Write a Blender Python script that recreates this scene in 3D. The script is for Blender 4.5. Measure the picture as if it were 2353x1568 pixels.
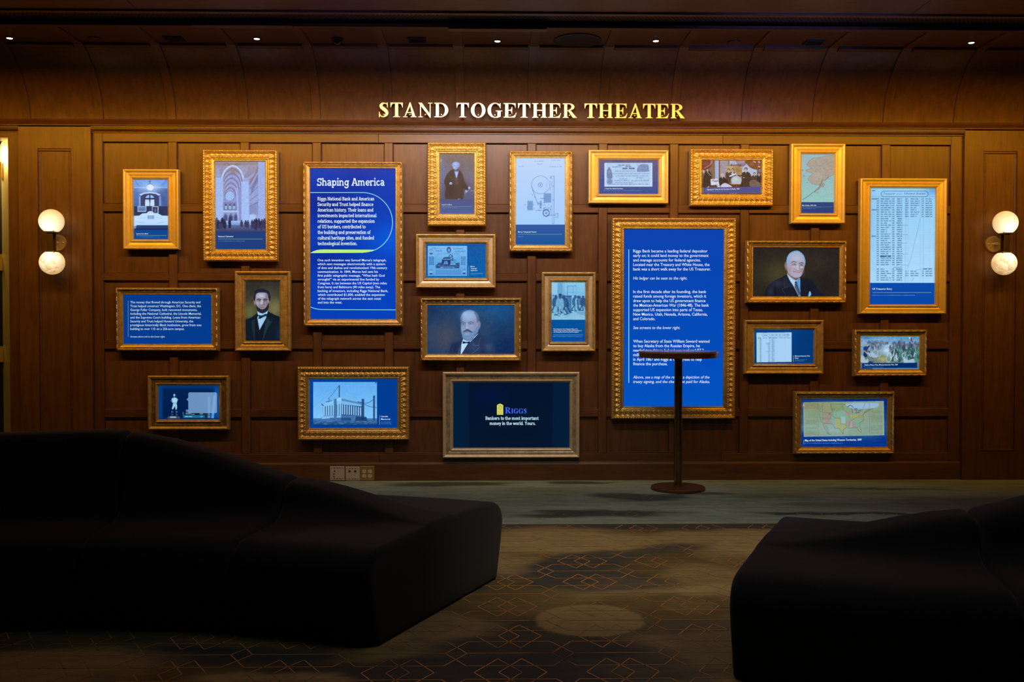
import bpy, bmesh, math, random
import numpy as np
from mathutils import Vector, Matrix

# ------------------------------------------------------------------ clear
for o in list(bpy.data.objects):
    bpy.data.objects.remove(o, do_unlink=True)
SC = bpy.context.scene
COL = SC.collection
random.seed(4)
RNG = np.random.default_rng(7)

# ------------------------------------------------------------------ camera
F_PX, PW, PH = 2288.0, 2353.0, 1568.0
CAM_D, CAM_H = 8.0834, 1.30
YAW, PITCH, ROLL = 0.01905445, 0.02030280, 0.00053422


def cam_axes():
    cy, sy = math.cos(YAW), math.sin(YAW)
    cp, sp = math.cos(PITCH), math.sin(PITCH)
    cr, sr = math.cos(ROLL), math.sin(ROLL)
    fw = np.array([sy * cp, cy * cp, -sp])
    rt = np.array([cy, -sy, 0.0])
    up = np.cross(rt, fw)
    return rt * cr + up * sr, -rt * sr + up * cr, fw


AX_R, AX_U, AX_F = cam_axes()
CAM_P = np.array([0.0, -CAM_D, CAM_H])
cam_data = bpy.data.cameras.new('camera')
cam = bpy.data.objects.new('camera', cam_data)
COL.objects.link(cam)
cam_data.sensor_fit = 'HORIZONTAL'
cam_data.sensor_width = 36.0
cam_data.lens = 36.0 * F_PX / PW
cam_data.clip_start = 0.05
cam_data.clip_end = 60
m3 = Matrix((AX_R, AX_U, -AX_F)).transposed()
cam.matrix_world = Matrix.Translation(Vector(CAM_P)) @ m3.to_4x4()
SC.camera = cam

# ------------------------------------------------------------------ world, view, lights
SC.view_settings.view_transform = 'Standard'
SC.view_settings.look = 'None'
SC.view_settings.gamma = 1.0
SC.view_settings.use_curve_mapping = False
SC.view_settings.exposure = 0.0
world = bpy.data.worlds.new('room_dark')
SC.world = world
world.use_nodes = True
world.node_tree.nodes['Background'].inputs[0].default_value = (0.9, 0.62, 0.45, 1)
world.node_tree.nodes['Background'].inputs[1].default_value = 0.0012
try:
    SC.cycles.use_denoising = True
    SC.cycles.max_bounces = 6
    SC.cycles.sample_clamp_indirect = 4.0
except Exception:
    pass

AMBER = (1.0, 0.47, 0.025)
NEUTRAL = (1.0, 0.93, 0.90)


def area(name, loc, target, sx, sy, power, color, spread=180):
    d = bpy.data.lights.new(name, 'AREA')
    d.shape = 'RECTANGLE'
    d.size, d.size_y = sx, sy
    d.energy = power
    d.color = color
    d.spread = math.radians(spread)
    o = bpy.data.objects.new(name, d)
    COL.objects.link(o)
    o.location = loc
    v = Vector(target) - Vector(loc)
    o.rotation_euler = v.to_track_quat('-Z', 'Z').to_euler()
    return o


def spot(name, loc, target, power, color, ang, blend=0.6, r=0.03):
    d = bpy.data.lights.new(name, 'SPOT')
    d.energy = power
    d.color = color
    d.spot_size = math.radians(ang)
    d.spot_blend = blend
    d.shadow_soft_size = r
    o = bpy.data.objects.new(name, d)
    COL.objects.link(o)
    o.location = loc
    o.rotation_euler = (Vector(target) - Vector(loc)).to_track_quat('-Z', 'Y').to_euler()
    return o


# wall-wash strips hidden in a slot above the ceiling, 2.25 m in front of the wall
WX, WZ = -2.25, 3.525
for name, x0, x1, colr, p in (('wash_lamp', -4.9, -0.80, AMBER, 78), ('wash_lamp', -0.80, 0.66, NEUTRAL, 38),
                              ('wash_lamp', 0.66, 5.2, AMBER, 92)):
    area(name, ((x0 + x1) / 2, WX, WZ), ((x0 + x1) / 2, 0, WZ), x1 - x0, 0.15, p, colr, 140)
# unseen overhead lamps added to brighten the carpets
area('added_floor_fill', (0.6, -4.3, 3.38), (0.7, -4.1, 0), 2.2, 1.0, 5, (0.95, 0.97, 1.0), 120)
spot('added_carpet_spot', (0.75, -4.2, 3.36), (0.75, -2.0, 0), 120, (1.0, 0.90, 0.62), 66, 1.0, 0.1)
# unseen blue spots added to tint two ceiling patches, true source unknown
spot('added_blue_spot', (2.9, -4.2, 2.3), (2.30, -1.55, 3.41), 120, (0.22, 0.28, 1.0), 34, 1.0, 0.15)
spot('added_blue_spot', (-1.3, -4.2, 2.3), (-1.05, -1.75, 3.41), 22, (0.4, 0.36, 1.0), 34, 1.0, 0.15)

# ------------------------------------------------------------------ measuring helpers


def ray(px, py):
    return AX_F + AX_R * (px - PW / 2) / F_PX + AX_U * (PH / 2 - py) / F_PX


def wall_at(px, py, y=0.0):
    d = ray(px, py)
    t = (y - CAM_P[1]) / d[1]
    p = CAM_P + d * t
    return float(p[0]), float(p[2])


def plane_at(px, py, z=0.0):
    d = ray(px, py)
    t = (z - CAM_P[2]) / d[2]
    p = CAM_P + d * t
    return float(p[0]), float(p[1])


# ------------------------------------------------------------------ object helpers


def tag(o, label=None, cat=None, group=None, kind=None):
    if label:
        o['label'] = label
    if cat:
        o['category'] = cat
    if group:
        o['group'] = group
    if kind:
        o['kind'] = kind
    return o


def thing(name, loc, label, cat, group=None):
    o = bpy.data.objects.new(name, None)
    o.empty_display_size = 0.05
    COL.objects.link(o)
    o.location = loc
    return tag(o, label, cat, group)


def link(name, me, mat, parent=None):
    o = bpy.data.objects.new(name, me)
    COL.objects.link(o)
    if mat is not None and not me.materials:
        me.materials.append(mat)
    if parent is not None:
        o.parent = parent
    return o


def mesh_of(name, V, Fc, smooth=False):
    me = bpy.data.meshes.new(name)
    me.from_pydata([tuple(map(float, v)) for v in V], [], Fc)
    me.update()
    if smooth:
        me.polygons.foreach_set('use_smooth', [True] * len(me.polygons))
    return me


def org_of(parent):
    """world origin of the parent chain (all our parents are unrotated)"""
    v = Vector((0, 0, 0))
    while parent is not None:
        v += parent.location
        parent = parent.parent
    return np.array(v)


def mk(name, V, Fc, mat, parent=None, smooth=False):
    V = np.array(V, float) - org_of(parent)
    return link(name, mesh_of(name, V, Fc, smooth), mat, parent)


class MB:
    """collects shapes in world coordinates and links them as ONE mesh"""

    def __init__(s):
        s.V, s.F = [], []

    def add(s, V, F):
        n = len(s.V)
        s.V += [tuple(v) for v in V]
        s.F += [[i + n for i in f] for f in F]

    def box(s, x0, x1, y0, y1, z0, z1, ch=0.0):
        """box whose camera-side (low y) face is chamfered by ch"""
        c = ch
        V = [(x0, y1, z0), (x1, y1, z0), (x1, y1, z1), (x0, y1, z1),
             (x0, y0 + c, z0), (x1, y0 + c, z0), (x1, y0 + c, z1), (x0, y0 + c, z1)]
        Fq = [(0, 3, 2, 1), (0, 1, 5, 4), (1, 2, 6, 5), (2, 3, 7, 6), (3, 0, 4, 7)]
        if c > 0:
            V += [(x0 + c, y0, z0 + c), (x1 - c, y0, z0 + c), (x1 - c, y0, z1 - c), (x0 + c, y0, z1 - c)]
            Fq += [(4, 5, 9, 8), (5, 6, 10, 9), (6, 7, 11, 10), (7, 4, 8, 11), (8, 9, 10, 11)]
        else:
            Fq += [(4, 5, 6, 7)]
        s.add(V, Fq)

    def lathe(s, prof, c, axis='z', n=40, cap=True):
        cx, cy, cz = c
        V, Fq = [], []
        for r, h in prof:
            for k in range(n):
                a = 2 * math.pi * k / n
                u, v = r * math.cos(a), r * math.sin(a)
                if axis == 'z':
                    V.append((cx + u, cy + v, cz + h))
                elif axis == 'y':
                    V.append((cx + u, cy + h, cz + v))
                else:
                    V.append((cx + h, cy + u, cz + v))
        m = len(prof)
        for j in range(m - 1):
            for k in range(n):
                k2 = (k + 1) % n
                Fq.append((j * n + k, j * n + k2, (j + 1) * n + k2, (j + 1) * n + k))
        if cap:
            Fq.append(tuple(range(n))[::-1])
            Fq.append(tuple((m - 1) * n + k for k in range(n)))
        s.add(V, Fq)

    def prof_x(s, prof, x0, x1):
        """closed (y,z) profile swept along x"""
        n = len(prof)
        V = [(x0, y, z) for y, z in prof] + [(x1, y, z) for y, z in prof]
        Fq = [(i, (i + 1) % n, n + (i + 1) % n, n + i) for i in range(n)]
        Fq += [tuple(range(n))[::-1], tuple(range(n, 2 * n))]
        s.add(V, Fq)

    def build(s, name, mat, parent=None, smooth=False, angle=None):
        o = mk(name, s.V, s.F, mat, parent, smooth)
        bm = bmesh.new()
        bm.from_mesh(o.data)
        bmesh.ops.recalc_face_normals(bm, faces=bm.faces)
        bm.to_mesh(o.data)
        bm.free()
        if angle:
            o.data.polygons.foreach_set('use_smooth', [True] * len(o.data.polygons))
            o.data.set_sharp_from_angle(angle=math.radians(angle))
        return o


# ------------------------------------------------------------------ materials


def lin(c):
    c = np.asarray(c, float) / 255.0
    return np.where(c <= 0.04045, c / 12.92, ((c + 0.055) / 1.055) ** 2.4)


def new_mat(name):
    m = bpy.data.materials.new(name)
    m.use_nodes = True
    nt = m.node_tree
    return m, nt, nt.nodes['Principled BSDF']


def nd(nt, t, **kw):
    n = nt.nodes.new(t)
    for k, v in kw.items():
        if k in n.inputs.keys():
            n.inputs[k].default_value = v
        else:
            setattr(n, k, v)
    return n


def setp(b, **kw):
    for k, v in kw.items():
        k = k.replace('_', ' ')
        if k in b.inputs.keys():
            b.inputs[k].default_value = v


def ramp(nt, stops):
    r = nt.nodes.new('ShaderNodeValToRGB')
    e = r.color_ramp.elements
    while len(e) > 1:
        e.remove(e[-1])
    e[0].position, e[0].color = stops[0][0], (*stops[0][1], 1)
    for p, c in stops[1:]:
        k = e.new(p)
        k.color = (*c, 1)
    return r


def wood(name, c0, c1, c2, grain='z', rough=0.40, coat=0.10, vary=0.20):
    m, nt, b = new_mat(name)
    L = nt.links
    tc = nd(nt, 'ShaderNodeTexCoord')
    oi = nd(nt, 'ShaderNodeObjectInfo')
    off = nd(nt, 'ShaderNodeVectorMath', operation='SCALE')
    cmb = nd(nt, 'ShaderNodeCombineXYZ')
    for i in range(3):
        L.new(oi.outputs['Random'], cmb.inputs[i])
    L.new(cmb.outputs[0], off.inputs[0])
    off.inputs['Scale'].default_value = 37.0
    add = nd(nt, 'ShaderNodeVectorMath', operation='ADD')
    L.new(tc.outputs['Object'], add.inputs[0])
    L.new(off.outputs[0], add.inputs[1])
    mp = nd(nt, 'ShaderNodeMapping')
    mp.inputs['Scale'].default_value = (1, 1, 0.10) if grain == 'z' else (0.10, 1, 1)
    L.new(add.outputs[0], mp.inputs[0])
    n1 = nd(nt, 'ShaderNodeTexNoise', Scale=34.0, Detail=6.0, Roughness=0.62)
    L.new(mp.outputs[0], n1.inputs['Vector'])
    n2 = nd(nt, 'ShaderNodeTexNoise', Scale=9.0, Detail=3.0, Roughness=0.55, Distortion=0.6)
    L.new(add.outputs[0], n2.inputs['Vector'])
    mixf = nd(nt, 'ShaderNodeMath', operation='MULTIPLY_ADD')
    L.new(n1.outputs[0], mixf.inputs[0])
    mixf.inputs[1].default_value = 0.75
    sc = nd(nt, 'ShaderNodeMath', operation='MULTIPLY')
    L.new(n2.outputs[0], sc.inputs[0])
    sc.inputs[1].default_value = 0.30
    L.new(sc.outputs[0], mixf.inputs[2])
    r = ramp(nt, [(0.33, c0), (0.52, c1), (0.72, c2)])
    L.new(mixf.outputs[0], r.inputs[0])
    hsv = nd(nt, 'ShaderNodeHueSaturation')
    L.new(r.outputs[0], hsv.inputs['Color'])
    mr = nd(nt, 'ShaderNodeMapRange')
    mr.inputs['To Min'].default_value = 1 - vary
    mr.inputs['To Max'].default_value = 1 + vary
    L.new(oi.outputs['Random'], mr.inputs[0])
    L.new(mr.outputs[0], hsv.inputs['Value'])
    L.new(hsv.outputs[0], b.inputs['Base Color'])
    bp = nd(nt, 'ShaderNodeBump', Strength=0.10, Distance=0.001)
    L.new(n1.outputs[0], bp.inputs['Height'])
    L.new(bp.outputs[0], b.inputs['Normal'])
    setp(b, Roughness=rough, Coat_Weight=coat, Coat_Roughness=0.25)
    return m


def metal(name, col, rough, metallic=1.0, mott=0.0, col2=None, scale=30.0, bump=0.0):
    m, nt, b = new_mat(name)
    L = nt.links
    setp(b, Metallic=metallic, Roughness=rough)
    tc = nd(nt, 'ShaderNodeTexCoord')
    n = nd(nt, 'ShaderNodeTexNoise', Scale=scale, Detail=5.0, Roughness=0.7)
    L.new(tc.outputs['Object'], n.inputs['Vector'])
    c2 = col2 if col2 is not None else tuple(c * (1 - mott) for c in col)
    r = ramp(nt, [(0.36, c2), (0.62, col)])
    L.new(n.outputs[0], r.inputs[0])
    L.new(r.outputs[0], b.inputs['Base Color'])
    if bump:
        bp = nd(nt, 'ShaderNodeBump', Strength=bump, Distance=0.002)
        L.new(n.outputs[0], bp.inputs['Height'])
        L.new(bp.outputs[0], b.inputs['Normal'])
    return m


def plain(name, col, rough=0.5, noise=0.06, scale=60.0, metallic=0.0, sheen=0.0):
    m, nt, b = new_mat(name)
    L = nt.links
    tc = nd(nt, 'ShaderNodeTexCoord')
    n = nd(nt, 'ShaderNodeTexNoise', Scale=scale, Detail=3.0)
    L.new(tc.outputs['Object'], n.inputs['Vector'])
    r = ramp(nt, [(0.3, tuple(c * (1 - noise) for c in col)), (0.7, tuple(min(1, c * (1 + noise)) for c in col))])
    L.new(n.outputs[0], r.inputs[0])
    L.new(r.outputs[0], b.inputs['Base Color'])
    setp(b, Roughness=rough, Metallic=metallic, Sheen_Weight=sheen)
    return m


def emit(name, rgb, strength=1.0):
    m, nt, b = new_mat(name)
    c = lin(rgb)
    setp(b, Base_Color=(0.0, 0.0, 0.0, 1), Roughness=0.6, Emission_Color=(*c, 1), Emission_Strength=strength)
    if 'Specular IOR Level' in b.inputs.keys():
        b.inputs['Specular IOR Level'].default_value = 0.0
    return m


def attr_emit(name, gloss=0.22):
    m, nt, b = new_mat(name)
    a = nd(nt, 'ShaderNodeAttribute', attribute_name='Col')
    nt.links.new(a.outputs['Color'], b.inputs['Emission Color'])
    setp(b, Base_Color=(0.002, 0.002, 0.003, 1), Roughness=0.25, Emission_Strength=1.0)
    if 'Specular IOR Level' in b.inputs.keys():
        b.inputs['Specular IOR Level'].default_value = gloss
    return m


W_PANEL = wood('cherry_panel', (0.0816, 0.0326, 0.0136), (0.1190, 0.0510, 0.0224), (0.1530, 0.0680, 0.0313), 'z', vary=0.09)
W_STILE = wood('cherry_stile', (0.0782, 0.0313, 0.0129), (0.1156, 0.0490, 0.0211), (0.1462, 0.0653, 0.0299), 'z', vary=0.12)
W_RAIL = wood('cherry_rail', (0.0782, 0.0313, 0.0129), (0.1156, 0.0483, 0.0204), (0.1462, 0.0639, 0.0286), 'x', vary=0.12)
W_CROWN = wood('cherry_crown', (0.0680, 0.0245, 0.0095), (0.1020, 0.0394, 0.0150), (0.1326, 0.0544, 0.0218), 'x', vary=0.05)
W_COVE = wood('cherry_cove', (0.0830, 0.0333, 0.0136), (0.1210, 0.0517, 0.0224), (0.1550, 0.0694, 0.0320), 'z', vary=0.07)
W_CEIL = wood('cherry_ceiling', (0.0680, 0.0252, 0.0082), (0.1020, 0.0394, 0.0129), (0.1360, 0.0544, 0.0190), 'x', vary=0.06)
GOLD = metal('gold_leaf_bright', (0.88, 0.66, 0.24), 0.42, 0.45, col2=(0.80, 0.56, 0.18), scale=18)
GOLD_C = metal('gold_carved', (0.86, 0.62, 0.22), 0.33, 0.68, col2=(0.66, 0.42, 0.12), scale=26)
GOLD_B = metal('gold_leafed_rope', (0.82, 0.60, 0.24), 0.36, 0.62, col2=(0.62, 0.40, 0.13), scale=28)
GOLD_ANT = metal('gold_antique', (0.72, 0.52, 0.22), 0.40, 0.50, col2=(0.48, 0.32, 0.13), scale=22, bump=0.12)
GOLD_DARK = metal('gold_worn_bronze', (0.44, 0.31, 0.13), 0.38, 0.6, col2=(0.14, 0.09, 0.045), scale=24, bump=0.2)
GOLD_CHAMP = metal('gold_champagne', (0.82, 0.70, 0.54), 0.42, 0.40, col2=(0.68, 0.57, 0.42), scale=20, bump=0.08)
GOLD_SILV = metal('gold_silvered', (0.62, 0.55, 0.45), 0.38, 0.55, col2=(0.30, 0.26, 0.20), scale=24, bump=0.15)
BRASS = metal('brass', (0.78, 0.60, 0.34), 0.34, 0.65, mott=0.12)
BRASS_SIGN = metal('brushed_brass', (0.86, 0.72, 0.50), 0.40, 0.60, mott=0.05, scale=8)
BRONZE = metal('bronze_column', (0.34, 0.21, 0.10), 0.28, 1.0, mott=0.25, scale=12)
BRONZE_BASE = metal('bronze_base', (0.20, 0.09, 0.045), 0.42, 0.6, mott=0.25, scale=14)
STEEL_JAMB = metal('satin_jamb', (0.80, 0.72, 0.58), 0.38, 0.55, mott=0.08, scale=4)
BLACKISH = plain('near_black', (0.008, 0.008, 0.009), 0.6)
SCREEN = attr_emit('lit_screen')
WHITE_TX = emit('text_white', (228, 244, 255))
PALE_TX = emit('text_pale', (150, 190, 225))
CYAN_LN = emit('line_cyan', (150, 222, 230))
GREEN_BAND = emit('band_green', (190, 240, 125))
GREY_LN = emit('line_grey_green', (118, 150, 150))
# ------------------------------------------------------------------ grid of the panelled wall
X0, MOD = -2.57770, 0.578178           # first stile, spacing
SW = 0.0345                            # half a stile
zrow = [wall_at(450, v)[1] for v in (326.6, 468.0, 486.8, 627.7, 645.2, 783.6, 802.6, 940.6, 959.6, 1044.0)]
Z_CROWN0, Z_CROWN1 = wall_at(800, 307.5)[1], wall_at(800, 280)[1]
Z_BASE = wall_at(1000, 1062)[1]
XL_PIL = (wall_at(48, 500)[0], wall_at(213.5, 500)[0])
XR_PIL = (wall_at(2210.5, 550)[0], wall_at(2372, 550)[0])
X_DOOR = wall_at(20.5, 500)[0]
XPL, XPR = wall_at(237, 560)[0], wall_at(2183.5, 560)[0]
XEND = 5.3

# ---- wall_back: backing slab + panels, stiles, rails
wb = MB()
wb.box(X_DOOR, XEND, 0.030, 0.16, 0, 3.8)
zdoor = wall_at(10, 317)[1]
wb.box(-5.2, X_DOOR, 0.030, 0.16, zdoor, 3.6)
wall = wb.build('wall_back', W_PANEL)
tag(wall, kind='structure')

panel_cols = []
xe = XPL
for i in range(0, 11):
    c = X0 + MOD * i
    panel_cols.append((xe, c - SW))
    xe = c + SW
panel_cols.append((xe, XPR))
rows = [(zrow[1], zrow[0]), (zrow[3], zrow[2]), (zrow[5], zrow[4]), (zrow[7], zrow[6]), (zrow[9], zrow[8])]
g = 0.007
for a, b in panel_cols:
    for z0, z1 in rows:
        p = MB()
        # flat field with a small quirk bead round it
        p.box(a - 0.002, b + 0.002, 0.024, 0.031, z0 - 0.002, z1 + 0.002)
        for (u0, u1, w0, w1) in ((a, b, z1 - g, z1), (a, b, z0, z0 + g), (a, a + g, z0 + g, z1 - g), (b - g, b, z0 + g, z1 - g)):
            p.box(u0, u1, 0.016, 0.0241, w0, w1, 0.004)
        p.build('panel', W_PANEL, wall)
for k in range(4):                      # rails between the stiles
    for a, b in panel_cols:
        r = MB()
        r.box(a + 0.0003, b - 0.0003, 0, 0.031, zrow[2 * k + 2], zrow[2 * k + 1], 0.004)
        r.build('rail', W_RAIL, wall)
for i in range(0, 11):
    c = X0 + MOD * i
    s = MB()
    s.box(c - SW, c + SW, 0, 0.031, zrow[9] - 0.001, zrow[0], 0.004)
    s.build('stile', W_STILE, wall)
for a, b in ((XL_PIL[1], XPL), (XPR, XR_PIL[0])):
    s = MB()
    s.box(a, b, 0, 0.031, Z_BASE, Z_CROWN0 + 0.01, 0.004)
    s.build('stile', W_STILE, wall)
# top rail in three boards, bottom rail in three boards
cuts = [XPL, wall_at(870, 500)[0], wall_at(1660, 500)[0], XPR]
for a, b in zip(cuts[:-1], cuts[1:]):
    s = MB()
    s.box(a, b, 0, 0.031, zrow[0], Z_CROWN0 + 0.01, 0.003)
    s.build('top_rail', W_RAIL, wall)
    s = MB()
    s.box(a, b, 0, 0.031, Z_BASE - 0.01, zrow[9], 0.004)
    s.build('bottom_rail', W_RAIL, wall)

# ---- pilasters
Z_PIL = wall_at(120, 293)[1]


def pilaster(xa, xb, pa, pb, z0, z1):
    m = MB()
    y0 = -0.034
    for (u0, u1, w0, w1) in ((xa, pa, 0, Z_PIL), (pb, xb, 0, Z_PIL), (pa, pb, z1, Z_PIL), (pa, pb, 0, z0)):
        m.box(u0, u1, y0, 0.02, w0, w1)
    o = m.build('pilaster', W_STILE, wall)
    p = MB()
    p.box(pa, pb, y0 + 0.012, 0.02, z0, z1)
    p.build('panel', W_PANEL, o)
    q = MB()
    w = 0.022
    for (u0, u1, w0, w1) in ((pa, pb, z1 - w, z1), (pa, pb, z0, z0 + w), (pa, pa + w, z0 + w, z1 - w), (pb - w, pb, z0 + w, z1 - w)):
        q.box(u0, u1, y0 + 0.003, y0 + 0.0125, w0, w1, 0.006)
    q.build('panel_moulding', W_RAIL, o)


zt, zb_ = wall_at(130, 343)[1], wall_at(2290, 1037)[1]
pilaster(XL_PIL[0], XL_PIL[1], wall_at(92, 500)[0], wall_at(168.5, 500)[0], zb_, zt)
zt2 = wall_at(2290, 349)[1]
pilaster(XR_PIL[0], XR_PIL[1], wall_at(2254, 550)[0], wall_at(2331, 550)[0], zb_, zt2)
m = MB()
m.box(X_DOOR, XL_PIL[0], -0.006, 0.02, 0, Z_CROWN0 + 0.012)
m.build('door_casing', W_STILE, wall)
m = MB()
m.box(-5.2, X_DOOR, -0.006, 0.02, zdoor, Z_CROWN0 + 0.012)
m.build('door_head_casing', W_RAIL, wall)

# ---- baseboard
bb = MB()
zb = Z_BASE
bb.prof_x([(0.02, 0), (-0.012, 0), (-0.012, zb - 0.020), (-0.009, zb - 0.012), (-0.004, zb - 0.006), (-0.002, zb), (0.02, zb)],
          XL_PIL[1] + 0.001, XR_PIL[0] - 0.001)
o = bb.build('baseboard_back', W_RAIL)
tag(o, kind='structure')

# ---- crown: full upper moulding, lower moulding only between and outside the pilasters
zt = Z_CROWN1
cr = MB()
cr.prof_x([(0.02, zt + 0.004), (-0.060, zt + 0.004), (-0.064, zt), (-0.062, zt - 0.010), (-0.052, zt - 0.022), (-0.046, zt - 0.030),
           (-0.043, zt - 0.036), (-0.047, zt - 0.040), (-0.047, zt - 0.046), (-0.040, zt - 0.049), (-0.036, zt - 0.050),
           (0.02, zt - 0.050)], -5.2, XEND)
crown = cr.build('trim_1', W_CROWN, angle=50)
tag(crown, kind='structure')
for a, b in ((-5.2, XL_PIL[0] - 0.0005), (XL_PIL[1] + 0.0005, XR_PIL[0] - 0.0005), (XR_PIL[1], XEND)):
    lo = MB()
    z0 = Z_CROWN0
    h = zt - 0.0505 - z0
    lo.prof_x([(0.02, z0 + h), (-0.036, z0 + h), (-0.036, z0 + h * .80), (-0.030, z0 + h * .74), (-0.031, z0 + h * .60),
               (-0.027, z0 + h * .40), (-0.018, z0 + h * .22), (-0.010, z0 + h * .16), (-0.010, z0), (0.02, z0)], a, b)
    lo.build('lower_moulding', W_CROWN, crown, angle=50)

# ---- ceiling with its cove
cl = MB()
Z_C = 3.412
cl.box(-5.2, XEND, -0.905, 0.16, Z_C + 0.012, 3.80)
cl.box(-5.2, XEND, -1.20, -0.905, Z_C + 0.055, 3.80)
cl.box(-5.2, XEND, -1.78, -1.20, Z_C, 3.80)
cl.box(-5.2, XEND, -9.6, -2.34, Z_C, 3.80)
cl.box(-5.2, XEND, -2.34, -1.78, 3.72, 3.80)
ceil = cl.build('ceiling', W_CEIL)
tag(ceil, kind='structure')
zc0 = Z_CROWN1 + 0.004
COVE = [(0.0, zc0), (-0.004, zc0 + .030), (-0.014, zc0 + .080), (-0.036, zc0 + .160), (-0.062, zc0 + .215), (-0.095, zc0 + .268),
        (-0.135, zc0 + .322), (-0.185, zc0 + .375), (-0.245, zc0 + .425), (-0.315, zc0 + .468), (-0.40, Z_C + 0.004)]


def cove_norm(k):
    a = COVE[max(k - 1, 0)]
    b = COVE[min(k + 1, len(COVE) - 1)]
    ty, tz = b[0] - a[0], b[1] - a[1]
    n = math.hypot(ty, tz)
    return (-tz / n, ty / n)


def cove_strip(x0, x1, off, thick):
    n = len(COVE)
    V = []
    for x in (x0, x1):
        for k in range(n):
            ny, nz = cove_norm(k)
            V.append((x, COVE[k][0] + ny * off, COVE[k][1] + nz * off))
        for k in range(n):
            ny, nz = cove_norm(k)
            V.append((x, COVE[k][0] + ny * (off - thick), COVE[k][1] + nz * (off - thick)))
    Fq = []
    q = 2 * n
    for k in range(n - 1):
        Fq += [(k, k + 1, q + k + 1, q + k), (n + k, q + n + k, q + n + k + 1, n + k + 1)]
        Fq += [(k, n + k, n + k + 1, k + 1), (q + k, q + k + 1, q + n + k + 1, q + n + k)]
    Fq += [(0, q, q + n, n), (n - 1, 2 * n - 1, q + 2 * n - 1, q + n - 1)]
    return V, Fq


ribs = list(range(-4, 14))
for i in ribs:
    c = X0 + MOD * i
    m = MB()
    m.add(*cove_strip(c - 0.033, c + 0.033, 0.012, 0.03))
    m.build('cove_rib', W_STILE, ceil, angle=40)
    m = MB()
    m.add(*cove_strip(c + 0.0335, c + MOD - 0.0335, 0.0, 0.02))
    m.build('cove_panel', W_COVE, ceil, angle=40)
    # flat part of the ceiling in front of the cove
    m = MB()
    m.box(c - 0.033, c + 0.033, -0.86, -0.39, Z_C - 0.006, Z_C + 0.02)
    m.build('batten', W_STILE, ceil)
    m = MB()
    m.box(c + 0.0335, c + MOD - 0.0335, -0.855, -0.41, Z_C + 0.004, Z_C + 0.02)
    m.build('ceiling_panel', W_CEIL, ceil)
    m = MB()
    ym, zm = -0.375, Z_C - 0.016
    m.prof_x([(ym - 0.030, zm + 0.010), (ym - 0.026, zm + 0.002), (ym, zm - 0.006), (ym + 0.02, zm - 0.004), (ym + 0.02, zm + 0.02), (ym - 0.03, zm + 0.02)],
             c + 0.045, c + MOD - 0.045)
    m.build('cove_bead', W_RAIL, ceil)
m = MB()
m.box(-5.2, XEND, -0.905, -0.855, Z_C - 0.010, Z_C + 0.03)
m.build('edge_trim', W_RAIL, ceil)
m = MB()
m.box(-5.2, XEND, -1.235, -1.19, Z_C - 0.012, Z_C + 0.03)
m.build('edge_trim', W_RAIL, ceil)
# access hatch lips (lowered strips between two battens)
for xa, xb, dz in ((1032, 1254, 0.026), (456, 681, 0.012)):
    ya = -0.90
    X_a = plane_at(xa, 70, Z_C)[0]
    X_b = plane_at(xb, 70, Z_C)[0]
    m = MB()
    m.prof_x([(ya - 0.02, Z_C + 0.01), (ya - 0.024, Z_C - dz), (ya + 0.035, Z_C - dz - 0.004), (ya + 0.04, Z_C + 0.01)], X_a, X_b)
    m.build('hatch_lip', W_RAIL, ceil)
# perforated linear grille in its recess
GR = plain('grille_dark', (0.030, 0.029, 0.032), 0.35, metallic=0.6)
HOLE = plain('grille_hole', (0.002, 0.002, 0.002), 0.9)
m = MB()
m.box(-5.2, XEND, -1.19, -0.91, Z_C + 0.03, Z_C + 0.036)
o = m.build('air_grille', GR, ceil)
hv, hf = [], []
px_, py_ = 0.030, 0.028
nx = int(10.3 / px_)
for j in range(9):
    for i in range(nx):
        cx = -5.1 + (i + 0.5 * (j % 2)) * px_
        cy = -1.175 + j * py_ + 0.014
        n0 = len(hv)
        for k in range(6):
            a = math.pi / 3 * k
            hv.append((cx + 0.0085 * math.cos(a), cy + 0.0085 * math.sin(a), Z_C + 0.0294))
        hf.append(tuple(range(n0, n0 + 6))[::-1])
o2 = mk('perforation', hv, hf, HOLE, o)
o2['kind'] = 'stuff'
# seam in the ceiling further out
m = MB()
for xs in (2128, 300):
    xq = plane_at(xs, 8, Z_C)[0]
    m.box(xq - 0.004, xq + 0.004, -1.75, -1.24, Z_C - 0.0006, Z_C)
m.build('panel_joint', BLACKISH, ceil)

# ---- ceiling fittings
LAMP_E = emit('lamp_glow', (255, 250, 240), 5.0)


def on_ceiling(px, py, z=Z_C + 0.004):
    return plane_at(px, py, z)


lamp_txt = {22: 'small round pinhole downlight at far left of the coved ceiling edge',
            590: 'small lit downlight in the wooden ceiling above the cathedral screen',
            1143: 'small lit downlight in the middle ceiling bay beneath the raised hatch lip',
            1507: 'small lit downlight in the bay next to the round black speaker',
            2232: 'small lit downlight in the ceiling bay nearest the right wall lamp'}
for (px, py) in ((22, 86.5), (590, 88), (1143, 93.5), (1507, 93), (2232, 97)):
    x, y = on_ceiling(px, py)
    t = thing('downlight', (x, y, Z_C + 0.004), lamp_txt[px], 'downlight', 'pinhole downlights in the ceiling')
    m = MB()
    m.lathe([(0.030, 0.0), (0.030, -0.004), (0.024, -0.006), (0.0215, -0.003), (0.0215, 0.0)], (x, y, Z_C + 0.004), n=24, cap=False)
    m.build('trim_ring', GR, t, angle=30)
    m = MB()
    m.lathe([(0.0205, -0.001), (0.0205, -0.0065), (0.012, -0.0075)], (x, y, Z_C + 0.004), n=24)
    m.build('lens', LAMP_E, t, angle=60)

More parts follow.
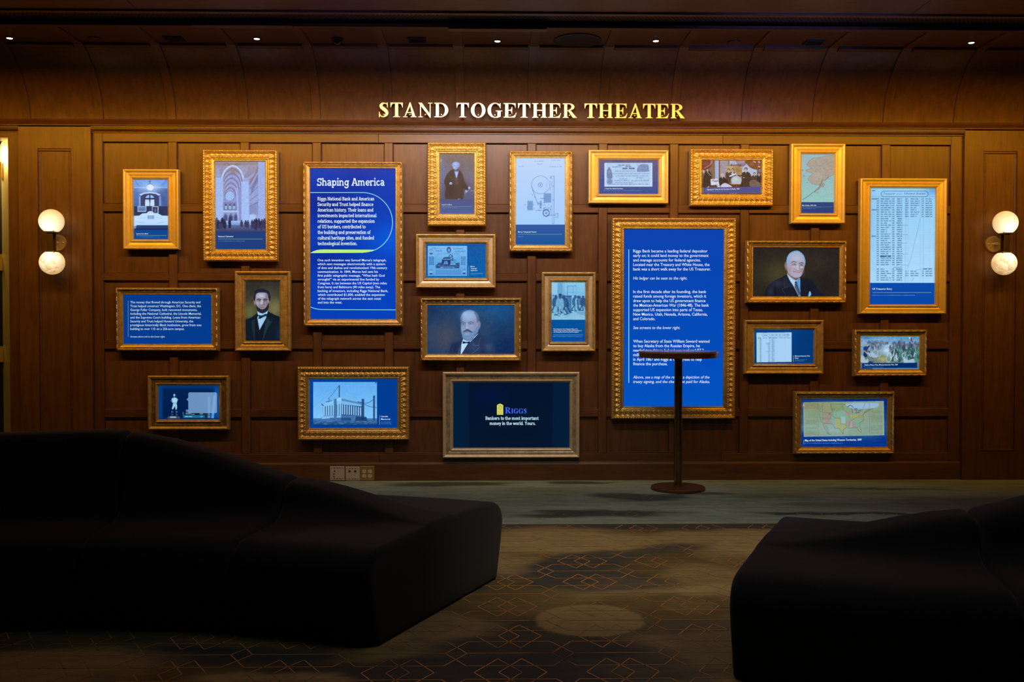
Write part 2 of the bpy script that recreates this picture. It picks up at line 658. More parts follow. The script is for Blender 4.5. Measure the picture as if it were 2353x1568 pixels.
x, y = on_ceiling(1326.5, 92)
xa, xb = on_ceiling(1272.5, 92)[0], on_ceiling(1381.5, 92)[0]
rs = (xb - xa) / 2
t = thing('ceiling_speaker', (x, y, Z_C), 'large round black speaker grille set in the wooden ceiling', 'speaker')
m = MB()
m.lathe([(rs, 0.006), (rs, -0.004), (rs - 0.008, -0.007), (rs - 0.012, -0.005)], (x, y, Z_C), n=64, cap=False)
m.build('rim', GR, t, angle=35)
m = MB()
m.lathe([(rs - 0.012, 0.004), (rs - 0.012, -0.004), (rs * 0.6, -0.006), (rs * 0.2, -0.0065)], (x, y, Z_C), n=64)
m.build('grille', plain('speaker_cloth', (0.006, 0.006, 0.006), 0.7), t, angle=35)

det_txt = {218: 'flat round cover plate on the ceiling between two left downlights',
           1687: 'flat round cover plate on the ceiling right of the round speaker'}
for px, py, r in ((218, 88, 0.047), (1687, 96, 0.047)):
    x, y = on_ceiling(px, py)
    t = thing('sprinkler_cover', (x, y, Z_C + 0.004), det_txt[px], 'cover plate', 'round ceiling cover plates')
    m = MB()
    m.lathe([(r, 0.0), (r, -0.004), (r * 0.96, -0.007), (r * 0.3, -0.008)], (x, y, Z_C + 0.004), n=32)
    m.build('plate', W_CEIL, t, angle=35)
    m = MB()
    m.lathe([(r * 1.1, 0.0), (r * 1.1, -0.002), (r * 1.01, -0.002)], (x, y, Z_C + 0.004), n=32, cap=False)
    m.build('gap_ring', GR, t, angle=35)
x, y = on_ceiling(775.5, 89)
t = thing('security_camera', (x, y, Z_C + 0.004), 'small dark glossy camera dome on the wooden ceiling', 'camera')
m = MB()
m.lathe([(0.046, 0.0), (0.046, -0.010), (0.040, -0.014), (0.036, -0.014)], (x, y, Z_C + 0.004), n=32, cap=False)
m.build('base', GR, t, angle=30)
m = MB()
m.lathe([(0.036 * math.cos(a), -0.014 - 0.034 * math.sin(a)) for a in np.linspace(0, 1.5, 9)], (x, y, Z_C + 0.004), n=32)
m.build('dome', metal('dome_glass', (0.015, 0.015, 0.018), 0.06, 0.0), t, smooth=True)

vent_txt = {400: 'dark rectangular vent in the ceiling left of the second downlight',
            958: 'dark rectangular vent in the ceiling above the words on the cove',
            1870: 'dark rectangular vent in the ceiling at the right'}
for px, py in ((400, 88), (958, 91), (1870, 96.5)):
    x, y = on_ceiling(px, py)
    t = thing('ceiling_vent', (x, y, Z_C + 0.004), vent_txt[px], 'vent', 'rectangular vents in the coved ceiling')
    w, d = 0.070, 0.060
    m = MB()
    for (a, b, c, e) in ((-w, w, -d, -d + 0.012), (-w, w, d - 0.012, d), (-w, -w + 0.012, -d + 0.012, d - 0.012), (w - 0.012, w, -d + 0.012, d - 0.012)):
        m.box(x + a, x + b, y + c, y + e, Z_C - 0.006, Z_C + 0.004)
    m.build('frame', GR, t)
    m = MB()
    m.box(x - w + 0.012, x + w - 0.012, y - d + 0.012, y + d - 0.012, Z_C + 0.0005, Z_C + 0.0035)
    m.build('backing', BLACKISH, t)
    for k in range(4):
        yy = y - d + 0.024 + k * 0.024
        m = MB()
        m.prof_x([(yy - 0.006, Z_C - 0.004), (yy - 0.004, Z_C - 0.005), (yy + 0.008, Z_C + 0.0), (yy + 0.006, Z_C + 0.0005)], x - w + 0.012, x + w - 0.012)
        m.build('slat', GR, t)

# ---- doorway at the left edge
dz = zdoor
door = MB()
k = 0.27
xj, yj = X_DOOR, 0.0
p0, p1 = (xj, yj + 0.001), (xj - 0.6 * k, yj + 0.8 * k)
p2, p3 = (p1[0] + 0.02, p1[1] + 0.015), (xj + 0.001, yj + 0.16)
V = []
for (x, y) in (p0, p1, p2, p3):
    V += [(x, y, 0), (x, y, dz)]
door.add(V, [(0, 2, 3, 1), (2, 4, 5, 3), (4, 6, 7, 5), (6, 0, 1, 7), (1, 3, 5, 7), (0, 6, 4, 2)])
dj = door.build('door_1', STEEL_JAMB)
tag(dj, kind='structure')
m = MB()
lx, ly = p1[0] - 0.004, p1[1] + 0.002
m.add([(lx, ly, 0.01), (lx - 0.55, ly + 0.62, 0.01), (lx - 0.55 + .03, ly + 0.62 + .03, 0.01), (lx + .03, ly + .03, 0.01),
       (lx, ly, dz - 0.01), (lx - 0.55, ly + 0.62, dz - 0.01), (lx - 0.55 + .03, ly + 0.62 + .03, dz - 0.01), (lx + .03, ly + .03, dz - 0.01)],
      [(0, 1, 5, 4), (1, 2, 6, 5), (2, 3, 7, 6), (3, 0, 4, 7), (4, 5, 6, 7), (0, 3, 2, 1)])
m.build('door_leaf', BLACKISH, dj)
m = MB()
m.box(-5.2, -4.2, 0.9, 0.95, 0, 3.0)
m.build('dark_room', BLACKISH, dj)
for py0, py1 in ((373, 410), (585, 622), (796, 832)):
    z1, z0 = wall_at(2, py0, 0.2)[1], wall_at(2, py1, 0.2)[1]
    h = (z1 - z0) / 5
    m = MB()
    cx, cy = p1[0] - 0.010, p1[1] - 0.012
    for q in range(5):
        m.lathe([(0.008, h * q + 0.001), (0.010, h * q + 0.003), (0.010, h * (q + 1) - 0.003), (0.008, h * (q + 1) - 0.001)], (cx, cy, z0), n=12)
    m.box(cx + 0.004, cx + 0.03, cy - 0.030, cy - 0.026, z0, z1)
    m.build('hinge', BRASS, dj, angle=40)
area('doorway_lamp', (xj - 0.50, 0.36, dz - 0.06), (xj - 0.08, 0.10, dz - 0.55), 0.12, 0.12, 9, (1.0, 0.66, 0.16))

# ------------------------------------------------------------------ floor: two woven carpets


def vnoise(x, y, sx, sy, seed):
    r = np.random.default_rng(seed)
    T = r.random((64, 64))
    u, v = np.asarray(x) / sx + 17.3, np.asarray(y) / sy + 29.1
    i, j = np.floor(u).astype(int), np.floor(v).astype(int)
    fu, fv = u - i, v - j
    fu, fv = fu * fu * (3 - 2 * fu), fv * fv * (3 - 2 * fv)
    a, b = T[i % 64, j % 64], T[(i + 1) % 64, j % 64]
    c, d = T[i % 64, (j + 1) % 64], T[(i + 1) % 64, (j + 1) % 64]
    return (a * (1 - fu) + b * fu) * (1 - fv) + (c * (1 - fu) + d * fu) * fv


def fbm(x, y, sx, sy, seed):
    return 0.55 * vnoise(x, y, sx, sy, seed) + 0.28 * vnoise(x, y, sx / 2.3, sy / 2.3, seed + 1) + 0.17 * vnoise(x, y, sx / 5.1, sy / 5.1, seed + 2)


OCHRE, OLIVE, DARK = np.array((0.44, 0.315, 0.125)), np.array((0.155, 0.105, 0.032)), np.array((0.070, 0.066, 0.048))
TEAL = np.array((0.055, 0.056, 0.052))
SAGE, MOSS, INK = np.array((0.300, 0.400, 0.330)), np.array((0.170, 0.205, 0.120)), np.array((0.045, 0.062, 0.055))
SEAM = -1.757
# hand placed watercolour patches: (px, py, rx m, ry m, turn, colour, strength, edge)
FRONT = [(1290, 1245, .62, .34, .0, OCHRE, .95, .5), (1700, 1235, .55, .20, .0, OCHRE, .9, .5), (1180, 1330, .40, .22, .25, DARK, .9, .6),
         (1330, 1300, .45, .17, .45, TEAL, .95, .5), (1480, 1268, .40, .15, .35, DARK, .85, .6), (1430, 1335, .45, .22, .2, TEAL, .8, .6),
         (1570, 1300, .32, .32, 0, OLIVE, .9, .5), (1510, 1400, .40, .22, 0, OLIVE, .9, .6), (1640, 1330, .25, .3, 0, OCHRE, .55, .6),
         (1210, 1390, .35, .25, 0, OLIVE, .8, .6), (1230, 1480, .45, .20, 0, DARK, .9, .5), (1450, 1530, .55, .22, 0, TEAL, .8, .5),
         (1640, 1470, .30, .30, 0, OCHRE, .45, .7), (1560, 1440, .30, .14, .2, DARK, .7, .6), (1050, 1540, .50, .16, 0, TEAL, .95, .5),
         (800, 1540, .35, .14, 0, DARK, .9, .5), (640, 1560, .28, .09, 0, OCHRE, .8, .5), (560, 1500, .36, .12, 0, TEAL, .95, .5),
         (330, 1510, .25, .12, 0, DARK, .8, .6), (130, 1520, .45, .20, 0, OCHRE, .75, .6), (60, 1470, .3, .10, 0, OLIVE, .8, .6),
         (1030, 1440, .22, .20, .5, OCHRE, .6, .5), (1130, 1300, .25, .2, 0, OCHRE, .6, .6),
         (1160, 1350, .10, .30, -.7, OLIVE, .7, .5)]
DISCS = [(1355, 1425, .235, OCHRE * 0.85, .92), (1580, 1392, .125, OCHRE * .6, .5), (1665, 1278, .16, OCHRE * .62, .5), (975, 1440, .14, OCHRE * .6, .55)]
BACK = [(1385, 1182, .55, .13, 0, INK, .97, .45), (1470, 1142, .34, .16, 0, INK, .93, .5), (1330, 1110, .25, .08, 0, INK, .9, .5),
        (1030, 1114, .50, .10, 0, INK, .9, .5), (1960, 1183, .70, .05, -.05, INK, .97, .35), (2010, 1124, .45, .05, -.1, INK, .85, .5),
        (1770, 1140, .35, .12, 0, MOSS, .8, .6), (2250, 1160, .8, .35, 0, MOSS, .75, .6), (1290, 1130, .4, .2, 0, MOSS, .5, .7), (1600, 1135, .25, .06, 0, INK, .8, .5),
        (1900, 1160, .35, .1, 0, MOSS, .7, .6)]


def soft(d, e):
    t = np.clip((1 - d) / e + 0.5, 0, 1)
    return t * t * (3 - 2 * t)


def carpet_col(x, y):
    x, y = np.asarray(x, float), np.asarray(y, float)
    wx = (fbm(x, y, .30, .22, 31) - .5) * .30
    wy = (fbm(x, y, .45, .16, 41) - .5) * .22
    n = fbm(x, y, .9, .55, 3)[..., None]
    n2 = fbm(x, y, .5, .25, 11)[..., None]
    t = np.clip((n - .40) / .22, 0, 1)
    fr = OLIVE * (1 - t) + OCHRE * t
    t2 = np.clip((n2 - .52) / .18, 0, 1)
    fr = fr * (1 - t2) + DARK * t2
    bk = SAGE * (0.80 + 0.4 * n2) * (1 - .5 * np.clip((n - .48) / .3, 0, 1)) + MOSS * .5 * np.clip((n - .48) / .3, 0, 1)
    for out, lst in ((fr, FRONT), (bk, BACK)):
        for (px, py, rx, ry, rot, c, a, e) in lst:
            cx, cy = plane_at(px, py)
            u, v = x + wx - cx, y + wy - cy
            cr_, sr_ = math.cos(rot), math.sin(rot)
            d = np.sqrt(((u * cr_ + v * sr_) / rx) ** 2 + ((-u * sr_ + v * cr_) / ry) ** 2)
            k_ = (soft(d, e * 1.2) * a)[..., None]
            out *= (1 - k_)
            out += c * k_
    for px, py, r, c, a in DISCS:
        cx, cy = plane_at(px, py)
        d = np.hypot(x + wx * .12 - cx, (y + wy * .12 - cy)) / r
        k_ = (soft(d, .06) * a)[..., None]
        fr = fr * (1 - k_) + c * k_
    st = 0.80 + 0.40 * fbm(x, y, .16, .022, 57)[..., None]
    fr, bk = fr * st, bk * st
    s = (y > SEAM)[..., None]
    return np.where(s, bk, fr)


def lines_of(lo, hi, st):
    return np.arange(lo, hi, st)


gx = np.concatenate([lines_of(-5.2, -2.7, .12), lines_of(-2.7, 3.2, .02), lines_of(3.2, 5.45, .12)])
gy = np.concatenate([lines_of(-9.6, -5.0, .15), lines_of(-5.0, SEAM - .002, .0155), [SEAM - .0005, SEAM + .0005], lines_of(SEAM + .02, 0.16, .0155)])
GX, GY = np.meshgrid(gx, gy)
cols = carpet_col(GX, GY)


def grid_mesh(name, P, nu, nv, colors=None):
    """P: (nv*nu,3) points, row-major; fast grid with optional point colours"""
    me = bpy.data.meshes.new(name)
    me.vertices.add(len(P))
    me.vertices.foreach_set('co', np.ascontiguousarray(P, np.float32).ravel())
    i = (np.arange(nv - 1)[:, None] * nu + np.arange(nu - 1)[None, :]).ravel()
    q = np.stack([i, i + 1, i + nu + 1, i + nu], 1).astype(np.int32)
    me.loops.add(q.size)
    me.loops.foreach_set('vertex_index', q.ravel())
    me.polygons.add(len(q))
    me.polygons.foreach_set('loop_start', np.arange(0, q.size, 4, dtype=np.int32))
    me.polygons.foreach_set('loop_total', np.full(len(q), 4, np.int32))
    me.update(calc_edges=True)
    me.validate()
    if colors is not None:
        ca = me.color_attributes.new('Col', 'FLOAT_COLOR', 'POINT')
        c4 = np.ones((len(P), 4), np.float32)
        c4[:, :3] = colors.reshape(-1, 3)
        ca.data.foreach_set('color', c4.ravel())
    return me


def carpet_mat(name):
    m, nt, b = new_mat(name)
    L = nt.links
    a = nd(nt, 'ShaderNodeAttribute', attribute_name='Col')
    tc = nd(nt, 'ShaderNodeTexCoord')
    mp = nd(nt, 'ShaderNodeMapping')
    mp.inputs['Scale'].default_value = (0.16, 1.0, 1.0)
    L.new(tc.outputs['Object'], mp.inputs[0])
    n = nd(nt, 'ShaderNodeTexNoise', Scale=120.0, Detail=4.0, Roughness=0.7)
    L.new(mp.outputs[0], n.inputs['Vector'])
    n2 = nd(nt, 'ShaderNodeTexNoise', Scale=420.0, Detail=2.0)
    L.new(tc.outputs['Object'], n2.inputs['Vector'])
    s = nd(nt, 'ShaderNodeMath', operation='ADD')
    L.new(n.outputs[0], s.inputs[0])
    L.new(n2.outputs[0], s.inputs[1])
    mr = nd(nt, 'ShaderNodeMapRange')
    mr.inputs['From Min'].default_value = 0.6
    mr.inputs['From Max'].default_value = 1.4
    mr.inputs['To Min'].default_value = 0.72
    mr.inputs['To Max'].default_value = 1.28
    L.new(s.outputs[0], mr.inputs[0])
    mx = nd(nt, 'ShaderNodeVectorMath', operation='SCALE')
    L.new(a.outputs['Color'], mx.inputs[0])
    L.new(mr.outputs[0], mx.inputs['Scale'])
    L.new(mx.outputs[0], b.inputs['Base Color'])
    bp = nd(nt, 'ShaderNodeBump', Strength=0.5, Distance=0.003)
    L.new(n2.outputs[0], bp.inputs['Height'])
    L.new(bp.outputs[0], b.inputs['Normal'])
    setp(b, Roughness=0.95, Sheen_Weight=0.15)
    if 'Specular IOR Level' in b.inputs.keys():
        b.inputs['Specular IOR Level'].default_value = 0.1
    return m


CARPET = carpet_mat('woven_carpet')
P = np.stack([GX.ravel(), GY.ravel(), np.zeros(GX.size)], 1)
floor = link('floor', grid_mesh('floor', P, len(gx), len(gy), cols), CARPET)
tag(floor, kind='structure')

# woven lattice lines
PX, PY, LX, LY = 0.4168, 0.4236, 0.690, -2.9475
h3 = PY / 3


def cell(lx, ly, first):
    S = []
    q = 0.0425
    for sg in (1, -1):                   # the two chevrons of a link
        S += [((lx - sg * q, ly + h3), (lx + sg * q, ly)), ((lx + sg * q, ly), (lx - sg * q, ly - h3))]
    for dy in (h3, -h3):
        S.append(((lx + q, ly + dy), (lx + PX - q, ly + dy)))
    S.append(((lx + q, ly), (lx + PX - q, ly)))
    dx, dy = lx + PX / 2, ly + PY / 2
    for o_ in (-0.0455, 0.0455):
        A = [(dx + o_ - .089, dy), (dx + o_, dy + .148), (dx + o_ + .089, dy), (dx + o_, dy - .148)]
        S += [(A[i], A[(i + 1) % 4]) for i in range(4)]
    return S


segs = []
for i in range(-8, 8):
    for j in range(-5, 3):
        segs += [(s, 0) for s in cell(LX + PX * i, LY + PY * j, i == -8)]
bx, by = plane_at(1488, 1143.6)
for i in range(-10, 9):
    for j in range(-3, 5):
        segs += [(s, 1) for s in cell(bx + PX * i, by + PY * j, i == -10)]
LV, LF, LC = [], [], []
for (a, b), kind in segs:
    a, b = np.array(a), np.array(b)
    Ln = np.linalg.norm(b - a)
    n_ = max(1, int(Ln / 0.045))
    t = np.linspace(0, 1, n_ + 1)
    pts = a + (b - a) * t[:, None]
    if kind == 0:
        ok = (pts[:, 1] < SEAM - .004) & (pts[:, 1] > -5.1)
    else:
        ok = (pts[:, 1] > SEAM + .01) & (pts[:, 1] < -0.03)
    ok &= (np.abs(pts[:, 0]) < 4.2)
    nrm = np.array([-(b - a)[1], (b - a)[0]]) / Ln * (0.0026 if kind == 0 else 0.0021)
    base = len(LV)
    for p in pts:
        LV += [(p[0] + nrm[0], p[1] + nrm[1], 0.0009), (p[0] - nrm[0], p[1] - nrm[1], 0.0009)]
    LC += [(p[0], p[1], kind) for p in pts for _ in (0, 1)]
    for q in range(n_):
        if ok[q] and ok[q + 1]:
            f_ = (base + 2 * q, base + 2 * q + 1, base + 2 * q + 3, base + 2 * q + 2)
            # face up
            ax_, ay_ = LV[f_[1]][0] - LV[f_[0]][0], LV[f_[1]][1] - LV[f_[0]][1]
            bx_, by_ = LV[f_[3]][0] - LV[f_[0]][0], LV[f_[3]][1] - LV[f_[0]][1]
            LF.append(f_ if ax_ * by_ - ay_ * bx_ > 0 else f_[::-1])
LC = np.array(LC)
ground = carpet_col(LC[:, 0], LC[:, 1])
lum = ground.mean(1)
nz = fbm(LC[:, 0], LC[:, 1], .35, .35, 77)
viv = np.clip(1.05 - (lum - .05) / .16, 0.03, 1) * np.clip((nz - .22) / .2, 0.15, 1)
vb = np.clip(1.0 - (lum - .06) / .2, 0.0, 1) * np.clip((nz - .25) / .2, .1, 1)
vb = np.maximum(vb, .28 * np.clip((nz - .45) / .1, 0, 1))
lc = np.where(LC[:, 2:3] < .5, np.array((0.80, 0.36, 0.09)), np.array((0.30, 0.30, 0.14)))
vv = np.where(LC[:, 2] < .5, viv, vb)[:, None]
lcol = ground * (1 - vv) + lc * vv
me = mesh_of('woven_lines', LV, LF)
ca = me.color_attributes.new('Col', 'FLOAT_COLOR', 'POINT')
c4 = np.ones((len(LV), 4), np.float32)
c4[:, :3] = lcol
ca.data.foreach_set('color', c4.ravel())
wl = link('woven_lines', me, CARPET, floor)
wl['kind'] = 'stuff'
m = MB()
m.add([(-5.2, SEAM - .006, .0012), (5.3, SEAM - .006, .0012), (5.3, SEAM + .006, .0012), (-5.2, SEAM + .006, .0012)], [(0, 1, 2, 3)])
m.build('binding_strip', plain('binding_orange', (0.46, 0.22, 0.07), 0.9), floor)
# ------------------------------------------------------------------ sofas
FAB, nt, b = new_mat('black_wool')
tc = nd(nt, 'ShaderNodeTexCoord')
n_ = nd(nt, 'ShaderNodeTexNoise', Scale=260.0, Detail=3.0, Roughness=0.7)
nt.links.new(tc.outputs['Object'], n_.inputs['Vector'])
r_ = ramp(nt, [(0.3, (0.010, 0.0105, 0.012)), (0.75, (0.022, 0.023, 0.026))])
nt.links.new(n_.outputs[0], r_.inputs[0])
nt.links.new(r_.outputs[0], b.inputs['Base Color'])
bp = nd(nt, 'ShaderNodeBump', Strength=0.25, Distance=0.002)
nt.links.new(n_.outputs[0], bp.inputs['Height'])
nt.links.new(bp.outputs[0], b.inputs['Normal'])
setp(b, Roughness=0.95, Sheen_Weight=0.12, Sheen_Roughness=0.5)
if 'Specular IOR Level' in b.inputs.keys():
    b.inputs['Specular IOR Level'].default_value = 0.15

R0 = 3.452
HALF = [(.582, .004), (.592, .03), (.606, .08), (.624, .14), (.640, .20), (.652, .25), (.656, .285), (.650, .320), (.634, .350),
        (.608, .373), (.575, .386), (.53, .392), (.45, .395), (.36, .396), (.29, .398)]
BACKP = [(.250, 0.0), (.215, .035), (.187, .10), (.166, .20), (.150, .34), (.140, .50), (.131, .66), (.121, .80), (.103, .915), (.074, .975), (.036, .998), (0, 1.0)]


def section_profile(hb):
    h = max(hb - .399, 0.001)
    half = list(HALF) + [(u, .399 + h * s) for u, s in BACKP]
    prof = [(-u, z) for u, z in half] + [(u, z) for u, z in half[::-1][1:]]
    return np.array(prof)


def sofa_section(cx, cy, t0, t1, hfun, convex, parent, rr=0.030):
    """one module swept round the curve; both ends rounded over"""
    Lr = R0 * (t1 - t0)
    e = [0, .0012, .004, .009, .016, .024, .032]
    inner = list(np.linspace(.05, Lr - .05, 30))
    ss = e + inner + [Lr - q for q in e[::-1]]
    V, Fq = [], []
    for s in ss:
        th = t0 + s / R0
        pr = section_profile(hfun(th))
        d = min(s, Lr - s)
        ins = rr - math.sqrt(max(rr * rr - max(rr - d, 0) ** 2, 0)) if d < rr else 0.0
        tg = np.gradient(pr, axis=0)
        nn = np.stack([tg[:, 1], -tg[:, 0]], 1)
        nn /= np.linalg.norm(nn, axis=1)[:, None] + 1e-9
        q = pr + nn * ins * np.array([1.0, 1.0])
        q[:, 1] = np.maximum(q[:, 1], 0.003)
        for (u, z) in q:
            r = R0 + u
            if convex:
                V.append((cx - r * math.sin(th), cy - r * math.cos(th), z))
            else:
                V.append((cx + r * math.sin(th), cy + r * math.cos(th), z))
    n = len(section_profile(.5))
    m = len(ss)
    for j in range(m - 1):
        for k in range(n):
            k2 = (k + 1) % n
            Fq.append((j * n + k, j * n + k2, (j + 1) * n + k2, (j + 1) * n + k))
    Fq += [tuple(range(n))[::-1], tuple(range((m - 1) * n, m * n))]
    mb = MB()
    mb.add(V, Fq)
    return mb.build('sofa_section', FAB, parent, angle=62)


HB_T = [-.30, -.195, -.066, -.03, .036, .097, .159, .20, .25, .286, .318, .35, .39, .43]
HB_H = [.765, .772, .779, .776, .732, .671, .601, .561, .537, .508, .478, .448, .422, .405]


def hb_left(t):
    return float(np.interp(t, HB_T, HB_H))


lc_ = (-1.65, -6.75)
sl = thing('modular_sofa', (lc_[0], lc_[1] + R0, 0), 'long black curved sofa of three sections, its low end towards the standing table', 'sofa')
for t0, t1 in ((-.272, -.0265), (-.0245, .204), (.206, .4286)):
    sofa_section(lc_[0], lc_[1], t0, t1, hb_left, False, sl)
rc_ = (2.555, -0.852)


def hb_r(t):
    return hb_left(.205 + (t - .199) * .97)


sr = thing('modular_sofa', (rc_[0], rc_[1] - R0, 0), 'black curved sofa at the right edge, its low end nearest the bronze table', 'sofa')


for t0, t1 in ((.200, .432), (-.036, .198)):
    sofa_section(rc_[0], rc_[1], t0, t1, hb_r, True, sr)

# ------------------------------------------------------------------ standing table
tx, ty = plane_at(1557.8, 1119.0, 0.02)
TT = thing('bar_table', (tx, ty, 0), 'tall round bronze standing table in front of the tall blue text screen', 'table')
m = MB()
m.lathe([(.198, .0), (.207, .003), (.207, .019), (.203, .023), (.05, .0235)], (tx, ty, 0), n=72)
m.build('base', BRONZE_BASE, TT, angle=35)
m = MB()
m.lathe([(.034, .0235), (.0335, .028), (.031, .030), (.031, 1.02)], (tx, ty, 0), n=40)
m.build('column', BRONZE, TT, angle=35)
TOPW = wood('table_top_wood', (0.16, 0.085, 0.045), (0.22, 0.125, 0.07), (0.30, 0.18, 0.11), 'x', rough=0.22, coat=0.4, vary=0.0)
EDGE = metal('table_edge_bronze', (0.16, 0.085, 0.05), 0.30, 0.55, mott=0.2, scale=9)
RT = .307
m = MB()
m.lathe([(RT - .010, 1.018), (RT - .006, 1.020), (RT - .004, 1.0515), (.05, 1.052)], (tx, ty, 0), n=96)
m.build('apron', EDGE, TT, angle=35)
m = MB()
m.lathe([(RT - .002, 1.052), (RT, 1.054), (RT, 1.0655), (RT - .003, 1.068), (.02, 1.0682)], (tx, ty, 0), n=96)
m.build('tabletop', TOPW, TT, angle=35)

# ------------------------------------------------------------------ wall lamps


def glow_mat(name, side, marb):
    """alabaster lit from inside: brighter where the bulb sits nearer the stone"""
    m, nt, b = new_mat(name)
    L = nt.links
    tc = nd(nt, 'ShaderNodeTexCoord')
    d = nd(nt, 'ShaderNodeVectorMath', operation='DISTANCE')
    L.new(tc.outputs['Object'], d.inputs[0])
    d.inputs[1].default_value = (0.004, -0.070, -0.040 * side)
    mr = nd(nt, 'ShaderNodeMapRange')
    mr.inputs['From Min'].default_value = 0.02
    mr.inputs['From Max'].default_value = 0.145
    L.new(d.outputs['Value'], mr.inputs[0])
    r = ramp(nt, [(0.0, (1.6, 1.45, 1.15)), (0.30, (1.25, 1.05, 0.72)), (0.58, (0.92, 0.70, 0.40)), (1.0, (0.62, 0.38, 0.15))])
    L.new(mr.outputs[0], r.inputs[0])
    n = nd(nt, 'ShaderNodeTexNoise', Scale=22.0, Detail=4.0, Distortion=1.5)
    L.new(tc.outputs['Object'], n.inputs['Vector'])
    r2 = ramp(nt, [(0.36, (1 - marb * .45, 1 - marb * .7, 1 - marb)), (0.52, (1, 1, 1))])
    L.new(n.outputs[0], r2.inputs[0])
    mu = nd(nt, 'ShaderNodeMix', data_type='RGBA', blend_type='MULTIPLY')
    mu.inputs['Factor'].default_value = 1.0
    L.new(r.outputs[0], mu.inputs['A'])
    L.new(r2.outputs[0], mu.inputs['B'])
    L.new(mu.outputs['Result'], b.inputs['Emission Color'])
    setp(b, Base_Color=(0.5, 0.42, 0.30, 1), Roughness=0.35, Emission_Strength=1.0)
    return m


GL_UP, GL_DN = glow_mat('alabaster_upper', 1, .12), glow_mat('alabaster_lower', -1, .55)
BRASS_D = metal('brass_dark', (0.46, 0.31, 0.10), 0.32, 1.0, mott=0.1)


def sconce(pu, pd, pp, label):
    yg = -0.152
    xu, zu = wall_at(*pu, yg)
    xd, zd = wall_at(*pd, yg)
    xp, zp = wall_at(*pp, -0.045)
    x = (xu + xd) / 2
    t = thing('wall_lamp', (xp, -0.034, zp), label, 'wall lamp', 'twin globe wall lamps')
    m = MB()
    m.lathe([(.066, 0.012), (.066, -.004), (.063, -.009), (.0, -.0095)], (xp, -0.034, zp), axis='y', n=48, cap=False)
    m.build('backplate', BRASS, t, angle=35)
    for s in (-1, 1):
        m = MB()
        m.lathe([(.007, 0), (.007, -.004), (.004, -.007), (0.0005, -.0075)], (xp + s * .045, -0.0435, zp), axis='y', n=16)
        m.build('screw', BRASS, t, smooth=True)
    m = MB()
    m.lathe([(.009, -.009), (.009, -.085)], (xp, -0.034, zp), axis='y', n=20)
    m.build('stem', BRASS, t, angle=40)
    za, zb2 = zd + .082, zu - .082
    m = MB()
    m.box(x - .021, x + .021, yg - .034, yg - .029, za, zb2, 0.001)
    m.box(x - .021, x + .021, yg + .028, yg + .033, za, zb2, 0.001)
    m.box(x - .021, x + .021, yg - .029, yg + .028, za, za + .005)
    m.box(x - .021, x + .021, yg - .029, yg + .028, zb2 - .005, zb2)
    m.build('arm', BRASS_D, t)
    for xg, zg, sd, gm, nm in ((xu, zu, 1, GL_UP, 'plain upper globe of glowing stone'), (xd, zd, -1, GL_DN, 'veined lower globe of glowing stone')):
        R = .0955
        # socket plate
        zz = zg - sd * .0825
        m = MB()
        m.box(xg - .037, xg + .037, yg - .046, yg + .040, zz - .008, zz + .008, 0.002)
        m.build('socket_plate', BRASS_D, t)
        for s in (-1, 1):
            m = MB()
            m.lathe([(.0045, 0), (.0045, -.004), (.0005, -.006)], (xg + s * .030, yg - .046, zz), axis='y', n=12)
            m.build('screw', BRASS, t, smooth=True)
        V = []
        nseg, nr = 48, 28
        prof = []
        for k in range(nr + 1):
            a = math.pi * k / nr
            rr, hh = R * math.sin(a), R * math.cos(a) * sd
            if -sd * (hh) > .0815:
                continue
            prof.append((max(rr, .0004), hh))
        if sd < 0:
            prof = prof[::-1]
        mb = MB()
        mb.lathe(prof, (0, 0, 0), n=nseg)
        o = link('globe', mesh_of('globe', mb.V, mb.F, True), gm, t)
        bm = bmesh.new()
        bm.from_mesh(o.data)
        bmesh.ops.recalc_face_normals(bm, faces=bm.faces)
        bm.to_mesh(o.data)
        bm.free()
        o.location = (xg - xp, yg + .034, zg - zp)
        o['label'] = nm


sconce((118.3, 509), (119.6, 603.5), (131.5, 558), 'brass wall lamp with two glowing globes on the left pilaster beside the doorway')
sconce((2310.3, 512.5), (2307.6, 605), (2284.5, 561), 'brass wall lamp with two glowing globes on the right pilaster')

# ------------------------------------------------------------------ outlet plates in the baseboard
PL_GREY = plain('plate_grey', (0.55, 0.50, 0.50), 0.42, noise=0.03)
PL_BRASS = metal('plate_brass', (0.74, 0.50, 0.20), 0.34, 0.8, mott=0.12, scale=14)
SLOT = plain('slot_dark', (0.02, 0.018, 0.018), 0.6)
IVORY = plain('ivory', (0.70, 0.62, 0.50), 0.4, noise=0.02)
sP = 2353 / 140.0


def pl(zx, zy):
    return wall_at(740 + zx / sP, 1050 + zy / sP, -0.016)


def plate(x0, x1, y0, y1, name, label, mat):
    (a, t), (b, bt) = pl(x0, y0), pl(x1, y1)
    o = thing(name, ((a + b) / 2, -0.012, bt), label, 'wall plate', 'cover plates in the baseboard')
    m = MB()
    m.box(a, b, -0.019, -0.0122, bt, t, 0.004)
    m.build('cover', mat, o)
    return o


def slot_rect(o, zx, zy, w, h, name='slot', mat=SLOT, dy=0.0196):
    x, z = pl(zx, zy)
    w, h = w / sP * .00354, h / sP * .00354
    m = MB()
    m.box(x - w / 2, x + w / 2, -dy, -0.0185, z - h / 2, z + h / 2)
    return m.build(name, mat, o)


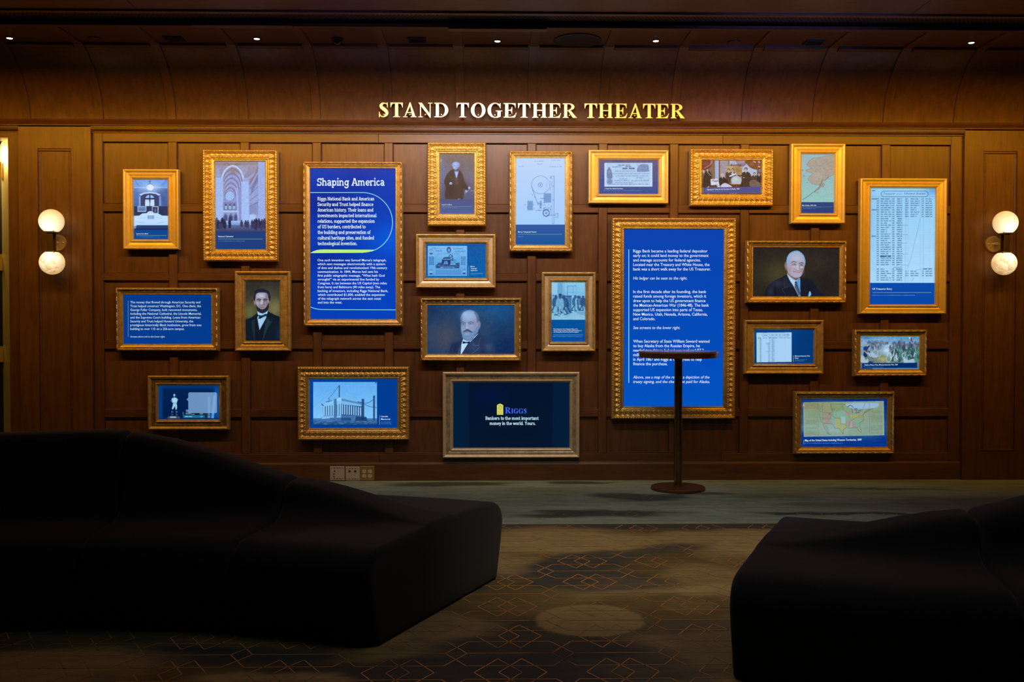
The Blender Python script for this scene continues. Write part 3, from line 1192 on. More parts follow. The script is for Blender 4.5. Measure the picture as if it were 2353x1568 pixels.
p1_ = plate(305, 872, 370, 918, 'media_plate', 'grey wall plate with three small jacks in a column, leftmost of the three', PL_GREY)
p2_ = plate(905, 1462, 380, 928, 'data_plate', 'grey wall plate with two square ports side by side, between the other two', PL_GREY)
for o, x0, yt, yb in ((p1_, 370, 432, 850), (p2_, 962, 450, 858)):
    for yy, sg in ((yt, 1), (yb, -1)):
        slot_rect(o, x0 + 215, yy - sg * 14, 430, 7, 'hinge_line')
        for k in (0.0, .25, .5, .75, 1.0):
            slot_rect(o, x0 + 430 * k, yy + sg * 10, 36 if 0 < k < 1 else 14, 26 if 0 < k < 1 else 46, 'clip')
for yy in (550, 662, 770):
    slot_rect(p1_, 472, yy, 78, 62, 'jack', PL_GREY, .0215)
    slot_rect(p1_, 490 if yy == 550 else 462, yy, 44, 44, 'jack_hole', SLOT, .0222)
for xx in (1066, 1284):
    slot_rect(p2_, xx, 562, 76, 78, 'port', SLOT, .0200)
p3_ = plate(1475, 2025, 365, 925, 'outlet_plate', 'brass cover plate with four ivory power outlets, rightmost of the three', PL_BRASS)
for xx in (1630, 1856):
    for yy in (560, 742):
        x, z = pl(xx, yy)
        m = MB()
        pts = []
        for k in range(28):
            a = 2 * math.pi * k / 28
            pts.append((x + .0158 * math.cos(a), z + max(-.0138, min(.0138, .0165 * math.sin(a)))))
        V = [(u, -.0215, w) for u, w in pts] + [(u, -.0188, w) for u, w in pts]
        m.add(V, [tuple(range(28))] + [(i, (i + 1) % 28, 28 + (i + 1) % 28, 28 + i) for i in range(28)])
        ro = m.build('receptacle', IVORY, p3_)
        m = MB()
        for s in (-1, 1):
            m.box(x + s * .0062 - .0011, x + s * .0062 + .0011, -.0219, -.0213, z - .0055, z + .0035)
        m.lathe([(.0024, 0), (.0024, -.0006)], (x, -.0213, z + .0085), axis='y', n=10)
        m.build('slot', SLOT, ro)

# ------------------------------------------------------------------ letters


def arc_pts(cx, cy, rx, ry, a0, a1, n=None):
    n = n or max(4, int(abs(a1 - a0) / 9))
    return [(cx + rx * math.cos(math.radians(a0 + (a1 - a0) * i / n)), cy + ry * math.sin(math.radians(a0 + (a1 - a0) * i / n))) for i in range(n + 1)]


def band(outer, inner):
    """quads between two equally long polylines"""
    return [[outer[i], outer[i + 1], inner[i + 1], inner[i]] for i in range(len(outer) - 1)]


def rct(x0, y0, x1, y1):
    return [(x0, y0), (x1, y0), (x1, y1), (x0, y1)]


ST, TH, SF = .205, .055, .045       # stem, hairline, serif


def serif(x0, x1, y, up, stem0, stem1):
    """bracketed slab foot: y is the outer edge"""
    s = 1 if up else -1
    k = .05
    return [[(x0, y), (x1, y), (x1, y + s * SF * .55), (stem1 + k, y + s * SF), (stem1, y + s * (SF + k)), (stem0, y + s * (SF + k)), (stem0 - k, y + s * SF), (x0, y + s * SF * .55)]]


def g_T(w=.82):
    c = w / 2
    P_ = [rct(c - ST / 2, SF + .05, c + ST / 2, 1 - TH)]
    P_ += serif(c - .24, c + .24, 0, True, c - ST / 2, c + ST / 2)
    P_ += [rct(0, 1 - TH, w, 1)]
    for s in (0, 1):
        e = [(0, 1 - TH), (.012, .66), (.036, .66), (.075, .80), (.14, .905), (c - ST / 2, 1 - TH)]
        if s:
            e = [(w - x, y) for x, y in e]
        P_.append(e)
    return w, P_


def g_E(w=.83):
    x0, x1 = .10, .10 + ST
    P_ = [rct(x0, TH, x1, 1 - TH), rct(0, 0, w - .10, TH), rct(0, 1 - TH, w - .06, 1)]
    P_ += [[(w - .10, 0), (w, .33), (w - .025, .33), (w - .09, .19), (w - .2, .10), (w - .36, TH), (w - .36, 0)]]
    P_ += [[(w - .06, 1), (w - .05, .69), (w - .078, .69), (w - .115, .82), (w - .20, .905), (w - .34, 1 - TH), (w - .34, 1)]]
    P_ += [rct(x1, .48, x1 + .12, .54), [(x1 + .12, .48), (x1 + .12, .54), (x1 + .19, .60), (x1 + .225, .75), (x1 + .25, .75), (x1 + .25, .27), (x1 + .225, .27), (x1 + .19, .42)]]
    return w, P_


def g_H(w=1.0):
    P_ = [rct(.11, SF + .05, .11 + ST, 1 - SF - .05), rct(w - .11 - ST, SF + .05, w - .11, 1 - SF - .05), rct(.11 + ST, .485, w - .11 - ST, .545)]
    for a in (.11, w - .11 - ST):
        P_ += serif(a - .11, a + ST + .11, 0, True, a, a + ST) + serif(a - .11, a + ST + .11, 1, False, a, a + ST)
    return w, P_


def g_A(w=.92):
    ap = .47
    P_ = [[(ap - .02, 1.02), (ap + .035, 1.02), (w - .08, SF), (w - .30, SF)]]
    P_ += [[(ap - .02, 1.02), (ap + .045, .84), (.165, SF), (.10, SF)]]
    P_ += [rct(.27, .29, .60, .345)]
    P_ += [rct(0, 0, .30, SF), rct(w - .40, 0, w, SF)]
    return w, P_


def g_N(w=.93):
    P_ = [rct(.115, SF, .175, .90), rct(w - .175, .12, w - .115, 1 - SF)]
    P_ += [[(.0, 1), (.235, 1), (w - .115, .16), (w - .115, -.03), (w - .15, -.03), (.06, .93)]]
    P_ += [rct(.0, 0, .29, SF), rct(w - .29, 1 - SF, w, 1)]
    return w, P_


def g_D(w=.93):
    x0, x1 = .10, .10 + ST
    P_ = [rct(x0, TH, x1, 1 - TH), rct(0, 0, .42, TH), rct(0, 1 - TH, .42, 1)]
    P_ += band(arc_pts(.40, .5, w - .40, .5, -90, 90), arc_pts(.40, .5, w - .40 - .225, .5 - TH, -90, 90))
    return w, P_


def g_O(w=.96):
    return w, band(arc_pts(w / 2, .5, w / 2, .52, 0, 360, 44), arc_pts(w / 2, .5, w / 2 - .225, .465, 0, 360, 44))


def g_G(w=.97):
    P_ = band(arc_pts(.49, .5, .49, .52, 40, 300, 30), arc_pts(.51, .5, .285, .465, 40, 300, 30))
    P_ += [[(.62, 1.0), (.80, .93), (.835, 1.0), (.862, 1.0), (.862, .64), (.835, .64), (.77, .80), (.68, .90), (.62, .955)]]
    P_ += [[(.62, .045), (.62, -.01), (.73, .0), (.865, .06), (.865, .43), (.655, .43), (.655, .10)], rct(.54, .43, .97, .475)]
    P_ += [[(.60, .05), (.60, -.015), (.64, -.01), (.655, .10)]]
    return w, P_


def g_R(w=.96):
    x0, x1 = .10, .10 + ST
    P_ = [rct(x0, SF + .05, x1, 1 - TH), rct(0, 1 - TH, .44, 1), rct(x1, .475, .44, .525)]
    P_ += serif(0, x1 + .10, 0, True, x0, x1)
    P_ += band(arc_pts(.43, .76, .375, .24, -90, 90), arc_pts(.43, .76, .165, .185, -90, 90))
    P_ += [[(.36, .50), (.56, .50), (w - .03, SF), (w, SF), (w, 0), (w - .26, 0)]]
    return w, P_


def g_S(w=.67):
    cl_ = [(.585, .80), (.50, .915), (.37, .955), (.24, .925), (.155, .80), (.20, .665), (.34, .55), (.48, .42), (.545, .27), (.48, .12), (.33, .03), (.17, .055), (.07, .20)]
    wd = [.03, .05, .075, .14, .20, .225, .235, .235, .20, .14, .075, .05, .03]
    q = catmull(cl_, False, 4)
    ww = np.interp(np.linspace(0, 1, len(q)), np.linspace(0, 1, len(wd)), wd)
    q = np.array(q)
    tg = np.gradient(q, axis=0)
    nn = np.stack([-tg[:, 1], tg[:, 0]], 1)
    nn /= np.linalg.norm(nn, axis=1)[:, None]
    o1, o2 = q + nn * ww[:, None] / 2, q - nn * ww[:, None] / 2
    P_ = band([tuple(v) for v in o1], [tuple(v) for v in o2])
    P_ += [[(.60, 1.02), (.575, 1.02), (.53, .97), (.56, .66), (.60, .66)], [(.02, -.02), (.045, -.02), (.09, .03), (.06, .37), (.02, .37)]]
    return w, P_


def g_I(w=.42):
    a = (w - ST) / 2
    return w, [rct(a, SF + .05, a + ST, .95 - SF)] + serif(0, w, 0, True, a, a + ST) + serif(0, w, 1, False, a, a + ST)


def catmull(P_, closed, n=6):
    P_ = np.array(P_, float)
    N = len(P_)
    out = []
    rng = range(N if closed else N - 1)
    for i in rng:
        if closed:
            a, b, c, d = P_[(i - 1) % N], P_[i], P_[(i + 1) % N], P_[(i + 2) % N]
        else:
            a, b, c, d = P_[max(i - 1, 0)], P_[i], P_[i + 1], P_[min(i + 2, N - 1)]
        for k in range(n):
            t = k / n
            out.append(.5 * ((2 * b) + (c - a) * t + (2 * a - 5 * b + 4 * c - d) * t * t + (3 * b - a - 3 * c + d) * t ** 3))
    if not closed:
        out.append(P_[-1])
    return [tuple(p) for p in out]


SERIF_CAPS = dict(S=g_S, T=g_T, A=g_A, N=g_N, D=g_D, O=g_O, G=g_G, E=g_E, H=g_H, R=g_R, I=g_I)


def ccw(p):
    a = sum(p[i][0] * p[(i + 1) % len(p)][1] - p[(i + 1) % len(p)][0] * p[i][1] for i in range(len(p)))
    return p if a > 0 else p[::-1]


YS = -0.075
za, zb3 = wall_at(1222, 270.5, YS)[1], wall_at(1222, 237.3, YS)[1]
CAPH = zb3 - za
z1 = 6.359
spec = [('S', 860 + 65 / z1, 860 + 212 / z1), ('T', 860 + 235 / z1, 860 + 418 / z1), ('A', 860 + 420 / z1, 860 + 618 / z1), ('N', 860 + 643 / z1, 860 + 848 / z1),
        ('D', 860 + 877 / z1, 860 + 1082 / z1), ('T', 860 + 1200 / z1, 860 + 1382 / z1), ('O', 860 + 1412 / z1, 860 + 1625 / z1), ('G', 860 + 1655 / z1, 860 + 1870 / z1),
        ('E', 860 + 1890 / z1, 860 + 2078 / z1), ('T', 860 + 2100 / z1, 860 + 2282 / z1), ('H', 1220 + 15 / z1, 1220 + 237 / z1), ('E', 1220 + 255 / z1, 1220 + 440 / z1),
        ('R', 1220 + 465 / z1, 1220 + 668 / z1), ('T', 1220 + 783 / z1, 1220 + 968 / z1), ('H', 1220 + 985 / z1, 1220 + 1200 / z1), ('E', 1220 + 1228 / z1, 1220 + 1410 / z1),
        ('A', 1220 + 1425 / z1, 1220 + 1622 / z1), ('T', 1220 + 1638 / z1, 1220 + 1820 / z1), ('E', 1220 + 1832 / z1, 1220 + 2018 / z1), ('R', 1220 + 2043 / z1, 1220 + 2245 / z1)]
sign = thing('wall_sign', (wall_at(1222, 270, YS)[0], -0.05, za), 'raised brass capital letters standing on the moulding below the cove', 'sign')
for ch, a, b in spec:
    w, polys = SERIF_CAPS[ch]()
    xa, xb = wall_at(a, 255, YS)[0], wall_at(b, 255, YS)[0]
    mb = MB()
    for k, p in enumerate(polys):
        p = ccw(p)
        n = len(p)
        yf = YS - 0.0001 * (k % 9)
        V = [(xa + x / w * (xb - xa), yf, za + y * CAPH) for x, y in p] + [(xa + x / w * (xb - xa), YS + .022, za + y * CAPH) for x, y in p]
        mb.add(V, [tuple(range(n)), tuple(range(n, 2 * n))[::-1]] + [(i, n + i, n + (i + 1) % n, (i + 1) % n) for i in range(n)])
    o = mk('letter', mb.V, mb.F, BRASS_SIGN, sign)
# small standoff pins behind the letters
mb = MB()
for ch, a, b in spec:
    xm = wall_at((a + b) / 2, 255, YS)[0]
    mb.box(xm - .004, xm + .004, YS + .02, -0.002, za + CAPH * .18, za + CAPH * .18 + .008)
mb.build('standoff', BRASS_D, sign)
# ------------------------------------------------------------------ text


def text_polys(s, bold=0.0, shear=0.0):
    """mesh vertices and faces of one line in the built-in sans at size 1, baseline 0"""
    cu = bpy.data.curves.new('tmp', 'FONT')
    cu.body = s
    cu.resolution_u = 2
    cu.offset = bold
    cu.shear = shear
    cu.size = 1.0
    ob = bpy.data.objects.new('tmp', cu)
    COL.objects.link(ob)
    dg = bpy.context.evaluated_depsgraph_get()
    me = bpy.data.meshes.new_from_object(ob.evaluated_get(dg))
    n = len(me.vertices)
    V = np.zeros(n * 3)
    me.vertices.foreach_get('co', V)
    V = V.reshape(-1, 3)[:, :2]
    Fq = [tuple(p.vertices) for p in me.polygons]
    bpy.data.objects.remove(ob)
    bpy.data.meshes.remove(me)
    bpy.data.curves.remove(cu)
    return V, Fq


def stroke(p, w):
    """thick polyline as quads"""
    p = np.array(p, float)
    tg = np.gradient(p, axis=0)
    nn = np.stack([-tg[:, 1], tg[:, 0]], 1)
    nn /= np.linalg.norm(nn, axis=1)[:, None] + 1e-9
    return band([tuple(v) for v in p + nn * w / 2], [tuple(v) for v in p - nn * w / 2])


SW_ = .118
SH_ = .085


def sv(x, y0, y1, w=SW_):
    return [rct(x - w / 2, y0, x + w / 2, y1)]


def sh(x0, x1, y):
    return [rct(x0, y, x1, y + SH_)]


def sa(cx, cy, rx, ry, a0, a1):
    return stroke(arc_pts(cx, cy, rx, ry, a0, a1, max(5, int(abs(a1 - a0) / 22))), SW_ * .95)


def sl_(x0, y0, x1, y1, w=SW_):
    return stroke([(x0, y0), ((x0 + x1) / 2, (y0 + y1) / 2), (x1, y1)], w)


def slab_glyph(c):
    G = {
        'a': (.50, lambda: sa(.20, .36, .15, .13, 0, 160) + sv(.35, .0, .37) + sa(.20, .155, .145, .115, 0, 360) + sh(.33, .48, 0)),
        'b': (.54, lambda: sv(.10, 0, .74) + sa(.29, .255, .17, .205, 0, 360) + sh(-.01, .1, .655)),
        'c': (.46, lambda: sa(.25, .255, .18, .205, 45, 318)),
        'd': (.56, lambda: sv(.42, 0, .74) + sa(.23, .255, .17, .205, 0, 360) + sh(.27, .42, .655) + sh(.42, .54, 0)),
        'e': (.49, lambda: sa(.25, .255, .18, .205, 0, 318) + sh(.08, .43, .21)),
        'f': (.34, lambda: sv(.14, 0, .56) + sa(.27, .57, .13, .12, 35, 180) + sh(.0, .31, .42) + sh(.02, .29, 0)),
        'g': (.54, lambda: sa(.23, .265, .16, .195, 0, 360) + sv(.40, -.08, .50) + sa(.22, -.07, .18, .13, 180, 360) + sh(.40, .53, .42)),
        'h': (.57, lambda: sv(.10, 0, .74) + sa(.26, .31, .16, .15, 0, 180) + sv(.42, 0, .31) + sh(-.01, .1, .655) + sh(.0, .22, 0) + sh(.33, .53, 0)),
        'i': (.26, lambda: sv(.13, 0, .5) + sh(0, .13, .42) + sh(.0, .26, 0) + sv(.13, .61, .74, .135)),
        'k': (.54, lambda: sv(.10, 0, .74) + sl_(.10, .20, .40, .48) + sl_(.20, .28, .43, .0) + sh(-.01, .1, .655) + sh(0, .2, 0) + sh(.30, .51, 0) + sh(.28, .48, .42)),
        'l': (.26, lambda: sv(.13, 0, .74) + sh(0, .13, .655) + sh(.0, .26, 0)),
        'm': (.84, lambda: sv(.10, 0, .5) + sa(.245, .32, .145, .14, 0, 180) + sv(.39, 0, .32) + sa(.535, .32, .145, .14, 0, 180) + sv(.68, 0, .32) + sh(-.01, .1, .42) + sh(0, .2, 0) + sh(.31, .48, 0) + sh(.6, .79, 0)),
        'n': (.57, lambda: sv(.10, 0, .5) + sa(.26, .31, .16, .15, 0, 180) + sv(.42, 0, .31) + sh(-.01, .1, .42) + sh(.0, .22, 0) + sh(.33, .53, 0)),
        'o': (.50, lambda: sa(.25, .255, .185, .205, 0, 360)),
        'p': (.54, lambda: sv(.10, -.2, .5) + sa(.29, .255, .17, .205, 0, 360) + sh(-.01, .1, .42) + sh(0, .22, -.2)),
        'r': (.41, lambda: sv(.10, 0, .5) + sa(.26, .31, .16, .15, 40, 180) + sh(-.01, .1, .42) + sh(0, .24, 0)),
        's': (.43, lambda: sa(.205, .36, .14, .105, 20, 250) + sa(.205, .15, .15, .11, -160, 80)),
        't': (.35, lambda: sv(.13, .12, .68) + sh(0, .31, .42) + sa(.25, .15, .12, .105, 180, 320)),
        'u': (.57, lambda: sv(.10, .2, .5) + sa(.26, .2, .16, .155, 180, 360) + sv(.42, 0, .5) + sh(-.01, .1, .42) + sh(.33, .42, .42) + sh(.42, .53, 0)),
        'v': (.50, lambda: sl_(.06, .48, .24, .02) + sl_(.43, .48, .26, .02) + sh(-.02, .18, .42) + sh(.32, .52, .42)),
        'w': (.76, lambda: sl_(.06, .48, .2, .02) + sl_(.37, .48, .22, .02) + sl_(.38, .48, .54, .02) + sl_(.70, .48, .55, .02) + sh(-.02, .18, .42) + sh(.6, .78, .42)),
        'x': (.50, lambda: sl_(.05, .48, .43, .02) + sl_(.43, .48, .05, .02) + sh(-.01, .17, .42) + sh(.31, .5, .42) + sh(-.02, .17, 0) + sh(.31, .5, 0)),
        'y': (.50, lambda: sl_(.06, .48, .25, .04) + sl_(.44, .48, .17, -.2) + sh(-.02, .18, .42) + sh(.33, .52, .42) + sh(.04, .2, -.2)),
        'A': (.68, lambda: sl_(.08, .04, .33, .72) + sl_(.60, .04, .35, .72) + sh(.17, .5, .20) + sh(-.02, .24, 0) + sh(.44, .70, 0) + sh(.2, .42, .635)),
        'B': (.60, lambda: sv(.12, 0, .72) + sa(.30, .53, .18, .145, -90, 90) + sa(.30, .20, .21, .155, -90, 90) + sh(.0, .32, 0) + sh(.1, .32, .34) + sh(0, .32, .635)),
        'N': (.72, lambda: sv(.13, 0, .72) + sv(.57, 0, .72) + sl_(.13, .70, .57, .02) + sh(0, .26, 0) + sh(0, .16, .635) + sh(.46, .70, .635)),
        'R': (.64, lambda: sv(.12, 0, .72) + sa(.31, .52, .18, .155, -90, 90) + sh(.1, .33, .33) + sh(0, .33, .635) + sl_(.30, .34, .52, .03) + sh(0, .24, 0) + sh(.44, .63, 0)),
        'S': (.56, lambda: sa(.27, .52, .19, .15, 15, 250) + sa(.27, .20, .20, .16, -165, 78) + sv(.47, .5, .72, .09) + sv(.07, 0, .2, .09)),
        'T': (.62, lambda: sv(.31, 0, .72) + sh(.02, .60, .635) + sv(.07, .52, .7, .10) + sv(.55, .52, .7, .10) + sh(.18, .44, 0)),
        'U': (.70, lambda: sv(.14, .22, .72) + sa(.34, .22, .20, .17, 180, 360) + sv(.54, .22, .72) + sh(.02, .26, .635) + sh(.43, .66, .635)),
        'Y': (.64, lambda: sl_(.10, .70, .31, .34) + sl_(.53, .70, .31, .34) + sv(.31, 0, .36) + sh(-.01, .22, .635) + sh(.40, .63, .635) + sh(.19, .43, 0)),
        '.': (.20, lambda: sv(.09, 0, .13, .135)), ',': (.20, lambda: sv(.09, 0, .13, .135) + sl_(.11, .02, .05, -.12, .07)),
        ' ': (.25, lambda: []),
    }
    w, f = G[c]
    return w, f()


def slab_polys(s):
    x = 0
    V, Fq = [], []
    for c in s:
        w, P_ = slab_glyph(c)
        for p in P_:
            p = ccw(p)
            n = len(V)
            V += [(x + a, b) for a, b in p]
            Fq.append(tuple(range(n, n + len(p))))
        x += w + .012
    return np.array(V), Fq


def caps_polys(s, small=.80):
    x = 0
    V, Fq = [], []
    for k, c in enumerate(s):
        w, P_ = SERIF_CAPS[c]()
        q = 1.0 if k == 0 else small
        for p in P_:
            p = ccw(p)
            n = len(V)
            V += [(x + a * q, b * q) for a, b in p]
            Fq.append(tuple(range(n, n + len(p))))
        x += w * q + .09
    return np.array(V) * .72, Fq


Y_SCR = -0.018


class Lines:
    """lines of lettering, laid on a screen; everything in photo pixels on the screen's plane"""

    def __init__(s):
        s.V, s.F = [], []

    def put(s, V, Fq, x0, x1, base, sy, slope=0.0):
        w0, w1 = V[:, 0].min(), V[:, 0].max()
        xs = x0 + (V[:, 0] - w0) / (w1 - w0) * (x1 - x0)
        ys = base - V[:, 1] * sy + slope * (xs - x0)
        n = len(s.V)
        y3 = Y_SCR - 0.0008
        for a, b in zip(xs, ys):
            X, Z = wall_at(a, b, y3)
            s.V.append((X, y3, Z))
        s.F += [tuple(i + n for i in f) for f in Fq]

    def sans(s, txt, x0, x1, base, cap, bold=.004, shear=0.0, slope=0.0):
        V, Fq = text_polys(txt, bold, shear)
        s.put(V, Fq, x0, x1, base, cap / .727, slope)

    def slab(s, txt, x0, x1, base, cap, slope=0.0):
        V, Fq = slab_polys(txt)
        s.put(V, Fq, x0, x1, base, cap / .72, slope)

    def poly(s, pts):
        n = len(s.V)
        y3 = Y_SCR - 0.0008
        P_ = [wall_at(a, b, y3) for a, b in pts]
        s.V += [(X, y3, Z) for X, Z in P_]
        s.F.append(tuple(range(n, n + len(pts))))

    def bar(s, x0, y0, x1, y1):
        s.poly([(x0, y0), (x1, y0), (x1, y1), (x0, y1)])

    def build(s, name, mat, parent):
        o = mk(name, s.V, s.F, mat, parent)
        me = o.data
        flip = [p.index for p in me.polygons if p.normal.y > 0]
        if flip:
            bm = bmesh.new()
            bm.from_mesh(me)
            bm.faces.ensure_lookup_table()
            bmesh.ops.reverse_faces(bm, faces=[bm.faces[i] for i in flip])
            bm.to_mesh(me)
            bm.free()
        return o


# ------------------------------------------------------------------ carved and plain frames

PROF = {
    # (t across the moulding from outside to inside, height off the wall)
    'A': [(0, .050), (.05, .0545), (.13, .0545), (.17, .052), (.19, .050), (.215, .0495), (.30, .0345), (.315, .0325), (.33, .0325), (.70, .0325), (.705, .0300), (.725, .0300),
          (.735, .0400), (.77, .0425), (.80, .0415), (.815, .0385), (.84, .0380), (.865, .0365), (.985, .0205), (1.0, .0180)],
    'B': [(0, .030), (.03, .036), (.06, .044), (.10, .049), (.15, .053), (.20, .055), (.25, .054), (.30, .050), (.35, .044), (.39, .037), (.42, .033), (.44, .0315), (.46, .0315),
          (.48, .038), (.50, .0395), (.53, .0395), (.55, .036), (.60, .034), (.68, .0335), (.70, .031), (.73, .030), (.76, .0305), (.78, .0285), (.82, .0285),
          (.84, .0245), (.87, .0265), (.90, .0275), (.93, .0265), (.96, .023), (.985, .0195), (1.0, .0180)],
    'C': [(0, .040), (.02, .045), (.045, .050), (.07, .053), (.095, .0555), (.12, .0565), (.145, .0565), (.17, .0545), (.20, .048), (.23, .042), (.27, .038), (.31, .0355), (.35, .034),
          (.39, .0335), (.43, .0335), (.47, .034), (.51, .0355), (.55, .0375), (.59, .0395), (.62, .040), (.65, .039), (.68, .036), (.70, .0325),
          (.715, .0345), (.74, .0355), (.77, .0345), (.785, .0315), (.82, .031), (.845, .0285), (.87, .0295), (.90, .0305), (.93, .029), (.955, .025), (.98, .0205), (1.0, .0180)],
}


def relief(kind, t, x, L, W):
    """carving: x runs along the rail, L its length, W the moulding width"""
    if kind == 'B':
        n = max(3, round(L / .060))
        ph = x / L * n
        fr = (ph + 1.3 * (t - .2)) % 1.0
        leaf = (1 - np.abs(fr - .38) / .62).clip(0, 1)
        vein = 0.5 + .5 * np.cos(2 * math.pi * 3 * fr)
        env = np.where((t > .04) & (t < .40), np.sin(np.clip((t - .04) / .36, 0, 1) * math.pi), 0)
        nb = max(8, round(L / .0115))
        bead = np.where(t > .85, np.abs(np.sin(math.pi * x / L * nb)) - .6, 0) * np.sin(np.clip((t - .84) / .14, 0, 1) * math.pi)
        return env * (.0105 * leaf - .004 + .0016 * vein) + .0032 * bead
    if kind == 'C':
        n = max(3, round(L / .0415))
        fr = (x / L * n) % 1.0 - .5
        ridge = np.where(t < .16, np.sin(np.clip(t / .16, 0, 1) * math.pi), 0)
        rope = .0050 * ridge * (np.abs(np.sin(math.pi * (x / L * n * 2 + 2.2 * t))) - .6)
        ring = np.hypot(fr / .30, (t - .60) / .085)
        egg = .0075 * np.exp(-((ring - .75) / .30) ** 2) - .005 * np.exp(-(ring / .35) ** 2) + .004 * np.exp(-(ring / .17) ** 2)
        q = np.where((t > .20) & (t < .56), np.sin(np.clip((t - .20) / .36, 0, 1) * math.pi), 0)
        fan = .0085 * q * (np.cos(2 * math.pi * (fr - .30 * (t - .38) * np.sign(fr))) * .6 + .4 * np.cos(6 * math.pi * fr))
        nb = max(8, round(L / .0125))
        bead = np.where(t > .85, np.abs(np.sin(math.pi * x / L * nb)) - .6, 0) * np.sin(np.clip((t - .845) / .13, 0, 1) * math.pi)
        return rope + np.where(t > .5, egg, 0) + fan + .0032 * bead
    return 0 * t


def frame_rails(kind, outer, inner, mats, parent):
    x0, x1, z0, z1 = outer
    a0, a1, c0, c1 = inner
    prof = np.array(PROF[kind])
    T, Hh = prof[:, 0], prof[:, 1]
    mat, mat2 = mats
    corners = {'top': ((x0, z1), (x1, z1), (a0, c1), (a1, c1)), 'bottom': ((x1, z0), (x0, z0), (a1, c0), (a0, c0)),
               'left': ((x0, z0), (x0, z1), (a0, c0), (a0, c1)), 'right': ((x1, z1), (x1, z0), (a1, c1), (a1, c0))}
    for side, (A, B, a, b) in corners.items():
        A, B, a, b = map(np.array, (A, B, a, b))
        L = float(np.linalg.norm(B - A))
        wd = float(abs((a - A)[1] if side in ('top', 'bottom') else (a - A)[0]))
        ns = 2 if kind == 'A' else int(L / .0036) + 1
        tt = np.concatenate([[0.0], T])
        hh = np.concatenate([[.0015], Hh])
        S, TT_ = np.meshgrid(np.linspace(0, 1, ns), tt)
        Pt = (A + (a - A) * TT_[..., None]) * (1 - S[..., None]) + (B + (b - B) * TT_[..., None]) * S[..., None]
        along = np.abs((Pt - A) @ ((B - A) / L))
        hgt = np.repeat(hh[:, None], ns, 1)
        rl = relief(kind, TT_, along, L, wd)
        rl[0] = 0
        hgt = hgt + rl
        P3 = np.stack([Pt[..., 0].ravel(), -hgt.ravel(), Pt[..., 1].ravel()], 1) - org_of(parent)
        # faces should look towards -y
        nr = len(tt)
        me = grid_mesh('frame_rail', P3, ns, nr)
        v = P3.reshape(nr, ns, 3)
        nrm = np.cross(v[nr // 2, 1] - v[nr // 2, 0], v[nr // 2 + 1, 0] - v[nr // 2, 0])
        if nrm[1] > 0:
            me.flip_normals()
        if kind != 'A':
            me.polygons.foreach_set('use_smooth', [True] * len(me.polygons))
        me.materials.append(mat)
        o = link('frame_rail', me, None, parent)
        if kind == 'A' and mat2 is not None:
            me.materials.append(mat2)
            idx = []
            for j in range(nr - 1):
                tm = (tt[j] + tt[j + 1]) / 2
                idx += [1 if .31 < tm < .71 else 0] * (ns - 1)
            me.polygons.foreach_set('material_index', idx)


# ------------------------------------------------------------------ painting the pictures shown on the screens


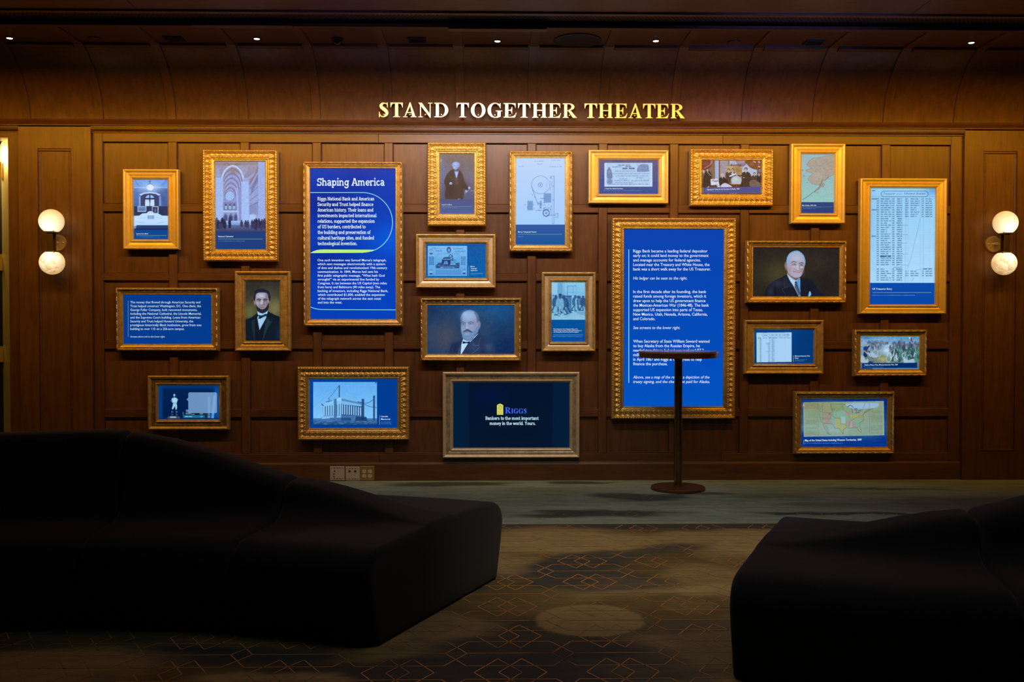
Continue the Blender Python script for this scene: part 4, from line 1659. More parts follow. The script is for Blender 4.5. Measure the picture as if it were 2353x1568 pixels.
class Cv:
    """a small canvas, drawn in the coordinates of an enlarged view: view=(ox, oy, scale)"""
    K = 1.25

    def __init__(s, rect, view, bg):
        s.x0, s.y0, s.x1, s.y1 = rect
        s.W = int(round((s.x1 - s.x0) * s.K)) + 1
        s.H = int(round((s.y1 - s.y0) * s.K)) + 1
        s.ox, s.oy, s.sc = view
        s.A = np.ones((s.H, s.W, 3)) * np.array(bg, float)
        s.yy, s.xx = np.mgrid[0:s.H, 0:s.W].astype(float)
        s.rng = np.random.default_rng(int(s.x0 * 7 + s.y0))

    def c(s, x, y):
        return ((np.asarray(x, float) / s.sc + s.ox - s.x0) / (s.x1 - s.x0) * (s.W - 1), (np.asarray(y, float) / s.sc + s.oy - s.y0) / (s.y1 - s.y0) * (s.H - 1))

    def u(s, d):
        return d / s.sc * s.K

    def blend(s, m, col, a=1.0, sl=None):
        m = (np.clip(m, 0, 1) * a)[..., None]
        T = s.A if sl is None else s.A[sl]
        T[...] = T * (1 - m) + np.array(col, float) * m

    def poly(s, pts, col, a=1.0, sm=False, soft=0.0):
        if sm:
            pts = catmull(pts, True, 5)
        p = np.array([s.c(x, y) for x, y in pts], float)
        pad = int(3 + s.u(soft) * 2)
        xa, xb = int(max(0, p[:, 0].min() - pad)), int(min(s.W, p[:, 0].max() + pad + 2))
        ya, yb = int(max(0, p[:, 1].min() - pad)), int(min(s.H, p[:, 1].max() + pad + 2))
        if xa >= xb or ya >= yb:
            return
        q = 3
        ys = (np.arange(ya * q, yb * q) + .5) / q - .5
        xs = (np.arange(xa * q, xb * q) + .5) / q - .5
        m = np.zeros((len(ys), len(xs)), bool)
        n = len(p)
        for i in range(n):
            (ax, ay), (bx, by) = p[i], p[(i + 1) % n]
            if ay == by:
                continue
            r = (ys >= min(ay, by)) & (ys < max(ay, by))
            if not r.any():
                continue
            xi = ax + (ys[r] - ay) * (bx - ax) / (by - ay)
            m[r] ^= xs[None, :] > xi[:, None]
        mf = m.reshape(yb - ya, q, xb - xa, q).mean((1, 3))
        if soft > 0:
            mf = s.gauss(mf, s.u(soft))
        s.blend(mf, col, a, (slice(ya, yb), slice(xa, xb)))

    @staticmethod
    def gauss(m, sg):
        if sg < .2:
            return m
        k = int(sg * 2.5) + 1
        w = np.exp(-.5 * (np.arange(-k, k + 1) / sg) ** 2)
        w /= w.sum()
        P_ = np.pad(m, [(k, k), (k, k)] + [(0, 0)] * (m.ndim - 2), 'edge')
        t = sum(w[i] * P_[i:i + m.shape[0]] for i in range(2 * k + 1))
        return sum(w[i] * t[:, i:i + m.shape[1]] for i in range(2 * k + 1))

    def ell(s, x, y, rx, ry, col, a=1.0, soft=1.0, rot=0.0, hollow=0.0):
        cx, cy = s.c(x, y)
        rx, ry = max(s.u(rx), .3), max(s.u(ry), .3)
        dx, dy = s.xx - cx, s.yy - cy
        cr_, sr_ = math.cos(rot), math.sin(rot)
        d = np.hypot((dx * cr_ + dy * sr_) / rx, (-dx * sr_ + dy * cr_) / ry)
        if hollow:
            dist = np.abs(d - 1) * min(rx, ry)
            m = np.clip(s.u(hollow) / 2 + .5 - dist, 0, 1)
        else:
            m = np.clip((1 - d) * min(rx, ry) / max(soft, .4) + .5, 0, 1)
        s.blend(m, col, a)

    def blob(s, x, y, rx, ry, col, a=1.0):
        cx, cy = s.c(x, y)
        d2 = ((s.xx - cx) / s.u(rx)) ** 2 + ((s.yy - cy) / s.u(ry)) ** 2
        s.blend(np.exp(-d2), col, a)

    def line(s, pts, w, col, a=1.0, sm=False):
        if sm:
            pts = catmull(pts, False, 5)
        wpx = max(s.u(w), .25)
        for (xa, ya), (xb, yb) in zip(pts[:-1], pts[1:]):
            ax, ay = s.c(xa, ya)
            bx, by = s.c(xb, yb)
            pad = wpx + 2
            i0, i1 = int(max(0, min(ay, by) - pad)), int(min(s.H, max(ay, by) + pad + 1))
            j0, j1 = int(max(0, min(ax, bx) - pad)), int(min(s.W, max(ax, bx) + pad + 1))
            if i0 >= i1 or j0 >= j1:
                continue
            X, Y = s.xx[i0:i1, j0:j1], s.yy[i0:i1, j0:j1]
            L2 = (bx - ax) ** 2 + (by - ay) ** 2 + 1e-9
            t = np.clip(((X - ax) * (bx - ax) + (Y - ay) * (by - ay)) / L2, 0, 1)
            d = np.hypot(X - ax - t * (bx - ax), Y - ay - t * (by - ay))
            m = np.clip(wpx / 2 + .5 - d, 0, 1) * min(1, wpx / .8 + .15)
            s.blend(m, col, a, (slice(i0, i1), slice(j0, j1)))

    def rect(s, x0, y0, x1, y1, col, a=1.0, soft=0.0):
        s.poly([(x0, y0), (x1, y0), (x1, y1), (x0, y1)], col, a, False, soft)

    def grad(s, x0, y0, x1, y1, c0, c1, a=1.0):
        """vertical gradient in a box"""
        X0, Y0 = s.c(x0, y0)
        X1, Y1 = s.c(x1, y1)
        i0, i1, j0, j1 = int(max(0, round(float(Y0)))), int(min(s.H, round(float(Y1)) + 1)), int(max(0, round(float(X0)))), int(min(s.W, round(float(X1)) + 1))
        if i0 >= i1 or j0 >= j1:
            return
        t = np.linspace(0, 1, i1 - i0)[:, None, None]
        C_ = np.array(c0, float) * (1 - t) + np.array(c1, float) * t
        s.A[i0:i1, j0:j1] = s.A[i0:i1, j0:j1] * (1 - a) + C_ * a

    def noise(s, amp, sx, sy=None, x0=None, seed=1):
        sy = sy or sx
        n = fbm(s.xx, s.yy, s.u(sx), s.u(sy), seed) - .5
        s.A += n[..., None] * amp * 2
        s.A = np.clip(s.A, 0, 255)

    def hand(s, x0, x1, y, h, col, a=.7, w=None):
        """illegible handwriting: a slanted running squiggle broken into words"""
        x = x0
        while x < x1:
            L = s.rng.uniform(2.0, 5.0) * h
            xe = min(x1, x + L)
            n = max(4, int((xe - x) / (h * .28)))
            t = np.linspace(x, xe, n)
            yy = y + (np.arange(n) % 2 - .5) * h * s.rng.uniform(.5, 1.0, n)
            xo = (np.arange(n) % 2) * h * .15
            s.line(list(zip(t - xo, yy)), w or h * .20, col, a)
            x = xe + h * s.rng.uniform(.5, 1.1)

    def crowd(s, x0, x1, y0, y1, n, size, cols, a=.9):
        """standing figures: head, coat, legs"""
        ys = np.sort(s.rng.uniform(y0, y1, n))
        for y in ys:
            x = s.rng.uniform(x0, x1)
            c = cols[s.rng.integers(len(cols))]
            z = size * s.rng.uniform(.8, 1.15)
            s.poly([(x - z * .16, y - z * .8), (x + z * .16, y - z * .8), (x + z * .2, y - z * .35), (x + z * .12, y), (x - z * .14, y), (x - z * .2, y - z * .35)], c, a)
            s.ell(x, y - z * .9, z * .10, z * .12, c, a)

    def mesh(s, parent, name='screen'):
        A = np.clip(s.A, 0, 255)
        colr = lin(A[::-1].reshape(-1, 3))
        # corners are unprojected so the picture lies on the flat screen plane
        us, vs = np.linspace(s.x0, s.x1, s.W), np.linspace(s.y1, s.y0, s.H)
        Pq = np.zeros((s.H, s.W, 3))
        cs = {}
        for (i, v) in ((0, s.y1), (1, s.y0)):
            for (j, u_) in ((0, s.x0), (1, s.x1)):
                cs[i, j] = np.array(wall_at(u_, v, Y_SCR))
        ti, tj = np.linspace(0, 1, s.H)[:, None, None], np.linspace(0, 1, s.W)[None, :, None]
        q = (cs[0, 0] * (1 - tj) + cs[0, 1] * tj) * (1 - ti) + (cs[1, 0] * (1 - tj) + cs[1, 1] * tj) * ti
        Pq[..., 0], Pq[..., 2] = q[..., 0], q[..., 1]
        Pq[..., 1] = Y_SCR
        me = grid_mesh(name, Pq.reshape(-1, 3) - org_of(parent), s.W, s.H, colr)
        return link(name, me, SCREEN, parent)


def screen(outer, scr, kind, mats, label, group=None):
    """gold framed screen; outer and scr are the measured rectangles of the frame's front and of the lit picture"""
    (xo0, yo0, xo1, yo1), (xs0, ys0, xs1, ys1) = outer, scr
    y_f = -0.045
    cx0, cz1 = wall_at(xo0, (yo0 + yo1) / 2, y_f)[0], wall_at((xo0 + xo1) / 2, yo0, y_f)[1]
    cx1, cz0 = wall_at(xo1, (yo0 + yo1) / 2, y_f)[0], wall_at((xo0 + xo1) / 2, yo1, y_f)[1]
    ix0, iz1 = wall_at(xs0, (ys0 + ys1) / 2, Y_SCR)[0], wall_at((xs0 + xs1) / 2, ys0, Y_SCR)[1]
    ix1, iz0 = wall_at(xs1, (ys0 + ys1) / 2, Y_SCR)[0], wall_at((xs0 + xs1) / 2, ys1, Y_SCR)[1]
    t = thing('framed_screen', ((cx0 + cx1) / 2, -0.0015, cz0), label, 'framed screen', group)
    frame_rails(kind, (cx0, cx1, cz0, cz1), (ix0, ix1, iz0, iz1), mats, t)
    m = MB()
    m.box(ix0 - .012, ix1 + .012, -0.0165, -0.0015, iz0 - .012, iz1 + .012)
    m.build('screen_body', BLACKISH, t)
    return t
# ------------------------------------------------------------------ the framed screens
def grow(r, d=0.8):
    return (r[0] - d, r[1] - d, r[2] + d, r[3] + d)


A_BRIGHT, A_ANT, A_DARK = (GOLD, GOLD), (GOLD_ANT, GOLD_ANT), (GOLD_ANT, GOLD_DARK)
A_CHAMP, A_SILV = (GOLD_B, GOLD_CHAMP), (GOLD_CHAMP, GOLD_SILV)
TINY = (190, 215, 240)


def caption(scr, lines, rule=None, bar=None, sub=(), green=False):
    """lines: (text, x0, x1, centre y, cap)"""
    L = Lines()
    for txt, x0, x1, yc, cap in lines:
        L.sans(txt, x0, x1, yc + cap * .5, cap, .006)
    L.build('caption', WHITE_TX, scr)
    M = Lines()
    if rule:
        x0, x1, y, h = rule
        M.bar(x0, y - h / 2, x1, y + h / 2)
    if bar:
        x, y0, y1, w = bar
        M.bar(x - w / 2, y0, x + w / 2, y1)
    M.build('rule_line', GREY_LN, scr)


def micro(cv, x0, x1, y, h, col=TINY, a=.55):
    """print too small to read: broken dashes"""
    x = x0
    while x < x1:
        e = min(x1, x + cv.rng.uniform(2.5, 7) * h)
        cv.line([(x, y), (e, y)], h * .55, col, a * cv.rng.uniform(.6, 1))
        x = e + h * .8


# -- 1 court model room
R = (307.6, 413.8, 385.4, 549.9)
t = screen((282.8, 389, 411, 573.4), R, 'A', A_BRIGHT, 'small upright bright gold frame showing a domed room with a white court building model')
c = Cv(grow(R), (270, 380, 7.84), (110, 145, 215))
c.grad(290, 260, 910, 410, (120, 165, 240), (105, 150, 225))
c.poly([(300, 265), (330, 265), (395, 360), (790, 360), (860, 265), (905, 265), (905, 300), (830, 380), (380, 380), (300, 290)], (90, 135, 205), .55)
c.rect(295, 395, 910, 415, (150, 190, 250), .8)
c.grad(290, 415, 910, 740, (88, 122, 190), (75, 105, 175))
c.poly([(700, 420), (905, 420), (905, 740), (790, 740)], (70, 82, 135), .5, soft=20)
c.blob(590, 410, 190, 90, (200, 225, 255), .75)
c.ell(588, 400, 62, 52, (225, 240, 255), .9, 2)
c.line([(583, 285), (583, 330)], 9, (60, 85, 120)); c.ell(583, 287, 24, 8, (60, 85, 120))
c.line([(540, 355), (560, 335), (583, 325), (608, 335), (628, 355)], 7, (70, 100, 140), .8)
c.poly([(385, 525), (480, 490), (583, 480), (690, 490), (785, 530), (745, 545), (583, 505), (420, 545)], (190, 215, 255), .9)
c.poly([(412, 740), (415, 560), (470, 520), (583, 505), (700, 520), (745, 560), (748, 740)], (62, 66, 105), .95)
c.rect(385, 560, 415, 735, (165, 200, 250), .7, 6); c.rect(750, 560, 785, 735, (150, 190, 245), .6, 6)
c.poly([(490, 740), (490, 590), (515, 545), (583, 515), (645, 545), (672, 590), (675, 740)], (38, 40, 66))
c.poly([(498, 590), (525, 550), (572, 528), (572, 590)], (150, 190, 250)); c.poly([(592, 528), (640, 550), (664, 590), (592, 590)], (150, 190, 250))
c.rect(498, 615, 572, 735, (185, 215, 255)); c.rect(592, 615, 664, 735, (185, 215, 255))
c.rect(498, 660, 664, 735, (215, 235, 255), .5, 8)
c.rect(295, 738, 910, 910, (46, 54, 92)); c.noise(8, 40, 40)
c.rect(360, 735, 522, 840, (150, 180, 225)); c.rect(375, 750, 508, 820, (100, 140, 190)); c.blob(440, 800, 60, 20, (70, 105, 150), .7)
c.rect(620, 738, 738, 868, (165, 195, 235)); c.rect(634, 752, 722, 858, (52, 52, 82)); c.blob(680, 815, 18, 40, (125, 140, 175), .8)
c.poly([(470, 870), (520, 830), (620, 840), (640, 870)], (28, 32, 55), .9)
c.poly([(300, 912), (395, 905), (440, 870), (530, 860), (545, 838), (588, 824), (640, 840), (660, 868), (730, 868), (800, 905), (910, 912), (910, 1085), (340, 1085), (300, 1100)], (190, 222, 255))
c.grad(300, 980, 910, 1080, (190, 222, 255), (175, 212, 255), .6)
c.poly([(535, 895), (598, 872), (660, 895)], (215, 238, 255)); c.rect(538, 898, 660, 972, (165, 205, 245))
for k in range(8):
    c.rect(543 + k * 15.5, 903, 549 + k * 15.5, 968, (58, 92, 140), .8)
for (a, b) in (((330, 1010), (480, 1050)), ((720, 1050), (840, 1020)), ((400, 960), (520, 940)), ((690, 940), (810, 960)), ((380, 1025), (480, 1035)), ((745, 1035), (840, 1035))):
    c.line([a, b], 4, (120, 160, 215), .7)
c.poly([(345, 1080), (910, 1080), (910, 1140), (330, 1140)], (38, 62, 112)); c.rect(295, 1140, 910, 1168, (28, 36, 70))
c.grad(290, 1165, 912, 1340, (8, 68, 140), (8, 72, 150))
micro(c, 338, 760, 1292, 9)
s = c.mesh(t)
caption(s, [('Supreme Court Model', 313.1, 340.4, 537.2, 2.7)], rule=(313.1, 383.1, 541.5, .9))

# -- 2 cathedral drawing
R = (495.6, 371.8, 609.4, 572.6)
t = screen((465.6, 343.8, 638.5, 600.6), R, 'C', (GOLD_C, None), 'upright carved gold frame showing a tall gothic church interior with a rose window')
c = Cv(grow(R), (460, 335, 5.703), (158, 178, 232))
c.grad(200, 205, 860, 560, (160, 150, 170), (150, 172, 232))
c.grad(200, 560, 860, 1000, (150, 178, 238), (140, 182, 240))
for k in range(26):                       # ribs of the near vault
    a = math.radians(180 + k * 7)
    c.line([(425, 260), (425 + 330 * math.cos(a), 250 + 120 * math.sin(a))], 7, (140, 110, 105), .45)
for k in range(9):
    c.line([(850 - k * 22, 205), (620 - k * 6, 420)], 6, (132, 105, 105), .4)
    c.line([(215 + k * 20, 205), (280 + k * 4, 400)], 6, (140, 115, 118), .35)
c.poly([(300, 640), (300, 420), (360, 330), (425, 290), (500, 340), (540, 450), (540, 990), (300, 990)], (142, 150, 205), .9)
for k in range(9):                        # receding vault arches
    q = k / 8
    w, top, bt = 122 - q * 52, 300 + q * 250, 470 + q * 190
    cx = 425 - q * 30
    c.line([(cx - w, bt), (cx - w * .8, bt - (bt - top) * .6), (cx, top), (cx + w * .8, bt - (bt - top) * .6), (cx + w, bt)], 9, (172, 182, 228) if k % 2 else (120, 98, 112), .7, True)
c.blob(430, 330, 70, 40, (150, 115, 95), .6)
c.line([(285, 420), (330, 320), (425, 262), (520, 320), (568, 430)], 22, (186, 205, 250), .9, True)
c.rect(205, 420, 298, 1000, (168, 192, 245), .9)
for k in range(6):
    c.line([(212 + k * 15, 250), (212 + k * 15, 990)], 4, (132, 150, 205), .5)
c.ell(388, 660, 62, 64, (118, 122, 170)); c.ell(388, 660, 58, 60, (170, 205, 252))
for k in range(12):
    a = k * math.pi / 6
    c.line([(388 + 16 * math.cos(a), 660 + 16 * math.sin(a)), (388 + 56 * math.cos(a), 660 + 56 * math.sin(a))], 4, (110, 140, 200), .8)
    c.ell(388 + 46 * math.cos(a + .26), 660 + 46 * math.sin(a + .26), 9, 9, (120, 150, 208), .6, 1, 0, 2)
c.ell(388, 660, 15, 15, (130, 160, 215), 1, 1, 0, 3)
c.rect(305, 740, 480, 850, (120, 128, 178), .8)
for k in range(3):
    x = 337 + k * 54
    c.poly([(x - 20, 840), (x - 20, 790), (x, 755), (x + 20, 790), (x + 20, 840)], (70, 75, 118)); c.rect(x - 15, 785, x - 3, 836, (180, 208, 250)); c.rect(x + 3, 785, x + 15, 836, (180, 208, 250))
c.rect(300, 850, 495, 872, (178, 205, 250), .9)
for k in range(3):
    x = 333 + k * 66
    c.poly([(x - 28, 985), (x - 28, 920), (x, 885), (x + 28, 920), (x + 28, 985)], (98, 108, 158)); c.poly([(x - 15, 985), (x - 15, 930), (x, 905), (x + 15, 930), (x + 15, 985)], (72, 78, 125), .9)
c.rect(380, 930, 425, 990, (60, 66, 110), .9)
c.poly([(545, 470), (630, 470), (640, 990), (545, 1000)], (168, 195, 250))
for k in range(7):
    c.line([(552 + k * 13, 490), (552 + k * 13, 985)], 4, (140, 165, 222), .5)
c.line([(480, 560), (500, 990)], 18, (172, 196, 248), .7); c.line([(520, 480), (525, 980)], 6, (120, 132, 188), .5)
c.poly([(640, 480), (760, 290), (760, 960), (645, 900)], (148, 158, 212), .85)
for k in range(5):
    c.poly([(670 + k * 18, 560 - k * 40), (684 + k * 18, 520 - k * 40), (684 + k * 18, 610 - k * 36), (670 + k * 18, 640 - k * 36)], (96, 88, 122), .6)
    c.line([(645, 800 - k * 75), (758, 740 - k * 105)], 6, (112, 92, 112), .6)
for k in range(9):
    c.line([(650 + k * 13, 780 - k * 6), (650 + k * 13, 900)], 5, (92, 86, 128), .6)
c.poly([(640, 440), (700, 400), (758, 260), (758, 330), (650, 520)], (135, 102, 92), .5)
c.rect(762, 215, 855, 1000, (165, 182, 238), .9)
for k in range(6):
    c.line([(770 + k * 15, 220), (770 + k * 15, 985)], 5, (128, 140, 200), .55)
c.ell(690, 960, 48, 66, (178, 205, 250), .8, 4)
c.noise(9, 14, 22)
c.grad(300, 985, 860, 1060, (160, 195, 245), (100, 130, 185), .9)
c.grad(200, 1040, 860, 1130, (92, 112, 160), (58, 58, 98), 1)
c.crowd(212, 390, 1040, 1095, 22, 95, [(48, 48, 82), (62, 60, 96), (40, 40, 72)])
c.crowd(530, 630, 1060, 1085, 6, 90, [(48, 48, 82), (60, 58, 95)])
c.crowd(670, 850, 1045, 1110, 24, 95, [(48, 46, 80), (62, 58, 96), (42, 38, 70)])
c.noise(10, 10, 8, seed=5)
c.grad(200, 1128, 860, 1365, (34, 62, 122), (22, 62, 130))
micro(c, 235, 582, 1250, 8)
s = c.mesh(t)
caption(s, [('National Cathedral', 501.2, 535.7, 543.5, 3.4)], rule=(501.2, 603.5, 549.4, 1.0))

# -- 3 tall blue text screen, left
R = (713.4, 387.8, 908.5, 733.5)
t = screen((696.2, 371.2, 926, 750.6), R, 'B', (GOLD_B, None), 'tall gold framed blue text screen with a large white heading and a green band')
c = Cv(grow(R), (690, 365, 8.04), (0, 56, 170))
c.K = 1
c.grad(180, 170, 1770, 3000, (4, 58, 178), (2, 62, 180))
c.blob(500, 850, 700, 420, (0, 30, 128), .75); c.blob(1050, 420, 420, 260, (0, 40, 150), .5); c.blob(1250, 190, 330, 120, (48, 46, 160), .7); c.blob(900, 150, 250, 80, (30, 40, 150), .4)  # violet blobs along the top paint a reflection into the screen colour
c.blob(1700, 1500, 620, 420, (0, 92, 225), .8); c.blob(500, 1850, 700, 300, (0, 30, 140), .6); c.blob(1500, 2700, 600, 400, (0, 72, 200), .5)
s = c.mesh(t)
L = Lines()
L.slab('Shaping America', 728.8, 883.8, 426.9, 17.2)
L.build('heading', WHITE_TX, s)
L = Lines()
for k, (tx_, e) in enumerate((('Riggs National Bank and American', 860.1), ('Security and Trust helped finance', 857.9), ('American history. Their loans and', 857.9),
                              ('investments impacted international', 865.1), ('relations, supported the expansion', 861), ('of US borders, contributed to', 840.1),
                              ('the building and preservation of', 851.9), ('cultural heritage sites, and funded', 859.4), ('technological invention.', 820.6))):
    L.slab(tx_, 729.5 + k * .08, e, 460.8 + k * 12.84, 7.9)
L.build('paragraph', WHITE_TX, s)
L = Lines()
for k, (tx_, e) in enumerate((("One such invention was Samuel Morse's telegraph,", 887.8), ('which sent messages electronically with a system', 884.9), ('of dots and dashes and revolutionized 19th-century', 889.6),
                              ('communication. In 1844, Morse had sent his', 868.2), ('first public telegraphic message, \u201cWhat hath God', 883.7), ('wrought?\u201d via an experimental line funded by', 871.1),
                              ('Congress. It ran between the US Capitol (two miles', 888.7), ('from here) and Baltimore (40 miles away). The', 873.4), ('backing of investors, including Riggs National Bank,', 891.6),
                              ('which contributed $1,000, enabled the expansion', 884.3), ('of the telegraph network across the east coast', 875.5), ('and into the west.', 786))):
    L.sans(tx_, 729.7 + k * .05, e, 600.7 + k * 8.83, 5.7, .006)
L.build('paragraph', WHITE_TX, s)
L = Lines()
cxp, cyp, rp = 833, 511.8, 69.0
pts = [(713.0, 442.7), (833, 442.7)] + [(cxp + rp * math.sin(a), cyp - rp * math.cos(a)) for a in np.linspace(.05, 2.85, 40)]
for q in stroke(pts, 1.5):
    L.poly(q)
pts = [(713.0, 705.4), (718, 707.6), (725, 709.7), (732, 711), (740, 711.6), (760, 711.9), (908.9, 712.4)]
for q in stroke(pts, 1.4):
    L.poly(q)
L.build('rule_line', CYAN_LN, s)
L = Lines()
arc = [(cxp + rp * math.sin(a), cyp - rp * math.cos(a)) for a in np.linspace(2.70, 3.10, 8)]
L.poly([(713.0, 581.8), (720, 577.6), (728, 575.0), (736, 573.8), (744, 573.5), (862.2, 574.2)] + arc + [(833, 581.2)])
L.build('green_band', GREEN_BAND, s)

# -- 4 standing man photograph
R = (1011.6, 354.5, 1088.4, 491)
t = screen((982, 327, 1117, 519), R, 'C', (GOLD_C, None), 'small upright carved gold frame showing an old photograph of a standing white haired man')
c = Cv(grow(R), (980, 322, 7.84), (120, 104, 98))
c.grad(240, 250, 855, 700, (132, 108, 96), (112, 102, 118))
c.grad(240, 700, 855, 1075, (112, 102, 120), (96, 96, 128))
c.blob(270, 620, 130, 300, (122, 130, 178), .6); c.blob(262, 370, 25, 30, (150, 160, 205), .8); c.blob(790, 640, 110, 160, (128, 120, 135), .6)
c.noise(6, 60, 60)
c.poly([(480, 525), (390, 590), (335, 690), (318, 770), (350, 850), (345, 1065), (655, 1065), (665, 880), (730, 900), (770, 880), (700, 780), (650, 620), (585, 540)], (84, 64, 54), 1, True)
c.blob(420, 900, 110, 160, (74, 56, 50), .7); c.blob(690, 840, 70, 80, (76, 58, 52), .6)
c.line([(390, 605), (495, 745)], 6, (118, 102, 104), .7); c.line([(640, 640), (560, 800)], 6, (108, 92, 96), .6)
c.poly([(495, 545), (580, 545), (575, 720), (520, 740), (500, 700)], (96, 82, 88), .8)
c.poly([(505, 560), (580, 560), (545, 680), (535, 680)], (172, 190, 245)); c.poly([(505, 545), (575, 545), (570, 575), (510, 570)], (120, 112, 140), .9)
c.line([(540, 690), (540, 790)], 4, (140, 130, 150), .6); c.blob(540, 770, 40, 40, (110, 92, 96), .5)
c.ell(528, 445, 66, 52, (160, 182, 240), 1, 3); c.ell(522, 478, 42, 58, (172, 192, 245), 1, 3)
c.ell(575, 450, 20, 38, (140, 165, 225), .9, 3); c.ell(478, 450, 18, 26, (140, 165, 225), .8, 3)
c.ell(506, 465, 9, 5, (92, 92, 128)); c.ell(540, 462, 9, 5, (92, 92, 128)); c.line([(520, 470), (514, 495), (524, 498)], 4, (120, 122, 165), .8); c.line([(506, 515), (538, 513)], 5, (100, 98, 135), .8)
c.blob(545, 500, 20, 24, (130, 138, 190), .6)
c.ell(438, 782, 26, 22, (190, 205, 252)); c.ell(440, 785, 12, 9, (110, 100, 110))
c.ell(770, 862, 22, 20, (170, 188, 240)); c.line([(765, 880), (745, 925)], 8, (160, 180, 235)); c.ell(715, 920, 20, 18, (158, 178, 235)); c.line([(690, 955), (735, 935)], 8, (150, 170, 225))
for x in (810, 838, 800):
    c.ell(x, 912, 8, 7, (160, 170, 220), .8)
c.poly([(250, 940), (320, 920), (340, 1065), (250, 1065)], (92, 92, 122), .7); c.rect(660, 990, 855, 1068, (88, 92, 130), .6, 10); c.line([(570, 1060), (610, 1066)], 12, (150, 170, 220), .8)
c.noise(5, 12, 12, seed=3)
c.grad(240, 1066, 856, 1335, (84, 86, 128), (78, 98, 162))
micro(c, 275, 548, 1222, 8)
s = c.mesh(t)
caption(s, [('Samuel F. B. Morse', 1015, 1038.4, 470.4, 2.6)], rule=(1015, 1084.5, 474.8, .9))

# -- 5 patent drawing
R = (1185.7, 363.7, 1297.7, 562.4)
t = screen((1169.6, 346.6, 1316.5, 579), R, 'B', (GOLD_B, None), 'upright gold framed screen with a pale machine drawing of a large wheel')
c = Cv(grow(R), (1165, 342, 6.535), (182, 212, 250))
c.grad(130, 135, 870, 1140, (190, 212, 250), (166, 206, 252))
INKC = (70, 105, 160)
c.ell(502, 543, 135, 134, INKC, .75, 1, 0, 5); c.ell(502, 543, 30, 30, INKC, .9, 1, 0, 6); c.ell(502, 543, 7, 8, (30, 60, 110))
c.line([(385, 615), (470, 850)], 6, INKC, .9); c.line([(372, 560), (390, 620)], 4, INKC, .8)
c.ell(630, 540, 36, 52, INKC, .6, 1, 0, 5); c.rect(600, 480, 632, 600, (180, 210, 251), .9)
c.line([(662, 412), (708, 412), (706, 1125), (680, 1125)], 5, INKC, .85); c.line([(682, 430), (682, 1122)], 4, INKC, .45); c.line([(662, 412), (660, 450), (650, 425)], 6, INKC, .8)
for (x0, x1, y0, y1, n) in ((555, 660, 675, 805, 7), (310, 385, 790, 920, 6)):
    c.rect(x0, y0, x1, y1, (105, 150, 215), .55)
    for k in range(n):
        yy = y0 + (y1 - y0) * k / (n - 1)
        c.line([(x0, yy), (x1, yy)], 5, INKC, .7)
        xx = x0 + (x1 - x0) * k / (n - 1)
        c.line([(xx, y0 - 15 * (k % 2)), (xx, y1)], 5, INKC, .6)
c.line([(500, 745), (560, 745)], 6, INKC, .8); c.rect(490, 780, 520, 900, (95, 140, 205), .6)
for k in range(40):
    x, y = c.rng.uniform(465, 650), c.rng.uniform(720, 940)
    if x < 560 or y > 810:
        c.line([(x, y), (x + c.rng.uniform(-22, 22), y + c.rng.uniform(-18, 18))], 6, INKC, .7)
for x, y in ((268, 830), (300, 870), (395, 830), (400, 890), (375, 680), (410, 715), (690, 550), (645, 600), (660, 850), (690, 760)):
    c.line([(x, y), (x + 8, y + 14), (x + 2, y + 22)], 5, INKC, .7)
c.ell(588, 965, 46, 50, INKC, .9, 1, 0, 14); c.ell(588, 965, 20, 20, (90, 135, 200), .8, 1, 0, 5); c.ell(588, 965, 8, 8, (25, 50, 90)); c.ell(575, 905, 26, 24, INKC, .7, 1, 0, 6)
c.line([(600, 998), (735, 998)], 6, INKC, .85); c.line([(725, 985), (735, 972), (768, 972), (762, 1032), (728, 1026)], 6, INKC, .75); c.line([(660, 860), (662, 1000)], 5, INKC, .6); c.line([(425, 930), (560, 925)], 5, INKC, .7)
c.grad(130, 1140, 870, 1450, (50, 88, 160), (24, 84, 155))
micro(c, 165, 245, 1320, 9)
s = c.mesh(t)
caption(s, [('Morse Telegraph Patent', 1190.2, 1232.6, 533, 3.1)], rule=(1190.2, 1291.5, 538.6, 1.0))
L = Lines()
for tx_, a, b, y, cp in (('S. F. B. MORSE.', 412, 555, 187, 2.3), ('Telegraph.', 450, 530, 227, 2.6), ('No. 4,453.', 172, 260, 264, 2.2), ('2 Sheets\u2014Sheet 1.', 665, 818, 172, 2.1), ('Patented April 11, 1846.', 632, 825, 267, 2.4)):
    L.sans(tx_, 1165 + a / 6.535, 1165 + b / 6.535, 342 + y / 6.535 + cp / 2, cp, .0)
L.build('drawing_title', emit('ink_blue', (95, 120, 165)), s)

# -- 6 old cheque
R = (1377, 368.4, 1512, 445.5)
t = screen((1352.3, 345, 1536, 468), R, 'A', A_BRIGHT, 'wide bright gold frame showing an old printed bank cheque on dull violet')
c = Cv(grow(R), (1350, 342, 12.06), (82, 86, 140))
c.grad(315, 305, 1965, 1260, (106, 92, 130), (62, 82, 150)); c.blob(860, 350, 120, 40, (62, 84, 150), .8); c.blob(1700, 500, 400, 300, (100, 86, 120), .3)
c.rect(468, 390, 1798, 1050, (190, 218, 250)); c.rect(530, 405, 1740, 1000, (176, 206, 240)); c.noise(7, 40, 40)
DK = (92, 106, 150)
c.line([(535, 410), (1730, 410), (1725, 995), (535, 998), (535, 410)], 5, (140, 165, 205), .8)
c.poly([(545, 815), (540, 620), (575, 540), (600, 500), (630, 545), (665, 620), (690, 810)], (112, 126, 172), .95, True); c.ell(602, 640, 24, 34, (160, 180, 225), .9, 3)
